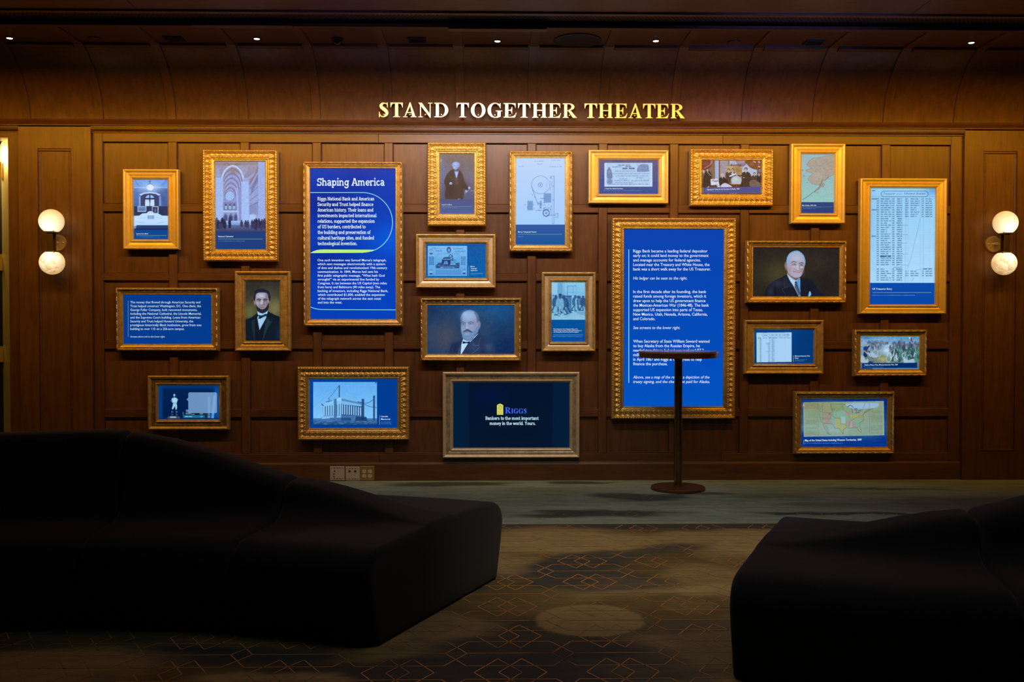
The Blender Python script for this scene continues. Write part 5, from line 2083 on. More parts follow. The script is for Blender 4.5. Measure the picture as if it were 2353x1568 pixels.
for k in range(40):
    x, y = c.rng.uniform(545, 685), c.rng.uniform(560, 815)
    c.line([(x, y), (x + c.rng.uniform(-20, 20), y + c.rng.uniform(-30, 30))], 8, (82, 96, 145) if k % 2 else (165, 188, 230), .6)
c.ell(615, 910, 82, 84, (128, 148, 195), .95, 4)
for k in range(18):
    a = k * .35
    c.line([(615, 910), (615 + 80 * math.cos(a), 910 + 80 * math.sin(a))], 4, (104, 124, 176), .6)
c.poly([(1370, 600), (1400, 490), (1470, 440), (1600, 425), (1690, 470), (1700, 560), (1690, 630), (1400, 640)], (124, 138, 182), .9, True)
for k in range(70):
    x, y = c.rng.uniform(1385, 1695), c.rng.uniform(430, 635)
    c.line([(x, y), (x + c.rng.uniform(-26, 26), y + c.rng.uniform(-16, 16))], 8, (70, 84, 135) if k % 2 else (172, 196, 236), .6)
c.line([(690, 508), (930, 498)], 26, (130, 145, 190), .75); c.hand(850, 1190, 455, 22, DK, .7, 9); c.hand(1060, 1210, 495, 20, DK, .9, 10); c.hand(970, 1310, 545, 40, (76, 90, 140), .95, 13)
for y, a, b in ((620, 760, 1320), (690, 700, 1700), (755, 770, 1680), (805, 1340, 1560), (835, 880, 1100), (880, 740, 1160), (885, 1220, 1700), (935, 760, 1260), (985, 680, 1700)):
    c.hand(a, b, y, 22, (112, 130, 175), .7, 6)
c.line([(900, 590), (980, 800)], 7, (170, 150, 190), .6); c.line([(1540, 885), (1700, 868)], 18, (130, 146, 190), .5)
micro(c, 495, 1510, 1158, 13)
s = c.mesh(t)
caption(s, [('Check for Alaska Purchase', 1391, 1431, 433.4, 3.1)], bar=(1388.4, 431.6, 440.8, .7))

# -- 7 treaty painting (generic group of dark coated men at a table)
R = (1613.5, 369.3, 1748.8, 446)
t = screen((1585.4, 342, 1777, 474), R, 'C', (GOLD_C, None), 'wide carved gold frame showing a painting of dark coated men gathered round a globe')
c = Cv(grow(R), (1580, 338, 11.2), (120, 104, 90))
c.grad(370, 345, 1895, 1030, (150, 128, 108), (88, 66, 52)); c.rect(640, 350, 705, 830, (132, 106, 80)); c.rect(705, 350, 805, 820, (166, 178, 216)); c.rect(805, 350, 835, 780, (128, 80, 60)); c.rect(835, 350, 1040, 800, (158, 148, 156)); c.rect(1040, 350, 1075, 480, (150, 108, 84)); c.rect(1075, 350, 1240, 470, (168, 172, 205))
c.poly([(375, 350), (660, 350), (640, 440), (590, 520), (520, 580), (375, 600)], (118, 62, 50), 1, True)
for k in range(5):
    c.line([(600 + k * 16, 352), (570 + k * 10, 450), (430, 540 + k * 6)], 13, (196, 180, 205) if k % 2 else (150, 60, 50), .8, True)
c.blob(470, 430, 80, 50, (150, 90, 80), .6)
c.poly([(1010, 490), (1390, 485), (1390, 830), (1010, 830)], (180, 150, 98), 1); c.blob(1300, 600, 100, 120, (150, 112, 66), .7); c.blob(1080, 560, 80, 60, (200, 176, 130), .6)
c.poly([(1230, 360), (1490, 355), (1440, 500), (1390, 540), (1370, 470), (1230, 440)], (190, 176, 200), 1)
for k in range(9):
    c.line([(1240 + k * 28, 358), (1290 + k * 22, 440), (1330 + k * 14, 500)], 13, (146, 72, 66) if k % 2 else (84, 82, 140), .75)
c.line([(1090, 462), (1400, 462)], 12, (92, 52, 42)); c.line([(1135, 430), (1135, 478)], 12, (92, 52, 42))
c.poly([(1400, 540), (1520, 435), (1620, 540), (1780, 580), (1780, 760), (1640, 760), (1400, 700)], (176, 188, 218), 1)
c.poly([(1490, 360), (1890, 350), (1890, 560), (1740, 580), (1600, 520), (1530, 440)], (126, 78, 48), 1, True); c.blob(1660, 440, 90, 40, (162, 104, 62), .7)
for x, y in ((1700, 375), (1740, 390), (1830, 375), (1850, 400), (1830, 500), (1850, 510)):
    c.ell(x, y, 20, 15, (200, 196, 225), .85)
c.line([(1800, 450), (1890, 455)], 22, (176, 92, 78), .7); c.rect(1815, 560, 1890, 660, (96, 76, 72)); c.rect(1830, 570, 1875, 645, (150, 140, 150), .8)


def coatman(hx, hy, r, body, col, shirt=True, hair=(70, 52, 44), skin=(196, 166, 150)):
    c.poly(body, col, 1, True)
    c.ell(hx, hy - r * .25, r * .95, r * .95, hair, 1, 2)
    c.ell(hx - r * .1, hy + r * .15, r * .72, r * .85, skin, 1, 2)
    if shirt:
        c.poly([(hx - r * .35, hy + r * .95), (hx + r * .35, hy + r * .95), (hx + r * .05, hy + r * 2.4)], (214, 212, 228))


c.poly([(380, 590), (440, 600), (430, 690), (390, 640)], (196, 176, 196), .9)
coatman(515, 590, 34, [(470, 620), (560, 620), (610, 720), (600, 1000), (560, 1040), (395, 1040), (400, 860), (430, 700)], (70, 52, 42)); c.line([(520, 650), (590, 740)], 12, (196, 186, 200), .8)
c.poly([(590, 830), (700, 810), (860, 840), (900, 960), (600, 985)], (210, 214, 232)); c.hand(620, 790, 870, 22, (120, 110, 120), .5, 7); c.line([(640, 850), (700, 820)], 10, (60, 60, 70), .7)
coatman(1055, 600, 36, [(1000, 650), (1090, 660), (1110, 800), (1080, 900), (1000, 900), (975, 740)], (84, 64, 54))
coatman(1160, 595, 36, [(1110, 650), (1200, 650), (1240, 760), (1200, 900), (1110, 880), (1090, 740)], (74, 56, 50)); c.poly([(1120, 660), (1190, 660), (1180, 740), (1140, 760)], (196, 200, 224), .9)
c.poly([(1070, 740), (1240, 670), (1260, 690), (1180, 750), (1080, 770)], (208, 212, 232))
coatman(895, 730, 38, [(830, 790), (940, 780), (1020, 860), (1060, 930), (1000, 990), (850, 1010), (800, 880)], (66, 48, 42), hair=(196, 186, 214)); c.line([(690, 890), (800, 870)], 22, (150, 96, 80), .9)
c.ell(1245, 870, 155, 150, (88, 66, 52), 1, 2); c.ell(1255, 870, 140, 132, (176, 190, 196), 1, 3); c.blob(1220, 840, 70, 50, (206, 212, 206), .8); c.rect(1070, 955, 1400, 1030, (104, 56, 42))
c.line([(1090, 925), (1150, 955), (1380, 955)], 14, (190, 160, 130))
coatman(1500, 580, 46, [(1430, 650), (1560, 640), (1640, 760), (1640, 1020), (1380, 1030), (1400, 820), (1395, 700)], (74, 54, 44)); c.line([(1270, 715), (1330, 740), (1410, 740)], 26, (74, 56, 48)); c.ell(1270, 722, 24, 16, (200, 172, 158)); c.ell(1445, 790, 22, 13, (190, 160, 146))
coatman(1720, 690, 32, [(1660, 740), (1780, 740), (1810, 880), (1700, 930), (1640, 860)], (84, 64, 56)); coatman(1840, 700, 30, [(1790, 740), (1890, 740), (1890, 900), (1800, 900)], (62, 48, 46))
c.poly([(1600, 880), (1740, 850), (1860, 940), (1860, 1020), (1620, 1020)], (122, 100, 92), .9, True)
c.noise(18, 22, 20, seed=8)
c.poly([(860, 985), (940, 930), (1030, 950), (1140, 1030), (870, 1035)], (206, 206, 230), .95, True); c.poly([(740, 950), (820, 960), (840, 1040), (770, 1040)], (196, 200, 226), .95); c.poly([(490, 1040), (560, 1000), (550, 1040)], (200, 190, 205), .9)
c.rect(360, 1195, 1900, 1230, (64, 46, 38))
c.poly([(412, 1045), (1878, 1018), (1878, 1180), (412, 1192)], (84, 80, 140))
for x in (520, 1090, 1150, 1240):
    c.line([(x, 1195), (x + 20, 1205)], 12, (190, 180, 190), .8)
c.line([(1680, 1160), (1740, 1190)], 9, (190, 90, 84), .8)
micro(c, 500, 1030, 1136, 12)
s = c.mesh(t)
L = Lines()
L.sans('Signing the Treaty for the Purchase of Alaska, 1867', 1624.6, 1699.6, 437.0, 3.3, .006, slope=-.018)
L.build('caption', WHITE_TX, s)
L = Lines()
L.bar(1621.7, 434, 1622.3, 440.7)
L.build('rule_line', GREY_LN, s)

# -- 8 northern coast map
R = (1842, 355, 1916, 489.8)
t = screen((1817, 330.4, 1942, 514), R, 'A', A_BRIGHT, 'upright bright gold frame showing a pale coastal map of a northern land')
c = Cv(grow(R), (1812, 328, 8.25), (150, 186, 196))
c.grad(240, 215, 865, 1135, (150, 178, 190), (148, 196, 190))
LAND, EDGE_ = (170, 160, 148), (108, 98, 92)
land = [(865, 235), (780, 245), (700, 250), (600, 280), (470, 290), (400, 340), (345, 410), (390, 450), (430, 490), (330, 520), (345, 550), (420, 565), (460, 590), (400, 640), (365, 690), (400, 740), (450, 780), (520, 800), (590, 800), (620, 770), (560, 860), (500, 930), (580, 880), (640, 800), (650, 720), (690, 720), (780, 640), (865, 600)]
c.poly(land, LAND, 1); c.line(land, 5, EDGE_, .8)
c.blob(560, 640, 90, 60, (178, 178, 160), .6); c.blob(380, 410, 40, 30, (190, 150, 130), .6); c.blob(385, 535, 45, 22, (200, 150, 130), .6); c.blob(760, 400, 110, 120, (172, 150, 140), .5)
for k in range(60):
    x, y = c.rng.uniform(420, 850), c.rng.uniform(300, 700)
    if x + (700 - y) * .3 > 480:
        c.line([(x, y), (x + c.rng.uniform(-40, 40), y + c.rng.uniform(-14, 14)), (x + c.rng.uniform(-60, 60), y + c.rng.uniform(-24, 24))], 4, (122, 116, 112), .45)
c.line([(735, 330), (600, 500), (480, 560)], 4, (110, 110, 110), .6); c.line([(640, 700), (600, 820), (520, 900), (440, 960), (350, 1030), (262, 1080)], 9, (100, 96, 92), .75, True)
c.ell(655, 805, 22, 34, LAND, 1, 2, .5); c.ell(655, 805, 22, 34, EDGE_, .7, 1, .5, 5); c.line([(760, 640), (690, 720)], 10, (104, 96, 92), .7)
for x, y in ((265, 525), (280, 625), (300, 632), (355, 755), (500, 940), (550, 945)):
    c.ell(x, y, 14, 8, EDGE_, .6)
for k in range(6):
    c.line([(245, 330 + k * 130), (860, 300 + k * 150)], 2.5, (130, 160, 165), .35); c.line([(300 + k * 105, 220), (270 + k * 110, 1130)], 2.5, (130, 160, 165), .35)
c.noise(7, 22, 22); c.noise(4, 10, 10, seed=4)
c.rect(235, 1132, 866, 1345, (40, 64, 122)); c.grad(235, 1134, 866, 1345, (46, 68, 124), (38, 62, 124))
c.line([(600, 1219), (825, 1217)], 6, (120, 160, 80), .8)
micro(c, 262, 510, 1249, 9)
s = c.mesh(t)
caption(s, [('Map of Alaska, 1898\u20131900', 1843.3, 1875.3, 472.0, 2.7)], rule=(1843.3, 1886, 475.8, .8))

# -- 9 ledger page
R = (2000.5, 433.4, 2147.9, 699.4)
t = screen((1975.2, 410, 2174.8, 722), R, 'A', A_BRIGHT, 'largest plain gold frame, showing a tall handwritten ledger page above a blue caption')
c = Cv(grow(R), (1970, 405, 4.824), (168, 214, 250))
c.K = 1.25
c.grad(140, 130, 865, 1185, (150, 205, 246), (172, 218, 252)); c.blob(300, 800, 200, 300, (160, 212, 250), .4); c.blob(150, 500, 60, 500, (130, 190, 232), .6); c.blob(850, 150, 90, 60, (90, 150, 205), .7); c.noise(4, 60, 60)
IK = (62, 104, 140)
c.line([(285, 166), (765, 166), (783, 186), (783, 210), (765, 228), (285, 228), (265, 210), (265, 186), (285, 166)], 4.5, (48, 84, 118), .95)
c.line([(150, 224), (858, 228)], 2.5, (90, 130, 165), .8)
for x, a in ((215, .35), (240, .45), (372, .35), (410, .4), (440, .25), (494, .5), (534, .55), (545, .4), (565, .5), (700, .5), (735, .8), (800, .3), (850, .5)):
    c.line([(x, 232), (x - 6, 1182)], 2.2, (88, 128, 165), a)
for k in range(38):
    y = 252 + k * 24.3
    c.line([(150, y + 8), (855, y + 8)], 1.6, (130, 176, 214), .35)
    if y > 1175:
        break
    big = y < 1010
    if k not in (31,):
        c.hand(215, 240, y, 10, IK, .85, 3.4)
        c.hand(258, 258 + c.rng.uniform(70, 125) if big or y > 1040 else 300, y, 11, IK, .8, 3.2)
        c.hand(385, 412, y, 10, IK, .8, 3.2); c.hand(432 + c.rng.uniform(0, 16), 496, y, 11, IK, .85, 3.4)
    if y < 460 or 1050 < y < 1120:
        c.hand(530, 566, y, 9, IK, .7, 3); c.hand(590, 590 + c.rng.uniform(60, 115), y, 12, IK, .8, 3.2); c.hand(712, 736, y, 10, IK, .7, 3); c.hand(755, 830, y, 11, IK, .85, 3.2)
    if k in (0, 17, 5):
        c.hand(160, 215, y, 14, IK, .8, 4)
for y in (545, 648, 742, 863, 985):
    c.line([(498, y), (560, y)], 4, (95, 140, 178), .7)
c.line([(700, 460), (596, 900), (560, 1010)], 2.6, (80, 120, 155), .75); c.line([(628, 1120), (598, 1172)], 2.6, (80, 120, 155), .75)
c.line([(400, 1012), (496, 1008)], 5, IK, .8); c.line([(400, 1040), (496, 1040)], 2.5, IK, .8); c.line([(660, 1040), (830, 1018)], 3, IK, .6); c.hand(730, 825, 1028, 12, IK, .9, 4); c.hand(255, 372, 888, 16, (40, 76, 110), .9, 6)
c.hand(165, 198, 160, 10, IK, .9, 3.5)
c.grad(138, 1184, 866, 1430, (4, 74, 172), (4, 70, 165))
micro(c, 168, 637, 1321, 7, a=.8)
s = c.mesh(t)
caption(s, [('US Treasurer Entry', 2004.8, 2049.8, 664.0, 4.2)], rule=(2005, 2140, 672.5, 1.1))
L = Lines()
L.sans('Treasurer', 2030, 2057.5, 447.6, 5.4, 0, .35)
L.sans('of the', 2060, 2072, 447.6, 4.0, -.01, .35)
L.sans('United States', 2078, 2126, 447.2, 5.4, 0, .35)
L.build('script_title', emit('ink_script', (56, 96, 130)), s)

# -- 10 telegraph instrument print
R = (979.3, 560.8, 1115.5, 638.3)
t = screen((955.6, 537.9, 1139.2, 661.8), R, 'A', A_CHAMP, 'wide pale gold frame showing a blue print of an old telegraph instrument')
c = Cv(grow(R), (950, 532, 11.615), (0, 92, 165))
c.grad(330, 325, 1930, 1245, (22, 86, 160), (0, 96, 170))
c.rect(390, 392, 1430, 1185, (112, 182, 240)); c.grad(390, 392, 1430, 1185, (128, 192, 246), (88, 160, 226), .8); c.noise(8, 40, 40)
BK = (36, 72, 128)
c.poly([(590, 990), (590, 640), (660, 590), (1180, 585), (1250, 660), (1255, 990)], (98, 168, 228), .9); c.line([(590, 990), (592, 640), (640, 590), (1190, 580), (1250, 650)], 6, (60, 112, 176), .7)
c.blob(900, 660, 280, 60, (140, 200, 248), .6)
c.poly([(600, 985), (600, 900), (680, 840), (750, 830), (760, 760), (810, 690), (960, 680), (1000, 740), (1060, 710), (1080, 780), (1130, 850), (1230, 830), (1225, 990)], (48, 86, 142), 1)
c.rect(770, 770, 980, 900, (32, 62, 112)); c.poly([(800, 880), (830, 790), (900, 790), (930, 880)], (120, 178, 232), .8); c.line([(860, 790), (865, 880)], 8, (40, 74, 130), .8)
c.poly([(980, 900), (1000, 790), (1040, 700), (1090, 780), (1140, 900)], (110, 170, 226), .9); c.poly([(1020, 780), (1045, 700), (1070, 780)], (42, 78, 134), 1)
c.ell(990, 660, 36, 36, BK, 1, 1, 0, 18); c.line([(1040, 640), (1042, 720)], 14, BK, .9); c.line([(830, 690), (980, 680)], 16, (60, 110, 170)); c.line([(800, 745), (990, 745)], 14, (150, 205, 245), .8); c.ell(1105, 790, 28, 32, BK, .8, 1, 0, 8)
for k in range(60):
    x, y = c.rng.uniform(610, 1220), c.rng.uniform(830, 985)
    c.line([(x, y), (x + c.rng.uniform(-30, 30), y + c.rng.uniform(-12, 12))], 9, (32, 64, 118) if k % 3 else (135, 190, 238), .6)
c.line([(720, 960), (1080, 960)], 26, (130, 190, 240), .8); c.hand(800, 1050, 975, 16, BK, .8, 9)
for k in range(7):
    c.hand(600, 1270, 1030 + k * 19, 9, (70, 124, 186), .65, 5)
c.poly([(560, 1140), (620, 1050), (1270, 1050), (1270, 1160)], (80, 150, 215), .35)
for (x, y, rx, ry) in ((945, 492, 55, 76), (470, 545, 50, 78), (468, 1085, 50, 70), (1355, 1075, 45, 68)):
    c.ell(x, y, rx, ry, (150, 205, 250) if x != 945 else (44, 80, 140), 1, 2); c.ell(x, y, rx, ry, (50, 96, 160), .8, 1, 0, 8)
    if x == 945:
        c.ell(x, y + 8, 24, 40, (150, 200, 245), .9, 3); c.blob(x, y + 60, 30, 16, (90, 140, 200), .8)
    else:
        c.ell(x, y - 30, 24, 24, (46, 84, 142), .9, 3); c.ell(x, y - 22, 14, 20, (140, 195, 240), 1, 3); c.poly([(x - 40, y + 62), (x - 28, y + 20), (x, y + 10), (x + 30, y + 22), (x + 42, y + 60)], (40, 76, 132), .95); c.poly([(x - 8, y + 12), (x + 8, y + 12), (x, y + 40)], (170, 215, 250))
for y in range(680, 910, 26):
    c.hand(415, 550, y, 16, (62, 114, 176), .8, 8); c.hand(1268, 1398, y, 14, (66, 120, 182), .75, 7)
c.line([(575, 560), (575, 1000)], 4, (70, 124, 184), .6); c.line([(1285, 580), (1290, 1150)], 4, (70, 124, 184), .6); c.line([(600, 452), (840, 452)], 14, (84, 140, 200), .7)
for y in (1113, 1135, 1157):
    micro(c, 1525, 1855 if y < 1150 else 1670, y, 13)
s = c.mesh(t)
caption(s, [('Morse', 1081.3, 1090.9, 612.4, 2.8), ('Telegraph', 1081.3, 1095.9, 617.0, 2.8), ('Apparatus', 1081.3, 1096.8, 621.5, 2.8)], bar=(1077, 610.9, 634, 1.0))
L = Lines()
L.sans('THE', 993, 1002, 572.5, 4.6, 0); L.sans('FIRST', 1002, 1016, 579.5, 5.0, 0); L.sans('TELEGRAPHIC', 1040, 1065.5, 573.6, 4.2, 0); L.sans('INSTRUMENT', 1045, 1070, 580.0, 4.2, 0)
L.build('print_title', emit('ink_print', (52, 100, 165)), s)['kind'] = 'stuff'

# -- 11 portrait: bald bearded man
R = (982.4, 701.9, 1181.8, 813.6)
t = screen((965.7, 684.4, 1198.2, 830), R, 'B', (GOLD_B, None), 'wide gold framed portrait of a balding man with a full grey beard')
c = Cv(grow(R), (960, 680, 9.604), (30, 56, 92))
c.grad(205, 200, 2140, 1290, (26, 62, 108), (24, 54, 96)); c.blob(600, 900, 420, 420, (70, 74, 92), .9); c.blob(260, 300, 260, 260, (30, 46, 78), .6); c.blob(1700, 320, 450, 240, (26, 86, 142), .8); c.blob(1500, 700, 200, 400, (56, 74, 104), .5); c.blob(2000, 1150, 350, 300, (14, 40, 84), .8)
c.noise(5, 60, 60)
SUIT = (36, 54, 88)
c.poly([(680, 1290), (710, 1150), (770, 1050), (980, 960), (1120, 1000), (1330, 830), (1380, 900), (1520, 1010), (1650, 1080), (1700, 1180), (1720, 1290)], SUIT, 1, False, 6)
c.blob(820, 1150, 110, 120, (22, 40, 76), .8); c.blob(1250, 1130, 120, 110, (58, 74, 112), .6); c.blob(1560, 1130, 90, 90, (62, 88, 130), .6); c.blob(1440, 1240, 60, 60, (24, 40, 72), .6)
c.poly([(985, 990), (1010, 930), (1150, 1000), (1330, 830), (1325, 850), (1180, 1000), (1095, 1070), (960, 1290), (945, 1290), (960, 1080)], (178, 216, 244), 1)
c.poly([(985, 1060), (1095, 1065), (965, 1280), (948, 1280)], (186, 224, 248), 1); c.line([(1050, 1070), (975, 1240)], 5, (120, 160, 200), .5)
c.poly([(990, 1000), (1070, 1025), (1150, 1005), (1140, 1060), (1070, 1045), (990, 1060)], (12, 26, 52), 1)
c.poly([(905, 1160), (940, 1080), (930, 1290), (880, 1290)], (86, 104, 140), .5, False, 8); c.line([(1215, 1000), (1220, 1090), (1330, 1105), (1385, 930)], 6, (92, 116, 156), .8); c.line([(1200, 1265), (1290, 1210), (1360, 1130)], 6, (96, 120, 160), .7, True)
# head
c.poly([(950, 600), (945, 480), (1000, 380), (1100, 325), (1200, 330), (1290, 400), (1330, 520), (1345, 640), (1330, 760), (1240, 900), (1100, 950), (1000, 900), (955, 780)], (140, 158, 196), 1, True, 2)
c.poly([(1230, 340), (1300, 380), (1345, 460), (1350, 560), (1310, 600), (1290, 480)], (76, 106, 140), 1, True, 4); c.poly([(1040, 352), (1120, 318), (1210, 325), (1250, 360), (1160, 345)], (104, 138, 176), .9, True, 3)
c.blob(1120, 440, 140, 100, (150, 184, 228), .9); c.blob(1050, 400, 60, 60, (156, 188, 232), .6); c.blob(965, 560, 22, 120, (70, 88, 128), .7); c.blob(1260, 620, 70, 80, (124, 128, 160), .5)
c.ell(1348, 645, 34, 78, (150, 146, 172), 1, 4, .1); c.ell(1352, 650, 16, 48, (110, 106, 134), .8, 4, .1)
c.line([(950, 590), (1000, 578), (1050, 598)], 14, (64, 80, 118), .85); c.line([(1110, 592), (1170, 572), (1225, 588)], 14, (64, 80, 118), .85)
c.blob(1005, 622, 44, 20, (78, 92, 134), .8); c.blob(1165, 615, 50, 20, (82, 96, 138), .8)
c.ell(1003, 618, 20, 9, (150, 168, 204), .9, 2); c.ell(1165, 612, 22, 9, (150, 168, 204), .9, 2); c.ell(1003, 618, 8, 8, (30, 42, 76)); c.ell(1163, 612, 8, 8, (30, 42, 76))
c.line([(975, 660), (1030, 656)], 6, (100, 112, 150), .6); c.line([(1135, 650), (1200, 648)], 6, (108, 120, 158), .6)
c.poly([(1060, 610), (1090, 605), (1100, 680), (1135, 715), (1090, 732), (1050, 715)], (164, 178, 214), .9, True, 3); c.blob(1052, 650, 14, 60, (96, 108, 148), .6); c.line([(1052, 725), (1085, 738), (1130, 728)], 9, (70, 72, 106), .8)
c.blob(1180, 700, 60, 40, (160, 140, 162), .55); c.blob(1000, 700, 34, 36, (150, 140, 168), .5); c.blob(1180, 660, 40, 26, (160, 178, 214), .5)
c.poly([(955, 700), (980, 780), (1030, 770), (1080, 745), (1140, 755), (1210, 790), (1300, 690), (1330, 680), (1330, 790), (1260, 880), (1200, 980), (1100, 1000), (1010, 960), (975, 860)], (104, 138, 180), 1, True, 4)
c.noise(3, 20, 30)
for k in range(150):
    x = c.rng.uniform(965, 1320)
    y = c.rng.uniform(770, 970)
    if abs(x - 1110) < 130 - (y - 900) * .4 or (x > 1230 and y < 870):
        c.line([(x, y), (x + c.rng.uniform(-14, 14), y + c.rng.uniform(14, 44))], 5, (150, 184, 220) if k % 2 else (66, 94, 136), .5)
c.poly([(1000, 790), (1040, 762), (1090, 742), (1150, 758), (1215, 810), (1150, 800), (1090, 778), (1035, 800)], (60, 76, 110), .95, True, 3)
c.ell(1092, 798, 38, 11, (150, 126, 150), .95, 2); c.line([(1056, 795), (1130, 796)], 4, (60, 58, 88), .8); c.blob(1095, 850, 60, 26, (150, 180, 216), .6)
s = c.mesh(t)

# -- 12 portrait: gaunt bearded man with bow tie
R = (564.4, 647.5, 642.2, 783.6)
t = screen((540, 623.3, 667.7, 807), R, 'A', A_ANT, 'upright plain gold frame, portrait of a dark bearded man in a bow tie')
c = Cv(grow(R), (530, 615, 7.841), (44, 40, 34))
c.grad(260, 250, 890, 900, (46, 42, 40), (72, 70, 46)); c.blob(790, 730, 170, 200, (124, 118, 76), .9); c.blob(340, 800, 120, 160, (100, 102, 62), .8); c.blob(700, 430, 200, 120, (70, 66, 56), .5); c.noise(6, 60, 60)
c.poly([(262, 945), (380, 895), (470, 830), (490, 790), (660, 775), (690, 800), (790, 850), (890, 890), (890, 1330), (262, 1330)], (14, 26, 38), 1, False, 3)
c.poly([(490, 830), (520, 1130), (660, 830), (610, 1330), (420, 1330), (440, 900)], (16, 22, 36), 1)
c.poly([(380, 960), (440, 940), (430, 1320), (380, 1100)], (24, 44, 54), .9); c.poly([(640, 900), (740, 980), (640, 1150), (575, 1310)], (28, 50, 60), .9); c.line([(590, 1300), (640, 1100), (690, 930)], 5, (50, 84, 92), .7); c.line([(425, 1310), (430, 1150), (400, 1000)], 5, (44, 76, 84), .6); c.line([(370, 975), (390, 955), (440, 945)], 4, (46, 72, 80), .6); c.line([(690, 975), (745, 985), (740, 920)], 4, (50, 78, 86), .6)
c.blob(860, 1200, 50, 160, (22, 42, 76), .6)
c.poly([(480, 790), (500, 870), (480, 900), (520, 1128), (640, 905), (670, 780), (580, 830)], (150, 196, 232), 1); c.blob(540, 960, 40, 60, (176, 212, 240), .6); c.poly([(480, 790), (490, 850), (560, 840), (655, 820), (670, 775), (580, 830), (520, 820)], (170, 204, 236), 1)
c.poly([(490, 855), (560, 862), (640, 835), (668, 870), (600, 888), (530, 925), (497, 915), (510, 885)], (16, 40, 52), 1, True, 1); c.line([(520, 880), (640, 860)], 6, (60, 100, 116), .6)
c.ell(434, 630, 20, 52, (140, 110, 112), 1, 3, -.15); c.ell(702, 625, 16, 45, (120, 92, 92), 1, 3, .1)
c.poly([(448, 470), (540, 432), (650, 460), (685, 560), (680, 680), (640, 780), (570, 810), (500, 780), (460, 690), (444, 580)], (150, 142, 158), 1, True, 2)
c.poly([(424, 600), (412, 520), (440, 425), (520, 385), (610, 392), (690, 440), (716, 530), (705, 610), (682, 560), (655, 470), (560, 450), (470, 470), (446, 560)], (24, 28, 42), 1, True, 2); c.line([(470, 430), (560, 405), (640, 430)], 6, (54, 62, 84), .6, True); c.line([(440, 500), (480, 440)], 5, (50, 60, 80), .5)
c.blob(550, 510, 80, 44, (186, 196, 222), .9); c.blob(650, 520, 26, 60, (112, 96, 104), .6)
c.line([(475, 575), (510, 568), (548, 580)], 15, (38, 38, 50), .9); c.line([(585, 580), (620, 566), (662, 576)], 15, (38, 38, 50), .9)
c.blob(510, 596, 32, 16, (66, 62, 76), .8); c.blob(622, 594, 32, 16, (58, 54, 66), .8); c.ell(510, 596, 14, 6, (150, 146, 156), .8, 2); c.ell(622, 594, 14, 6, (140, 136, 146), .8, 2); c.ell(512, 596, 6, 6, (20, 20, 30)); c.ell(624, 594, 6, 6, (20, 20, 30))
c.poly([(553, 580), (578, 580), (588, 650), (560, 672), (536, 655)], (182, 182, 200), .9, True, 2); c.blob(598, 640, 14, 40, (100, 80, 84), .6); c.line([(540, 668), (565, 676), (592, 664)], 7, (70, 52, 56), .8)
c.blob(485, 640, 26, 28, (176, 174, 190), .7); c.blob(650, 645, 20, 34, (110, 84, 84), .6); c.line([(520, 660), (505, 705)], 7, (90, 74, 82), .6); c.line([(612, 660), (632, 705)], 7, (80, 62, 66), .6)
c.poly([(452, 650), (470, 690), (500, 720), (520, 735), (570, 752), (620, 735), (655, 690), (684, 640), (685, 720), (645, 795), (575, 825), (505, 800), (466, 720)], (30, 30, 42), 1, True, 3)
c.blob(565, 700, 52, 14, (140, 120, 130), .8); c.line([(522, 718), (565, 724), (612, 714)], 8, (104, 62, 66), .95, True); c.blob(566, 742, 28, 8, (150, 134, 148), .7); c.blob(560, 780, 50, 20, (52, 52, 66), .5)
c.noise(5, 8, 8, seed=6)
s = c.mesh(t)

# -- 13 wide blue text screen, left
R = (284.2, 677.7, 485.5, 790.3)
t = screen((266.1, 661.1, 502.6, 807), R, 'B', (GOLD_B, None), 'wide gold framed blue screen filled with white text, at the left of the wall')
c = Cv(grow(R), (260, 655, 5.38), (0, 58, 136)); c.K = 1
c.grad(120, 115, 1225, 740, (0, 58, 138), (0, 58, 142)); c.blob(1100, 250, 300, 200, (0, 50, 120), .5)
s = c.mesh(t)
L = Lines()
for k, (tx_, e) in enumerate((('The money that flowed through American Security and', 460.2), ('Trust helped construct Washington, DC. One client, the', 461.7), ('George Fuller Company, built renowned monuments,', 453.3),
                              ('including the National Cathedral, the Lincoln Memorial,', 462.6), ('and the Supreme Court building. Loans from American', 460.2), ('Security and Trust helped Howard University, the', 444.0),
                              ('prestigious historically Black institution, grow from one', 462.6), ('building to over 115 on a 256-acre campus.', 423.9))):
    L.sans(tx_, 299.4, e, 697.4 + k * 8.74, 5.6, .004)
L.build('paragraph', emit('text_dimmer_white', (200, 226, 245)), s)
L = Lines()
L.sans('Screens above and to the lower right.', 299.4, 379, 775.9, 4.4, .006, .2)
L.build('note', emit('text_note', (180, 208, 235)), s)
L = Lines()
L.bar(294, 691.2, 294.9, 774.9)
L.build('rule_line', GREY_LN, s)

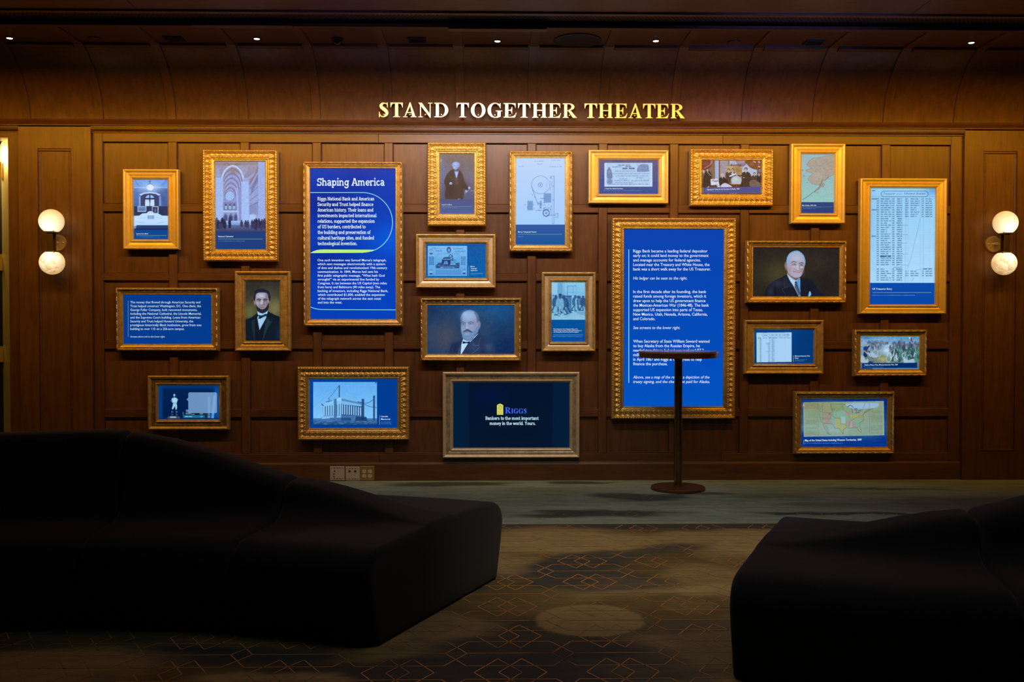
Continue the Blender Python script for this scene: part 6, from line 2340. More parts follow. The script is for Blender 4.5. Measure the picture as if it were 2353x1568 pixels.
# -- 14 display shelf picture
R = (364.9, 886.5, 502.2, 964)
t = screen((339.9, 863.7, 526.5, 987.8), R, 'A', A_DARK, 'worn dark gold frame showing a blue shelf with a ballplayer figurine and books')
c = Cv(grow(R), (335, 860, 6.79), (0, 30, 78))
c.grad(195, 175, 1145, 715, (0, 34, 84), (0, 26, 72)); c.rect(195, 175, 262, 715, (0, 62, 128), .85, 12); c.rect(1065, 175, 1145, 715, (4, 76, 150), .9, 14); c.rect(195, 175, 1145, 225, (0, 58, 124), .8, 12); c.rect(195, 680, 1145, 715, (0, 46, 108), .9, 8)
SV, SVD = (150, 200, 230), (70, 116, 158)
c.poly([(345, 660), (525, 660), (535, 695), (335, 695)], (64, 74, 84)); c.rect(380, 662, 475, 684, (150, 178, 195))
c.ell(445, 330, 15, 20, SV, 1, 1); c.line([(425, 340), (465, 338)], 6, SVD, .9); c.rect(438, 345, 454, 365, SVD)
c.poly([(408, 380), (440, 368), (475, 372), (498, 395), (495, 415), (470, 440), (425, 440), (405, 415)], SV, 1, True, 1); c.line([(385, 415), (430, 450), (470, 470)], 9, SVD, .95); c.line([(410, 400), (420, 440), (455, 445)], 14, SV, .95); c.line([(490, 400), (480, 440), (455, 450)], 14, SV, .95); c.blob(450, 410, 18, 26, (200, 232, 250), .7)
c.poly([(425, 455), (480, 450), (488, 500), (485, 560), (465, 560), (458, 500), (432, 540), (415, 560), (408, 530), (420, 490)], SV, 1, False, 1)
for x in (410, 480):
    c.line([(x, 555), (x, 600), (x + 4, 640)], 13, (22, 36, 70), .95); c.line([(x - 8, 590), (x + 10, 590)], 8, SV, .9); c.line([(x - 6, 640), (x + 12, 632)], 10, SVD, .9); c.line([(x - 2, 600), (x - 6, 640)], 5, SVD, .8)
c.rect(575, 590, 910, 636, (14, 22, 40)); c.rect(620, 600, 705, 630, (110, 140, 175), .8); c.rect(575, 592, 590, 640, (60, 100, 150)); c.rect(585, 640, 918, 684, (14, 112, 150)); c.rect(840, 612, 895, 632, (140, 165, 190), .7); c.rect(915, 600, 960, 684, (20, 50, 70)); c.rect(625, 556, 668, 592, (84, 126, 180))
c.rect(965, 350, 1010, 684, (62, 110, 160)); c.poly([(1055, 335), (1100, 335), (1062, 690), (1018, 686)], (76, 150, 226))
bub = [(680, 290), (1092, 290), (1107, 305), (1107, 595), (1092, 606), (680, 606), (666, 595), (666, 418), (640, 396), (666, 370), (666, 305)]
c.poly(bub, (128, 168, 214), .82); c.line(bub + bub[:1], 5, (150, 188, 228), .8)
for k in range(300):
    x, y = c.rng.uniform(690, 960), c.rng.uniform(320, 570)
    c.line([(x, y), (x + 10, y)], 4, (112, 154, 204), .35)
c.hand(610, 730, 664, 12, (150, 205, 220), .8, 5); c.hand(710, 765, 628, 8, (160, 185, 205), .8, 4); c.hand(850, 890, 664, 10, (140, 195, 210), .8, 4); c.hand(970, 1000, 670, 12, (120, 170, 205), .7, 5)
s = c.mesh(t)

# -- 15 temple under construction
R = (712.1, 871.5, 912.5, 983.4)
t = screen((683.5, 843, 940.5, 1011.8), R, 'C', (GOLD_C, None), 'wide carved gold frame showing a blue photograph of a columned temple under construction')
c = Cv(grow(R), (680, 840, 5.075), (0, 62, 145))
c.grad(155, 150, 1190, 735, (0, 62, 148), (0, 58, 142))
c.grad(202, 197, 943, 640, (96, 172, 240), (128, 196, 250)); c.noise(3, 80, 60); c.rect(155, 640, 1190, 735, (0, 60, 146))
c.grad(202, 620, 943, 690, (70, 130, 190), (26, 70, 124))
for k in range(90):
    x, y = c.rng.uniform(205, 935), c.rng.uniform(640, 690)
    c.line([(x, y), (x + c.rng.uniform(10, 50), y + c.rng.uniform(-3, 3))], 5, (20, 56, 104) if k % 2 else (110, 168, 220), .5)
D_, L_ = (26, 60, 108), (130, 194, 246)
c.poly([(285, 640), (300, 600), (420, 590), (530, 585), (700, 590), (820, 610), (830, 645), (285, 650)], (66, 116, 172)); c.poly([(300, 600), (525, 585), (525, 610), (300, 625)], (150, 205, 248), .8); c.rect(395, 610, 520, 640, (54, 100, 156), .7); c.poly([(525, 610), (640, 610), (650, 645), (525, 645)], (30, 68, 118), .8)
c.poly([(312, 470), (530, 370), (530, 590), (318, 595)], (96, 158, 216)); c.poly([(530, 370), (780, 440), (780, 595), (530, 590)], (52, 100, 156))
c.poly([(312, 450), (355, 440), (530, 405), (530, 455), (312, 485)], L_); c.poly([(355, 440), (450, 398), (530, 372), (530, 410)], (150, 208, 250))
c.poly([(530, 368), (780, 432), (780, 480), (530, 455)], (120, 182, 236)); c.poly([(530, 385), (770, 440), (770, 458), (530, 412)], (84, 138, 194), .9)
for k in range(22):
    x = 540 + k * 10.5
    c.line([(x, 392 + k * 2.6), (x, 410 + k * 2.2)], 3, (54, 100, 158), .6)
for k in range(8):
    x = 322 + k * 27
    c.rect(x, 475 - k * 4, x + 14, 582, (150, 206, 250)); c.rect(x + 14, 475 - k * 4, x + 24, 582, (36, 80, 134), .85)
for k in range(9):
    x = 535 + k * 26.5
    c.rect(x, 455 + k * 4.5, x + 15, 570 + k * 2, (140, 198, 246)); c.rect(x + 15, 455 + k * 4.5, x + 25, 572 + k * 2, (18, 48, 92), .95)
for (x0, x1, y0, y1) in ((442, 474, 392, 640), (766, 796, 392, 650), (900, 922, 358, 640)):
    c.rect(x0, y0, x1, y1, (52, 100, 156) if x0 < 760 else (26, 62, 112), .8 if x0 < 760 else .9)
    n = int((y1 - y0) / 16)
    for k in range(n):
        y = y0 + 16 * k
        c.line([(x0, y), (x1, y + 15)], 4, (140, 196, 242) if x0 < 760 else (84, 138, 190), .6); c.line([(x1, y), (x0, y + 15)], 4, (22, 56, 104), .7)
c.line([(505, 235), (506, 368)], 10, (18, 46, 90)); c.line([(498, 245), (385, 385)], 3.5, (24, 56, 104), .8); c.line([(500, 240), (205, 490)], 2, (60, 116, 176), .6); c.line([(500, 240), (230, 365)], 2, (60, 116, 176), .5); c.line([(512, 240), (700, 380)], 2, (66, 122, 182), .6); c.line([(512, 240), (800, 400)], 2, (70, 128, 188), .4)
c.line([(800, 445), (850, 432), (900, 402)], 4.5, (22, 54, 100), .9, True); c.line([(800, 455), (860, 480), (940, 494)], 4.5, (22, 54, 100), .9, True); c.line([(300, 450), (320, 470)], 10, (20, 50, 96)); c.line([(375, 380), (390, 400), (380, 430)], 5, (20, 50, 96), .8); c.line([(720, 425), (790, 440)], 9, (22, 54, 100), .8)
c.line([(355, 425), (425, 412)], 10, (40, 86, 142), .7); c.rect(908, 350, 920, 372, (20, 50, 96))
c.poly([(700, 595), (820, 600), (835, 648), (690, 648)], (24, 58, 106), .85)
c.noise(6, 9, 9, seed=9); c.rect(944, 155, 1190, 735, (0, 60, 144)); c.rect(925, 197, 938, 208, (10, 30, 60))
c.rect(155, 692, 1190, 735, (0, 60, 146))
for y in (660, 672, 684):
    micro(c, 992, 1110, y, 7)
s = c.mesh(t)
caption(s, [('Lincoln', 875.5, 891.4, 957.2, 3.6), ('Memorial', 875.5, 896.4, 963.5, 3.6)], bar=(872.2, 954.9, 976.4, 1.1))

# -- 16 dark advertisement screen
R = (1041.5, 879.5, 1308.5, 1029.3)
t = screen((1017.3, 855.3, 1331.5, 1052.5), R, 'A', A_SILV, 'large wide silvered frame with a nearly black screen and a small yellow arch logo')
c = Cv(grow(R), (1012, 850, 4.138), (0, 16, 42)); c.K = 1
c.grad(110, 115, 1240, 750, (0, 18, 44), (0, 20, 44)); c.rect(110, 115, 272, 750, (0, 28, 54)); c.rect(1065, 115, 1240, 750, (0, 28, 56), .9, 6); c.blob(480, 250, 200, 120, (0, 18, 66), .6); c.blob(700, 600, 300, 120, (0, 14, 40), .5)
c.blob(690, 395, 130, 34, (0, 20, 110), .5)
s = c.mesh(t)
L = Lines()
V, Fq = caps_polys('RIGGS', .78)
L.put(V, Fq, 1160.8, 1210.0, 950.4, 13.9 / .72)
L.build('logo_name', emit('logo_blue', (70, 110, 235)), s)
L = Lines()
L.slab('Bankers to the most important', 1115.4, 1238, 965.2, 7.6)
L.slab('money in the world. Yours.', 1125.1, 1230.2, 977.0, 7.6)
L.build('slogan', emit('slogan_white', (200, 235, 250)), s)
L = Lines()
L.poly([(1141.8, 953.6), (1141.8, 931.5), (1145, 929.4), (1149, 928), (1153, 929.4), (1156.3, 931.5), (1156.3, 953.6)])
L.build('logo_arch', emit('logo_yellow', (214, 214, 96)), s)
L = Lines()
for q in stroke(arc_pts(1149, 937.5, 3.6, 3.6, 0, 360, 16), .9):
    L.poly([(a, b) for a, b in q])
for yy in (945, 948, 951):
    L.bar(1144, yy - .3, 1154, yy + .3)
L.bar(1143, 931.8, 1155, 932.5)
L.V = [(x, y - .0006, z) for x, y, z in L.V]
L.build('logo_lines', emit('logo_olive', (150, 150, 50)), s)

# -- 17 telegraph office print
R = (1267.9, 649.6, 1344.2, 785)
t = screen((1244.6, 625.4, 1368.8, 808), R, 'A', (GOLD_ANT, GOLD_CHAMP), 'upright pale gold frame showing a blue print of hurrying men in an office')
c = Cv(grow(R), (1240, 622, 8.25), (120, 182, 222))
c.grad(225, 225, 865, 480, (140, 198, 234), (122, 186, 226)); c.grad(225, 480, 865, 780, (110, 172, 212), (120, 182, 220)); c.grad(225, 775, 865, 935, (128, 186, 218), (140, 196, 226))
c.rect(340, 230, 440, 500, (98, 158, 204), .8); c.line([(465, 235), (460, 480)], 10, (92, 150, 196), .7); c.rect(230, 230, 335, 480, (150, 204, 238), .6)
c.line([(525, 480), (530, 295), (690, 292)], 10, (62, 116, 166), .85); c.rect(545, 300, 690, 460, (128, 190, 232), .7); c.line([(632, 300), (632, 470)], 6, (70, 126, 176), .7); c.line([(545, 415), (690, 415)], 5, (74, 130, 180), .7); c.line([(700, 300), (700, 460)], 5, (90, 146, 194), .6)
c.rect(505, 480, 606, 800, (66, 122, 172), .95); c.rect(500, 478, 610, 500, (40, 84, 132))
for y in (545, 600, 640, 720):
    c.line([(510, y), (604, y)], 6, (42, 92, 142), .7)
c.rect(606, 480, 650, 800, (142, 200, 236), .8)


def runner(x, y, z, col, lean=0, leg=True, hat=False):
    c.poly([(x - z * .16 + lean * z * .4, y - z * .80), (x + z * .14 + lean * z * .4, y - z * .80), (x + z * .2 + lean * z * .15, y - z * .40), (x + z * .10, y - z * .36), (x - z * .18, y - z * .36)], col, 1, True, 1)
    c.ell(x + lean * z * .5, y - z * .90, z * .075, z * .095, (44, 84, 128), 1, 2)
    if hat:
        c.rect(x - z * .07 + lean * z * .5, y - z * 1.06, x + z * .07 + lean * z * .5, y - z * .95, (34, 70, 112))
    if leg:
        c.line([(x - z * .06, y - z * .40), (x - z * .16, y - z * .16), (x - z * .24, y)], z * .085, col, .95); c.line([(x + z * .05, y - z * .40), (x + z * .16, y - z * .18), (x + z * .24, y - z * .02)], z * .085, col, .95)
        c.line([(x - z * .24, y), (x - z * .12, y)], z * .05, (36, 76, 118)); c.line([(x + z * .24, y - z * .02), (x + z * .34, y - z * .02)], z * .05, (36, 76, 118))


for k in range(14):
    x = c.rng.uniform(240, 480)
    c.ell(x, c.rng.uniform(455, 500), 13, 17, (52, 96, 142) if k % 2 else (150, 200, 232), .8, 2)
runner(300, 790, 330, (52, 94, 140), .05); runner(500, 800, 330, (40, 80, 126), -.18); runner(440, 820, 340, (50, 92, 138), .0); runner(380, 840, 380, (110, 166, 206), .05, True, True); c.line([(395, 560), (430, 640), (450, 650)], 20, (120, 176, 214), .9); c.line([(350, 690), (345, 790)], 16, (44, 86, 132), .9); c.line([(390, 690), (365, 850)], 18, (140, 196, 230), .9); c.line([(340, 855), (380, 862)], 10, (34, 72, 114))
runner(675, 755, 290, (56, 104, 152), 0); runner(735, 760, 285, (126, 184, 222), -.05); runner(760, 750, 270, (74, 124, 172), 0, False); runner(825, 755, 280, (44, 84, 130), 0)
c.line([(715, 560), (720, 640), (760, 750)], 20, (46, 88, 134), .85); c.line([(820, 640), (822, 755)], 22, (46, 88, 134), .9); c.line([(662, 640), (670, 750)], 18, (50, 96, 144), .85)
for k in range(90):
    x, y = c.rng.uniform(232, 860), c.rng.uniform(780, 930)
    c.line([(x, y), (x + c.rng.uniform(10, 50), y + c.rng.uniform(-4, 10))], 4, (86, 140, 182) if k % 2 else (166, 212, 236), .5)
c.line([(500, 880), (590, 805)], 5, (60, 110, 156), .6); c.poly([(620, 770), (860, 780), (860, 860)], (96, 152, 194), .5)
c.noise(12, 14, 14, seed=4)
c.grad(222, 932, 868, 1352, (0, 82, 156), (0, 76, 150))
micro(c, 258, 800, 1252, 10, a=.75)
s = c.mesh(t)
caption(s, [('\u201cPress Reporters at the Telegraph Office of the', 1271.3, 1327.5, 756.3, 2.4), ('House of Representatives Sending Off Dispatches on', 1272, 1336.6, 759.9, 2.4), ('the Closing Day of the Forty-Fourth Congress\u201d', 1272, 1330.2, 763.4, 2.4)], rule=(1271.3, 1339.6, 770.1, 1.0))

# -- 18 tallest blue text screen
R = (1434.2, 527.5, 1661.5, 933.6)
t = screen((1405.4, 500.6, 1690.6, 963.4), R, 'C', (GOLD_C, None), 'tallest carved gold frame with a plain blue text screen behind the bronze table')
c = Cv(grow(R), (1380, 500, 3.268), (0, 74, 180)); c.K = .6
c.W, c.H = int(c.W / 2), int(c.H / 2); c.A = np.ones((c.H, c.W, 3)) * 0; c.yy, c.xx = np.mgrid[0:c.H, 0:c.W].astype(float); c.K = .5
c.grad(160, 80, 930, 1430, (0, 64, 172), (0, 82, 192)); c.grad(160, 80, 930, 300, (0, 66, 176), (0, 70, 184), .5)
s = c.mesh(t)


def col_text(lines, y0, shear=0.0, bold=.004, mat=WHITE_TX, nm='paragraph'):
    L = Lines()
    for k, (tx_, e) in enumerate(lines):
        if tx_:
            L.sans(tx_, 1455, e, y0 + k * 10.38, 7.1, bold, shear)
    L.build(nm, mat, s)


def yb(z):
    return 500 + z / 3.268 + 2.9


col_text([('Riggs Bank became a leading federal depositor', 1625.7), ('early on; it could lend money to the government', 1627.9), ('and manage accounts for federal agencies.', 1610.4),
          ('Located near the Treasury and White House, the', 1630.3), ('bank was a short walk away for the US Treasurer.', 1633.4)], yb(253))
col_text([('His ledger can be seen to the right.', 1578.9)], yb(457), 0.2, .0, nm='note')
col_text([('In the first decade after its founding, the bank', 1622.7), ('raised funds among foreign investors, which it', 1622.7), ('drew upon to help the US government finance', 1621.1), ('the Mexican-American War (1846-48). The bank', 1628.8),
          ('supported US expansion into parts of Texas,', 1615), ('New Mexico, Utah, Nevada, Arizona, California,', 1625.7), ('and Colorado.', 1505.5)], yb(558.5))
col_text([('See screens to the lower right.', 1562.7)], yb(829), 0.2, .0, nm='note')
col_text([('When Secretary of State William Seward wanted', 1630.3), ('to buy Alaska from the Russian Empire, he', 1608), ('needed two things: federal approval and $7.2', 1617.2), ('million.', 1483),
          ('in April 1867 and Riggs & Co. agreed to help', 1612.5), ('finance the purchase.', 1533.9)], yb(931))
col_text([('Above, see a map of the region, a depiction of the', 1630.3), ('treaty signing, and the check that paid for Alaska.', 1631)], yb(1200.5), 0.2, .0, nm='note')
L = Lines()
L.bar(1444.1, 573.4, 1445.7, 880.4)
L.build('rule_line', CYAN_LN, s)

# -- 19 portrait: man in round glasses
R = (1730.8, 569.4, 1927.8, 681.3)
t = screen((1714, 553, 1945.3, 697), R, 'B', (GOLD_B, None), 'wide gold framed portrait of a white haired man in round glasses and striped tie')
c = Cv(grow(R), (1705, 545, 9.412), (42, 37, 32))
c.grad(230, 220, 2105, 1290, (38, 32, 30), (40, 36, 28)); c.blob(800, 780, 380, 300, (72, 66, 40), .9); c.blob(1600, 560, 300, 200, (54, 48, 40), .6); c.blob(1850, 1050, 300, 250, (32, 28, 26), .6); c.noise(4, 60, 60)
c.poly([(465, 1290), (500, 1160), (560, 1040), (680, 950), (880, 860), (975, 800), (1230, 900), (1290, 870), (1430, 900), (1520, 960), (1620, 1100), (1780, 1270), (1790, 1290)], (24, 27, 40), 1, False, 4)
c.blob(760, 1010, 150, 90, (50, 54, 74), .7); c.blob(620, 1180, 60, 90, (52, 56, 78), .6); c.blob(720, 1180, 30, 120, (14, 16, 26), .7); c.blob(1440, 1060, 120, 120, (20, 22, 34), .7)
c.poly([(970, 800), (1240, 880), (1255, 900), (1260, 1290), (1230, 1290), (1130, 1090), (1050, 960)], (150, 196, 236), 1)
c.poly([(970, 800), (1000, 820), (1150, 960), (1130, 1060), (1040, 960)], (176, 208, 240), 1); c.poly([(1190, 960), (1240, 890), (1262, 1200), (1240, 1160)], (70, 150, 226), 1)
c.poly([(1140, 970), (1185, 955), (1195, 1010), (1260, 1220), (1240, 1285), (1210, 1230), (1140, 1080)], (42, 50, 70), 1)
for k in range(8):
    c.line([(1140 + k * 10, 1040 + k * 28), (1200 + k * 9, 1080 + k * 28)], 7, (130, 150, 178), .8)
c.line([(1150, 990), (1180, 1030)], 10, (150, 166, 190), .7)
c.line([(910, 890), (915, 1085), (1000, 1075), (860, 1125), (940, 1240)], 6, (72, 78, 100), .8); c.poly([(915, 880), (975, 830), (1060, 980), (1130, 1100), (1010, 1080), (920, 1085)], (36, 40, 58), .8)
c.poly([(1430, 1280), (1455, 1170), (1480, 1180), (1498, 1240), (1470, 1285)], (110, 190, 236), 1); c.ell(1392, 1165, 12, 10, (80, 50, 44), .7, 2)
c.poly([(975, 800), (1000, 700), (1200, 840), (1240, 880), (1170, 945), (1060, 880)], (132, 112, 120), 1)
c.poly([(965, 580), (980, 440), (1060, 340), (1180, 300), (1290, 350), (1345, 470), (1350, 600), (1330, 720), (1270, 850), (1180, 880), (1090, 850), (1000, 770), (975, 680)], (172, 164, 184), 1, True, 2)
c.poly([(960, 580), (970, 450), (1030, 350), (1130, 300), (1230, 305), (1330, 390), (1370, 520), (1360, 610), (1340, 600), (1330, 480), (1270, 380), (1180, 350), (1090, 370), (1040, 440), (1015, 560), (990, 600)], (130, 168, 212), 1, True, 3)
c.line([(1000, 480), (1060, 380), (1180, 330), (1290, 370)], 9, (176, 208, 238), .7, True); c.line([(1060, 340), (1160, 320)], 6, (96, 130, 176), .5)
c.ell(955, 635, 26, 74, (158, 138, 148), 1, 4, -.2); c.ell(960, 640, 12, 46, (120, 98, 108), .7, 4, -.2)
c.blob(1180, 450, 110, 70, (182, 190, 224), .8); c.blob(1020, 720, 40, 90, (160, 130, 140), .6); c.blob(1310, 700, 34, 110, (140, 104, 108), .7)
c.line([(1065, 552), (1110, 528), (1175, 545)], 14, (60, 60, 76), .9); c.line([(1240, 568), (1290, 552), (1330, 568)], 14, (60, 60, 76), .9)
c.blob(1130, 590, 44, 20, (96, 84, 100), .8); c.blob(1280, 600, 40, 20, (90, 76, 90), .8); c.ell(1135, 588, 20, 9, (176, 180, 196), .9, 2); c.ell(1285, 598, 20, 9, (170, 174, 190), .9, 2); c.ell(1140, 588, 9, 9, (26, 28, 44)); c.ell(1290, 598, 9, 9, (26, 28, 44))
c.ell(1120, 605, 55, 56, (150, 160, 180), .8, 1, 0, 5); c.ell(1288, 622, 50, 52, (150, 160, 180), .8, 1, 0, 5); c.line([(1172, 605), (1200, 596), (1238, 612)], 5, (150, 160, 180), .8); c.line([(1068, 590), (985, 570)], 5, (130, 140, 165), .8)
c.blob(1290, 655, 36, 14, (214, 220, 236), .8); c.blob(1125, 645, 36, 10, (196, 202, 222), .7)
c.poly([(1190, 600), (1225, 605), (1255, 700), (1220, 730), (1170, 705)], (188, 182, 202), .9, True, 3); c.blob(1245, 660, 14, 50, (130, 100, 108), .6); c.line([(1165, 700), (1210, 728), (1255, 706)], 8, (100, 72, 82), .8)
c.line([(1110, 752), (1150, 748), (1200, 762), (1270, 752)], 8, (124, 72, 80), .95, True); c.blob(1200, 780, 50, 12, (190, 160, 170), .6); c.line([(1140, 680), (1105, 745)], 6, (130, 108, 120), .6); c.line([(1270, 690), (1290, 750)], 6, (110, 80, 86), .6); c.blob(1180, 830, 60, 24, (176, 172, 196), .6); c.blob(1180, 905, 60, 24, (96, 78, 84), .7)
c.noise(4, 8, 8, seed=6)
s = c.mesh(t)

# -- 20 small ledger
R = (1734, 758.5, 1868.5, 835.6)
t = screen((1710, 735.7, 1892, 859.7), R, 'A', (GOLD_ANT, GOLD_ANT), 'wide antique gold frame showing a small ledger page beside a plain blue field')
c = Cv(grow(R), (1705, 732, 12.06), (0, 58, 122))
c.grad(340, 310, 1985, 1260, (2, 62, 130), (0, 56, 118)); c.blob(1900, 400, 300, 500, (0, 46, 104), .5)
c.poly([(400, 398), (1375, 385), (1375, 1205), (408, 1218)], (166, 208, 246)); c.poly([(400, 398), (520, 396), (520, 1216), (408, 1218)], (160, 210, 226), .8)
q = [(595, 412), (1270, 410), (1312, 462), (1270, 510), (600, 514), (548, 462), (595, 412)]
c.line(q, 8, (98, 142, 178), .85); c.hand(600, 780, 465, 30, (90, 132, 172), .85, 8); c.hand(810, 1080, 462, 30, (90, 132, 172), .85, 8); c.hand(1110, 1300, 460, 26, (90, 132, 172), .85, 8)
c.hand(440, 530, 545, 22, (100, 140, 174), .9, 8); c.hand(580, 690, 546, 18, (110, 150, 184), .8, 7); c.hand(740, 980, 542, 22, (100, 140, 176), .9, 8); c.hand(1030, 1360, 540, 20, (120, 160, 195), .8, 7)
for k in range(19):
    y = 580 + k * 34
    c.hand(495, 540, y, 18, (104, 146, 182), .85, 7); c.hand(728 if k > 2 else 760, 780, y, 18, (112, 154, 190), .8, 7); c.hand(822, 900, y, 18, (110, 152, 188), .8, 7)
    if k in (3, 4, 10):
        c.hand(670, 780, y, 14, (120, 162, 198), .7, 6)
    c.line([(420, y + 14), (1370, y + 12)], 2.5, (140, 184, 226), .4)
for x in (550, 720, 800, 910, 970, 1190, 1230, 1300):
    c.line([(x, 530), (x, 1205)], 3, (140, 180, 222), .5)
for y in (1140, 1163, 1187):
    micro(c, 1468, 1818 if y < 1150 else 1720, y, 12)
s = c.mesh(t)
caption(s, [('Mexican-American War', 1826.7, 1861.3, 818.3, 2.9), ('Entry', 1826.7, 1834.9, 823, 2.9)], bar=(1823.2, 817.4, 831.9, 1.3))

# -- 21 battle print
R = (1977.8, 773.5, 2111.7, 848.5)
t = screen((1961.7, 757.5, 2130.4, 865.3), R, 'B', (GOLD_B, None), 'smallest wide gold frame, showing a crowded battle scene with cannon and a flag')
c = Cv(grow(R), (1958, 753, 13.4), (110, 150, 188))
c.grad(255, 265, 2070, 560, (84, 138, 186), (132, 170, 204)); c.blob(900, 380, 500, 90, (128, 170, 208), .8); c.blob(500, 310, 200, 40, (60, 112, 164), .6); c.grad(255, 560, 2070, 1000, (112, 150, 180), (120, 146, 160)); c.grad(255, 900, 2070, 1290, (110, 124, 124), (88, 108, 120))
c.noise(10, 60, 30)
c.crowd(470, 1120, 480, 560, 90, 90, [(62, 92, 128), (112, 132, 158), (150, 170, 190), (84, 96, 120)], .8); c.crowd(540, 900, 590, 690, 40, 120, [(58, 84, 120), (150, 166, 186), (96, 92, 112), (130, 140, 160)], .9)
c.crowd(1250, 2050, 560, 700, 60, 150, [(70, 110, 128), (110, 138, 160), (72, 84, 108), (120, 110, 130)], .85); c.line([(880, 590), (1250, 575)], 12, (160, 190, 212), .6); c.line([(880, 640), (1200, 610)], 10, (150, 182, 206), .5)
c.blob(1120, 560, 120, 50, (176, 208, 230), .9)
GRN = [(44, 96, 92), (72, 126, 118), (36, 74, 82), (96, 140, 136), (150, 172, 184), (60, 68, 92)]
c.blob(960, 960, 180, 130, (166, 166, 116), .95); c.blob(940, 880, 130, 50, (122, 128, 92), .7)
c.crowd(1100, 2050, 760, 1080, 90, 210, GRN, .92); c.noise(20, 26, 26, seed=3)
for k in range(80):
    x, y = c.rng.uniform(1080, 2050), c.rng.uniform(700, 1080)
    c.line([(x, y), (x + c.rng.uniform(-50, 50), y + c.rng.uniform(-70, 70))], 14, GRN[k % 6] if k % 3 else (176, 206, 218), .7)
c.ell(1040, 720, 90, 82, (178, 212, 238), .95, 18); c.blob(1060, 700, 90, 60, (196, 222, 242), .8)
c.line([(500, 730), (600, 780)], 24, (30, 44, 52)); c.line([(700, 745), (920, 755)], 18, (176, 150, 110), .9)
for (x, y, rx, ry) in ((720, 800, 92, 108), (1130, 940, 70, 130), (830, 800, 60, 90)):
    c.ell(x, y, rx, ry, (158, 184, 200), .95, 1, .15, 20)
    for k in range(6):
        a = k * math.pi / 6
        c.line([(x - rx * math.cos(a), y - ry * math.sin(a)), (x + rx * math.cos(a), y + ry * math.sin(a))], 7, (128, 156, 176), .7)
c.poly([(560, 740), (640, 760), (780, 900), (700, 930), (600, 900)], (160, 190, 214), .9, True)
for q in (((1170, 800), (1200, 850), (1190, 980)), ((1300, 690), (1280, 820), (1220, 920), (1200, 990)), ((1340, 850), (1370, 950), (1400, 980)), ((1570, 780), (1540, 880), (1610, 980), (1680, 1050)), ((1070, 870), (1110, 800), (1160, 780)), ((1940, 790), (1900, 900))):
    c.line(q, 24, (182, 210, 226), .9, True)
c.poly([(350, 610), (420, 570), (480, 590), (520, 545), (545, 580), (480, 660), (470, 710), (345, 700)], (14, 62, 118), 1); c.ell(440, 545, 42, 34, (160, 150, 150), 1, 3); c.poly([(370, 700), (480, 710), (470, 800), (430, 740)], (150, 44, 58), 1); c.poly([(370, 740), (440, 800), (480, 880), (400, 930), (340, 840)], (16, 52, 88), 1); c.poly([(280, 870), (340, 880), (420, 1000), (480, 950), (500, 1060), (400, 1090), (270, 1060)], (164, 190, 206), .95, True); c.line([(370, 900), (400, 980)], 16, (190, 170, 110), .8); c.line([(450, 780), (540, 820), (560, 900)], 26, (180, 206, 226), .9)
c.poly([(500, 1060), (560, 1030), (640, 1060), (640, 1100), (500, 1110)], (14, 64, 120), 1)
c.poly([(1600, 900), (1680, 990), (1760, 1000), (1900, 960), (1920, 1080), (1600, 1090)], (166, 196, 216), .9, True); c.poly([(1930, 900), (2040, 980), (2040, 1060), (1930, 1050)], (70, 140, 128), .95, True)
c.poly([(1740, 290), (1800, 300), (1810, 360), (1760, 350)], (196, 216, 232), .95); c.poly([(1795, 300), (1830, 330), (1860, 420), (1870, 480), (1800, 390)], (128, 36, 70), 1); c.poly([(1690, 300), (1745, 290), (1750, 350), (1700, 380)], (84, 150, 162), .8); c.line([(1880, 500), (1800, 290)], 6, (80, 90, 110), .8)
c.poly([(310, 470), (360, 350), (420, 490)], (160, 170, 192), .8); c.line([(1440, 370), (1480, 430)], 7, (70, 92, 120), .8); c.ell(1520, 395, 26, 40, (84, 112, 146), .8, 5); c.ell(1310, 470, 34, 40, (56, 84, 116), .9, 4); c.ell(1835, 550, 30, 40, (58, 66, 98), .9, 4); c.ell(1590, 590, 34, 40, (52, 72, 102), .9, 4)
c.rect(255, 1245, 2070, 1290, (96, 130, 150)); c.poly([(308, 1100), (2005, 1085), (2005, 1245), (308, 1252)], (0, 44, 104)); c.rect(265, 1248, 620, 1290, (10, 60, 116), .8)
micro(c, 400, 958, 1215, 13)
s = c.mesh(t)
L = Lines()
L.sans('Battle of Buena Vista, Mexican-American War, 1847', 1988, 2063.2, 840.4, 3.0, .006, slope=-.009)
L.build('caption', WHITE_TX, s)
L = Lines()
L.bar(1985.5, 837, 1986.2, 844.1)
L.build('rule_line', GREY_LN, s)

# -- 22 continent map
R = (1841.4, 917, 2037.8, 1027)
t = screen((1825, 900, 2055.6, 1044), R, 'B', (GOLD_B, None), 'wide gold frame, lowest at the right, showing an aged coloured map of a continent')
c = Cv(grow(R), (1820, 896, 9.804), (0, 48, 128))
c.grad(200, 195, 2145, 1295, (0, 44, 118), (0, 50, 136))
c.poly([(250, 285), (2065, 255), (2078, 1025), (265, 1060)], (146, 170, 172)); c.poly([(268, 300), (2045, 275), (2050, 1000), (282, 1042)], (136, 156, 134))
c.blob(430, 370, 260, 90, (132, 126, 88), .8); c.blob(420, 620, 220, 160, (140, 164, 128), .6); c.blob(420, 850, 260, 120, (140, 172, 160), .7); c.blob(1000, 900, 400, 140, (142, 176, 172), .9); c.blob(1700, 850, 400, 200, (132, 162, 150), .7); c.blob(900, 330, 300, 90, (132, 140, 106), .6); c.blob(1900, 560, 160, 160, (126, 144, 118), .6); c.noise(7, 70, 40)
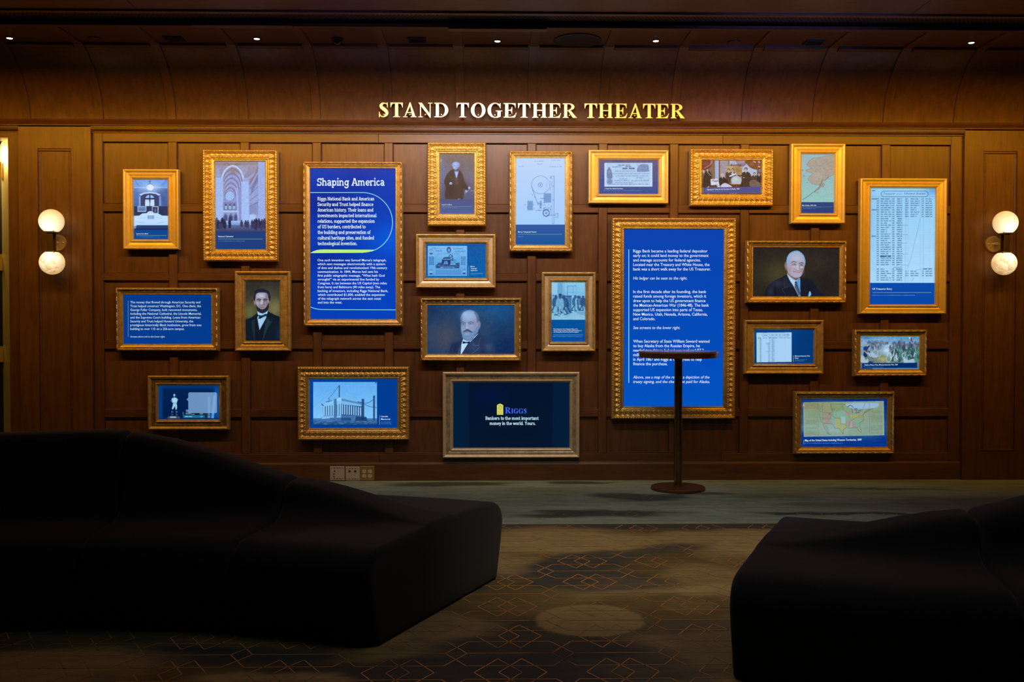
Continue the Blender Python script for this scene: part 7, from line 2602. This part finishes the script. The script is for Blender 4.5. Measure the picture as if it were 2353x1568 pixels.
REG = [([(620, 300), (860, 310), (910, 500), (690, 500), (640, 440)], (142, 148, 110)), ([(690, 505), (900, 520), (890, 640), (870, 700), (700, 690), (680, 600)], (148, 140, 120)), ([(700, 690), (880, 660), (920, 770), (720, 770)], (160, 142, 146)),
       ([(870, 320), (1190, 320), (1160, 470), (1000, 500), (920, 500)], (132, 150, 110)), ([(930, 500), (1180, 470), (1200, 600), (950, 610)], (124, 172, 152)), ([(880, 600), (950, 610), (970, 800), (900, 760)], (122, 170, 166)),
       ([(960, 640), (1090, 650), (1095, 770), (1200, 775), (1225, 860), (1150, 900), (1140, 980), (1050, 870), (1000, 880), (970, 760)], (160, 168, 108)), ([(1100, 610), (1200, 600), (1200, 760), (1100, 765)], (146, 186, 190)),
       ([(1180, 480), (1280, 500), (1290, 570), (1190, 580)], (164, 146, 140)), ([(1200, 580), (1300, 600), (1320, 680), (1210, 690)], (122, 172, 140)), ([(1210, 700), (1310, 690), (1290, 830), (1230, 840)], (156, 140, 140)),
       ([(1280, 560), (1360, 560), (1350, 650), (1320, 660)], (164, 166, 96)), ([(1360, 560), (1500, 550), (1480, 640), (1370, 640)], (160, 164, 96)), ([(1340, 660), (1550, 640), (1600, 680), (1540, 720), (1340, 720)], (128, 164, 136)),
       ([(1300, 720), (1350, 720), (1350, 850), (1290, 850)], (172, 156, 152)), ([(1350, 720), (1430, 720), (1430, 840), (1350, 850)], (160, 140, 140)), ([(1430, 700), (1530, 720), (1500, 830), (1430, 830)], (112, 168, 144)), ([(1480, 840), (1520, 840), (1560, 940), (1545, 970), (1490, 880)], (158, 170, 130)),
       ([(1480, 560), (1620, 540), (1610, 640), (1500, 640)], (142, 150, 110)), ([(1180, 360), (1280, 420), (1340, 520), (1200, 480)], (126, 160, 124))]
for pts, col in REG:
    c.poly(pts, col, .85, False, 4)
c.poly([(1200, 330), (1400, 300), (1680, 300), (1950, 310), (1900, 400), (1680, 430), (1500, 430), (1340, 420)], (146, 182, 216), .95, True, 6)
INK2 = (74, 92, 88)
for pts, w in (([(690, 300), (690, 420), (660, 500), (620, 480), (640, 420), (680, 360)], 7), ([(610, 530), (640, 680), (690, 740), (720, 830), (770, 930), (810, 1000)], 8), ([(750, 790), (800, 880), (830, 1000), (880, 1005)], 9), ([(690, 505), (890, 520)], 6), ([(640, 600), (700, 680)], 7),
               ([(700, 765), (890, 765), (930, 800), (990, 880), (1050, 860), (1140, 980), (1150, 1000)], 7), ([(1150, 990), (1145, 910), (1220, 850), (1290, 870), (1400, 850), (1470, 850), (1500, 920), (1550, 965), (1560, 920), (1520, 830)], 8), ([(1520, 830), (1530, 740), (1620, 680), (1610, 600), (1590, 560), (1650, 520), (1740, 470)], 8),
               ([(870, 320), (890, 430), (920, 510)], 9), ([(1190, 320), (1160, 350), (1000, 480), (1000, 580)], 4), ([(1130, 370), (1170, 450), (1270, 540), (1320, 670), (1290, 780), (1280, 850)], 7), ([(930, 600), (960, 640), (1090, 655), (1095, 770), (1200, 772), (1225, 850)], 6), ([(1340, 690), (1400, 650), (1500, 600)], 6), ([(870, 320), (1190, 330)], 6), ([(680, 510), (700, 650), (850, 660), (890, 560)], 4), ([(770, 760), (850, 650)], 4), ([(1360, 560), (1350, 640)], 3), ([(1480, 530), (1580, 460), (1650, 300)], 6)):
    c.line(pts, w, INK2, .75)
for pts in ([(1250, 390), (1310, 350), (1380, 400)], [(1350, 430), (1360, 520)], [(1400, 430), (1440, 460), (1450, 520)], [(1440, 530), (1510, 500)], [(1490, 480), (1550, 455)], [(1430, 420), (1470, 440)]):
    c.line(pts, 18, (92, 104, 110), .8, True)
c.line([(1620, 520), (1700, 460), (1820, 430)], 24, (120, 112, 60), .6); c.ell(845, 545, 12, 16, (70, 80, 76), .8, 2); c.ell(930, 440, 26, 18, (110, 120, 92), .7, 5)
c.line([(575, 300), (592, 1035)], 6, (88, 106, 96), .85); c.line([(1738, 290), (1752, 1000)], 6, (84, 104, 100), .85); c.line([(282, 1030), (2050, 1000)], 4, (100, 120, 110), .7); c.line([(268, 300), (2045, 276)], 4, (110, 118, 90), .7); c.line([(282, 300), (284, 1035)], 4, (110, 124, 104), .6); c.line([(2040, 285), (2048, 1000)], 4, (110, 124, 110), .6)
for k in range(22):
    y = 480 + k * 25
    if c.rng.random() < .8:
        c.hand(310, 560, y, 9, (112, 134, 112), .45, 5)
    if c.rng.random() < .8:
        c.hand(1775, 2030, y - 20, 9, (110, 132, 118), .45, 5)
for k in range(60):
    c.ell(c.rng.uniform(620, 1720), c.rng.uniform(860, 1000), 4, 4, (92, 122, 122), .5)
c.ell(262, 352, 13, 14, (190, 214, 235), .9, 3); c.noise(6, 12, 12, seed=7)
micro(c, 290, 1150, 1204, 12, a=.8)
s = c.mesh(t)
L = Lines()
L.sans('Map of the United States Including Western Territories, 1849', 1849.6, 1979.6, 1014.8, 4.9, .006, slope=-.014)
L.build('caption', WHITE_TX, s)
L = Lines()
L.bar(1846.4, 1010.8, 1847.5, 1021.5)
L.build('rule_line', GREY_LN, s)
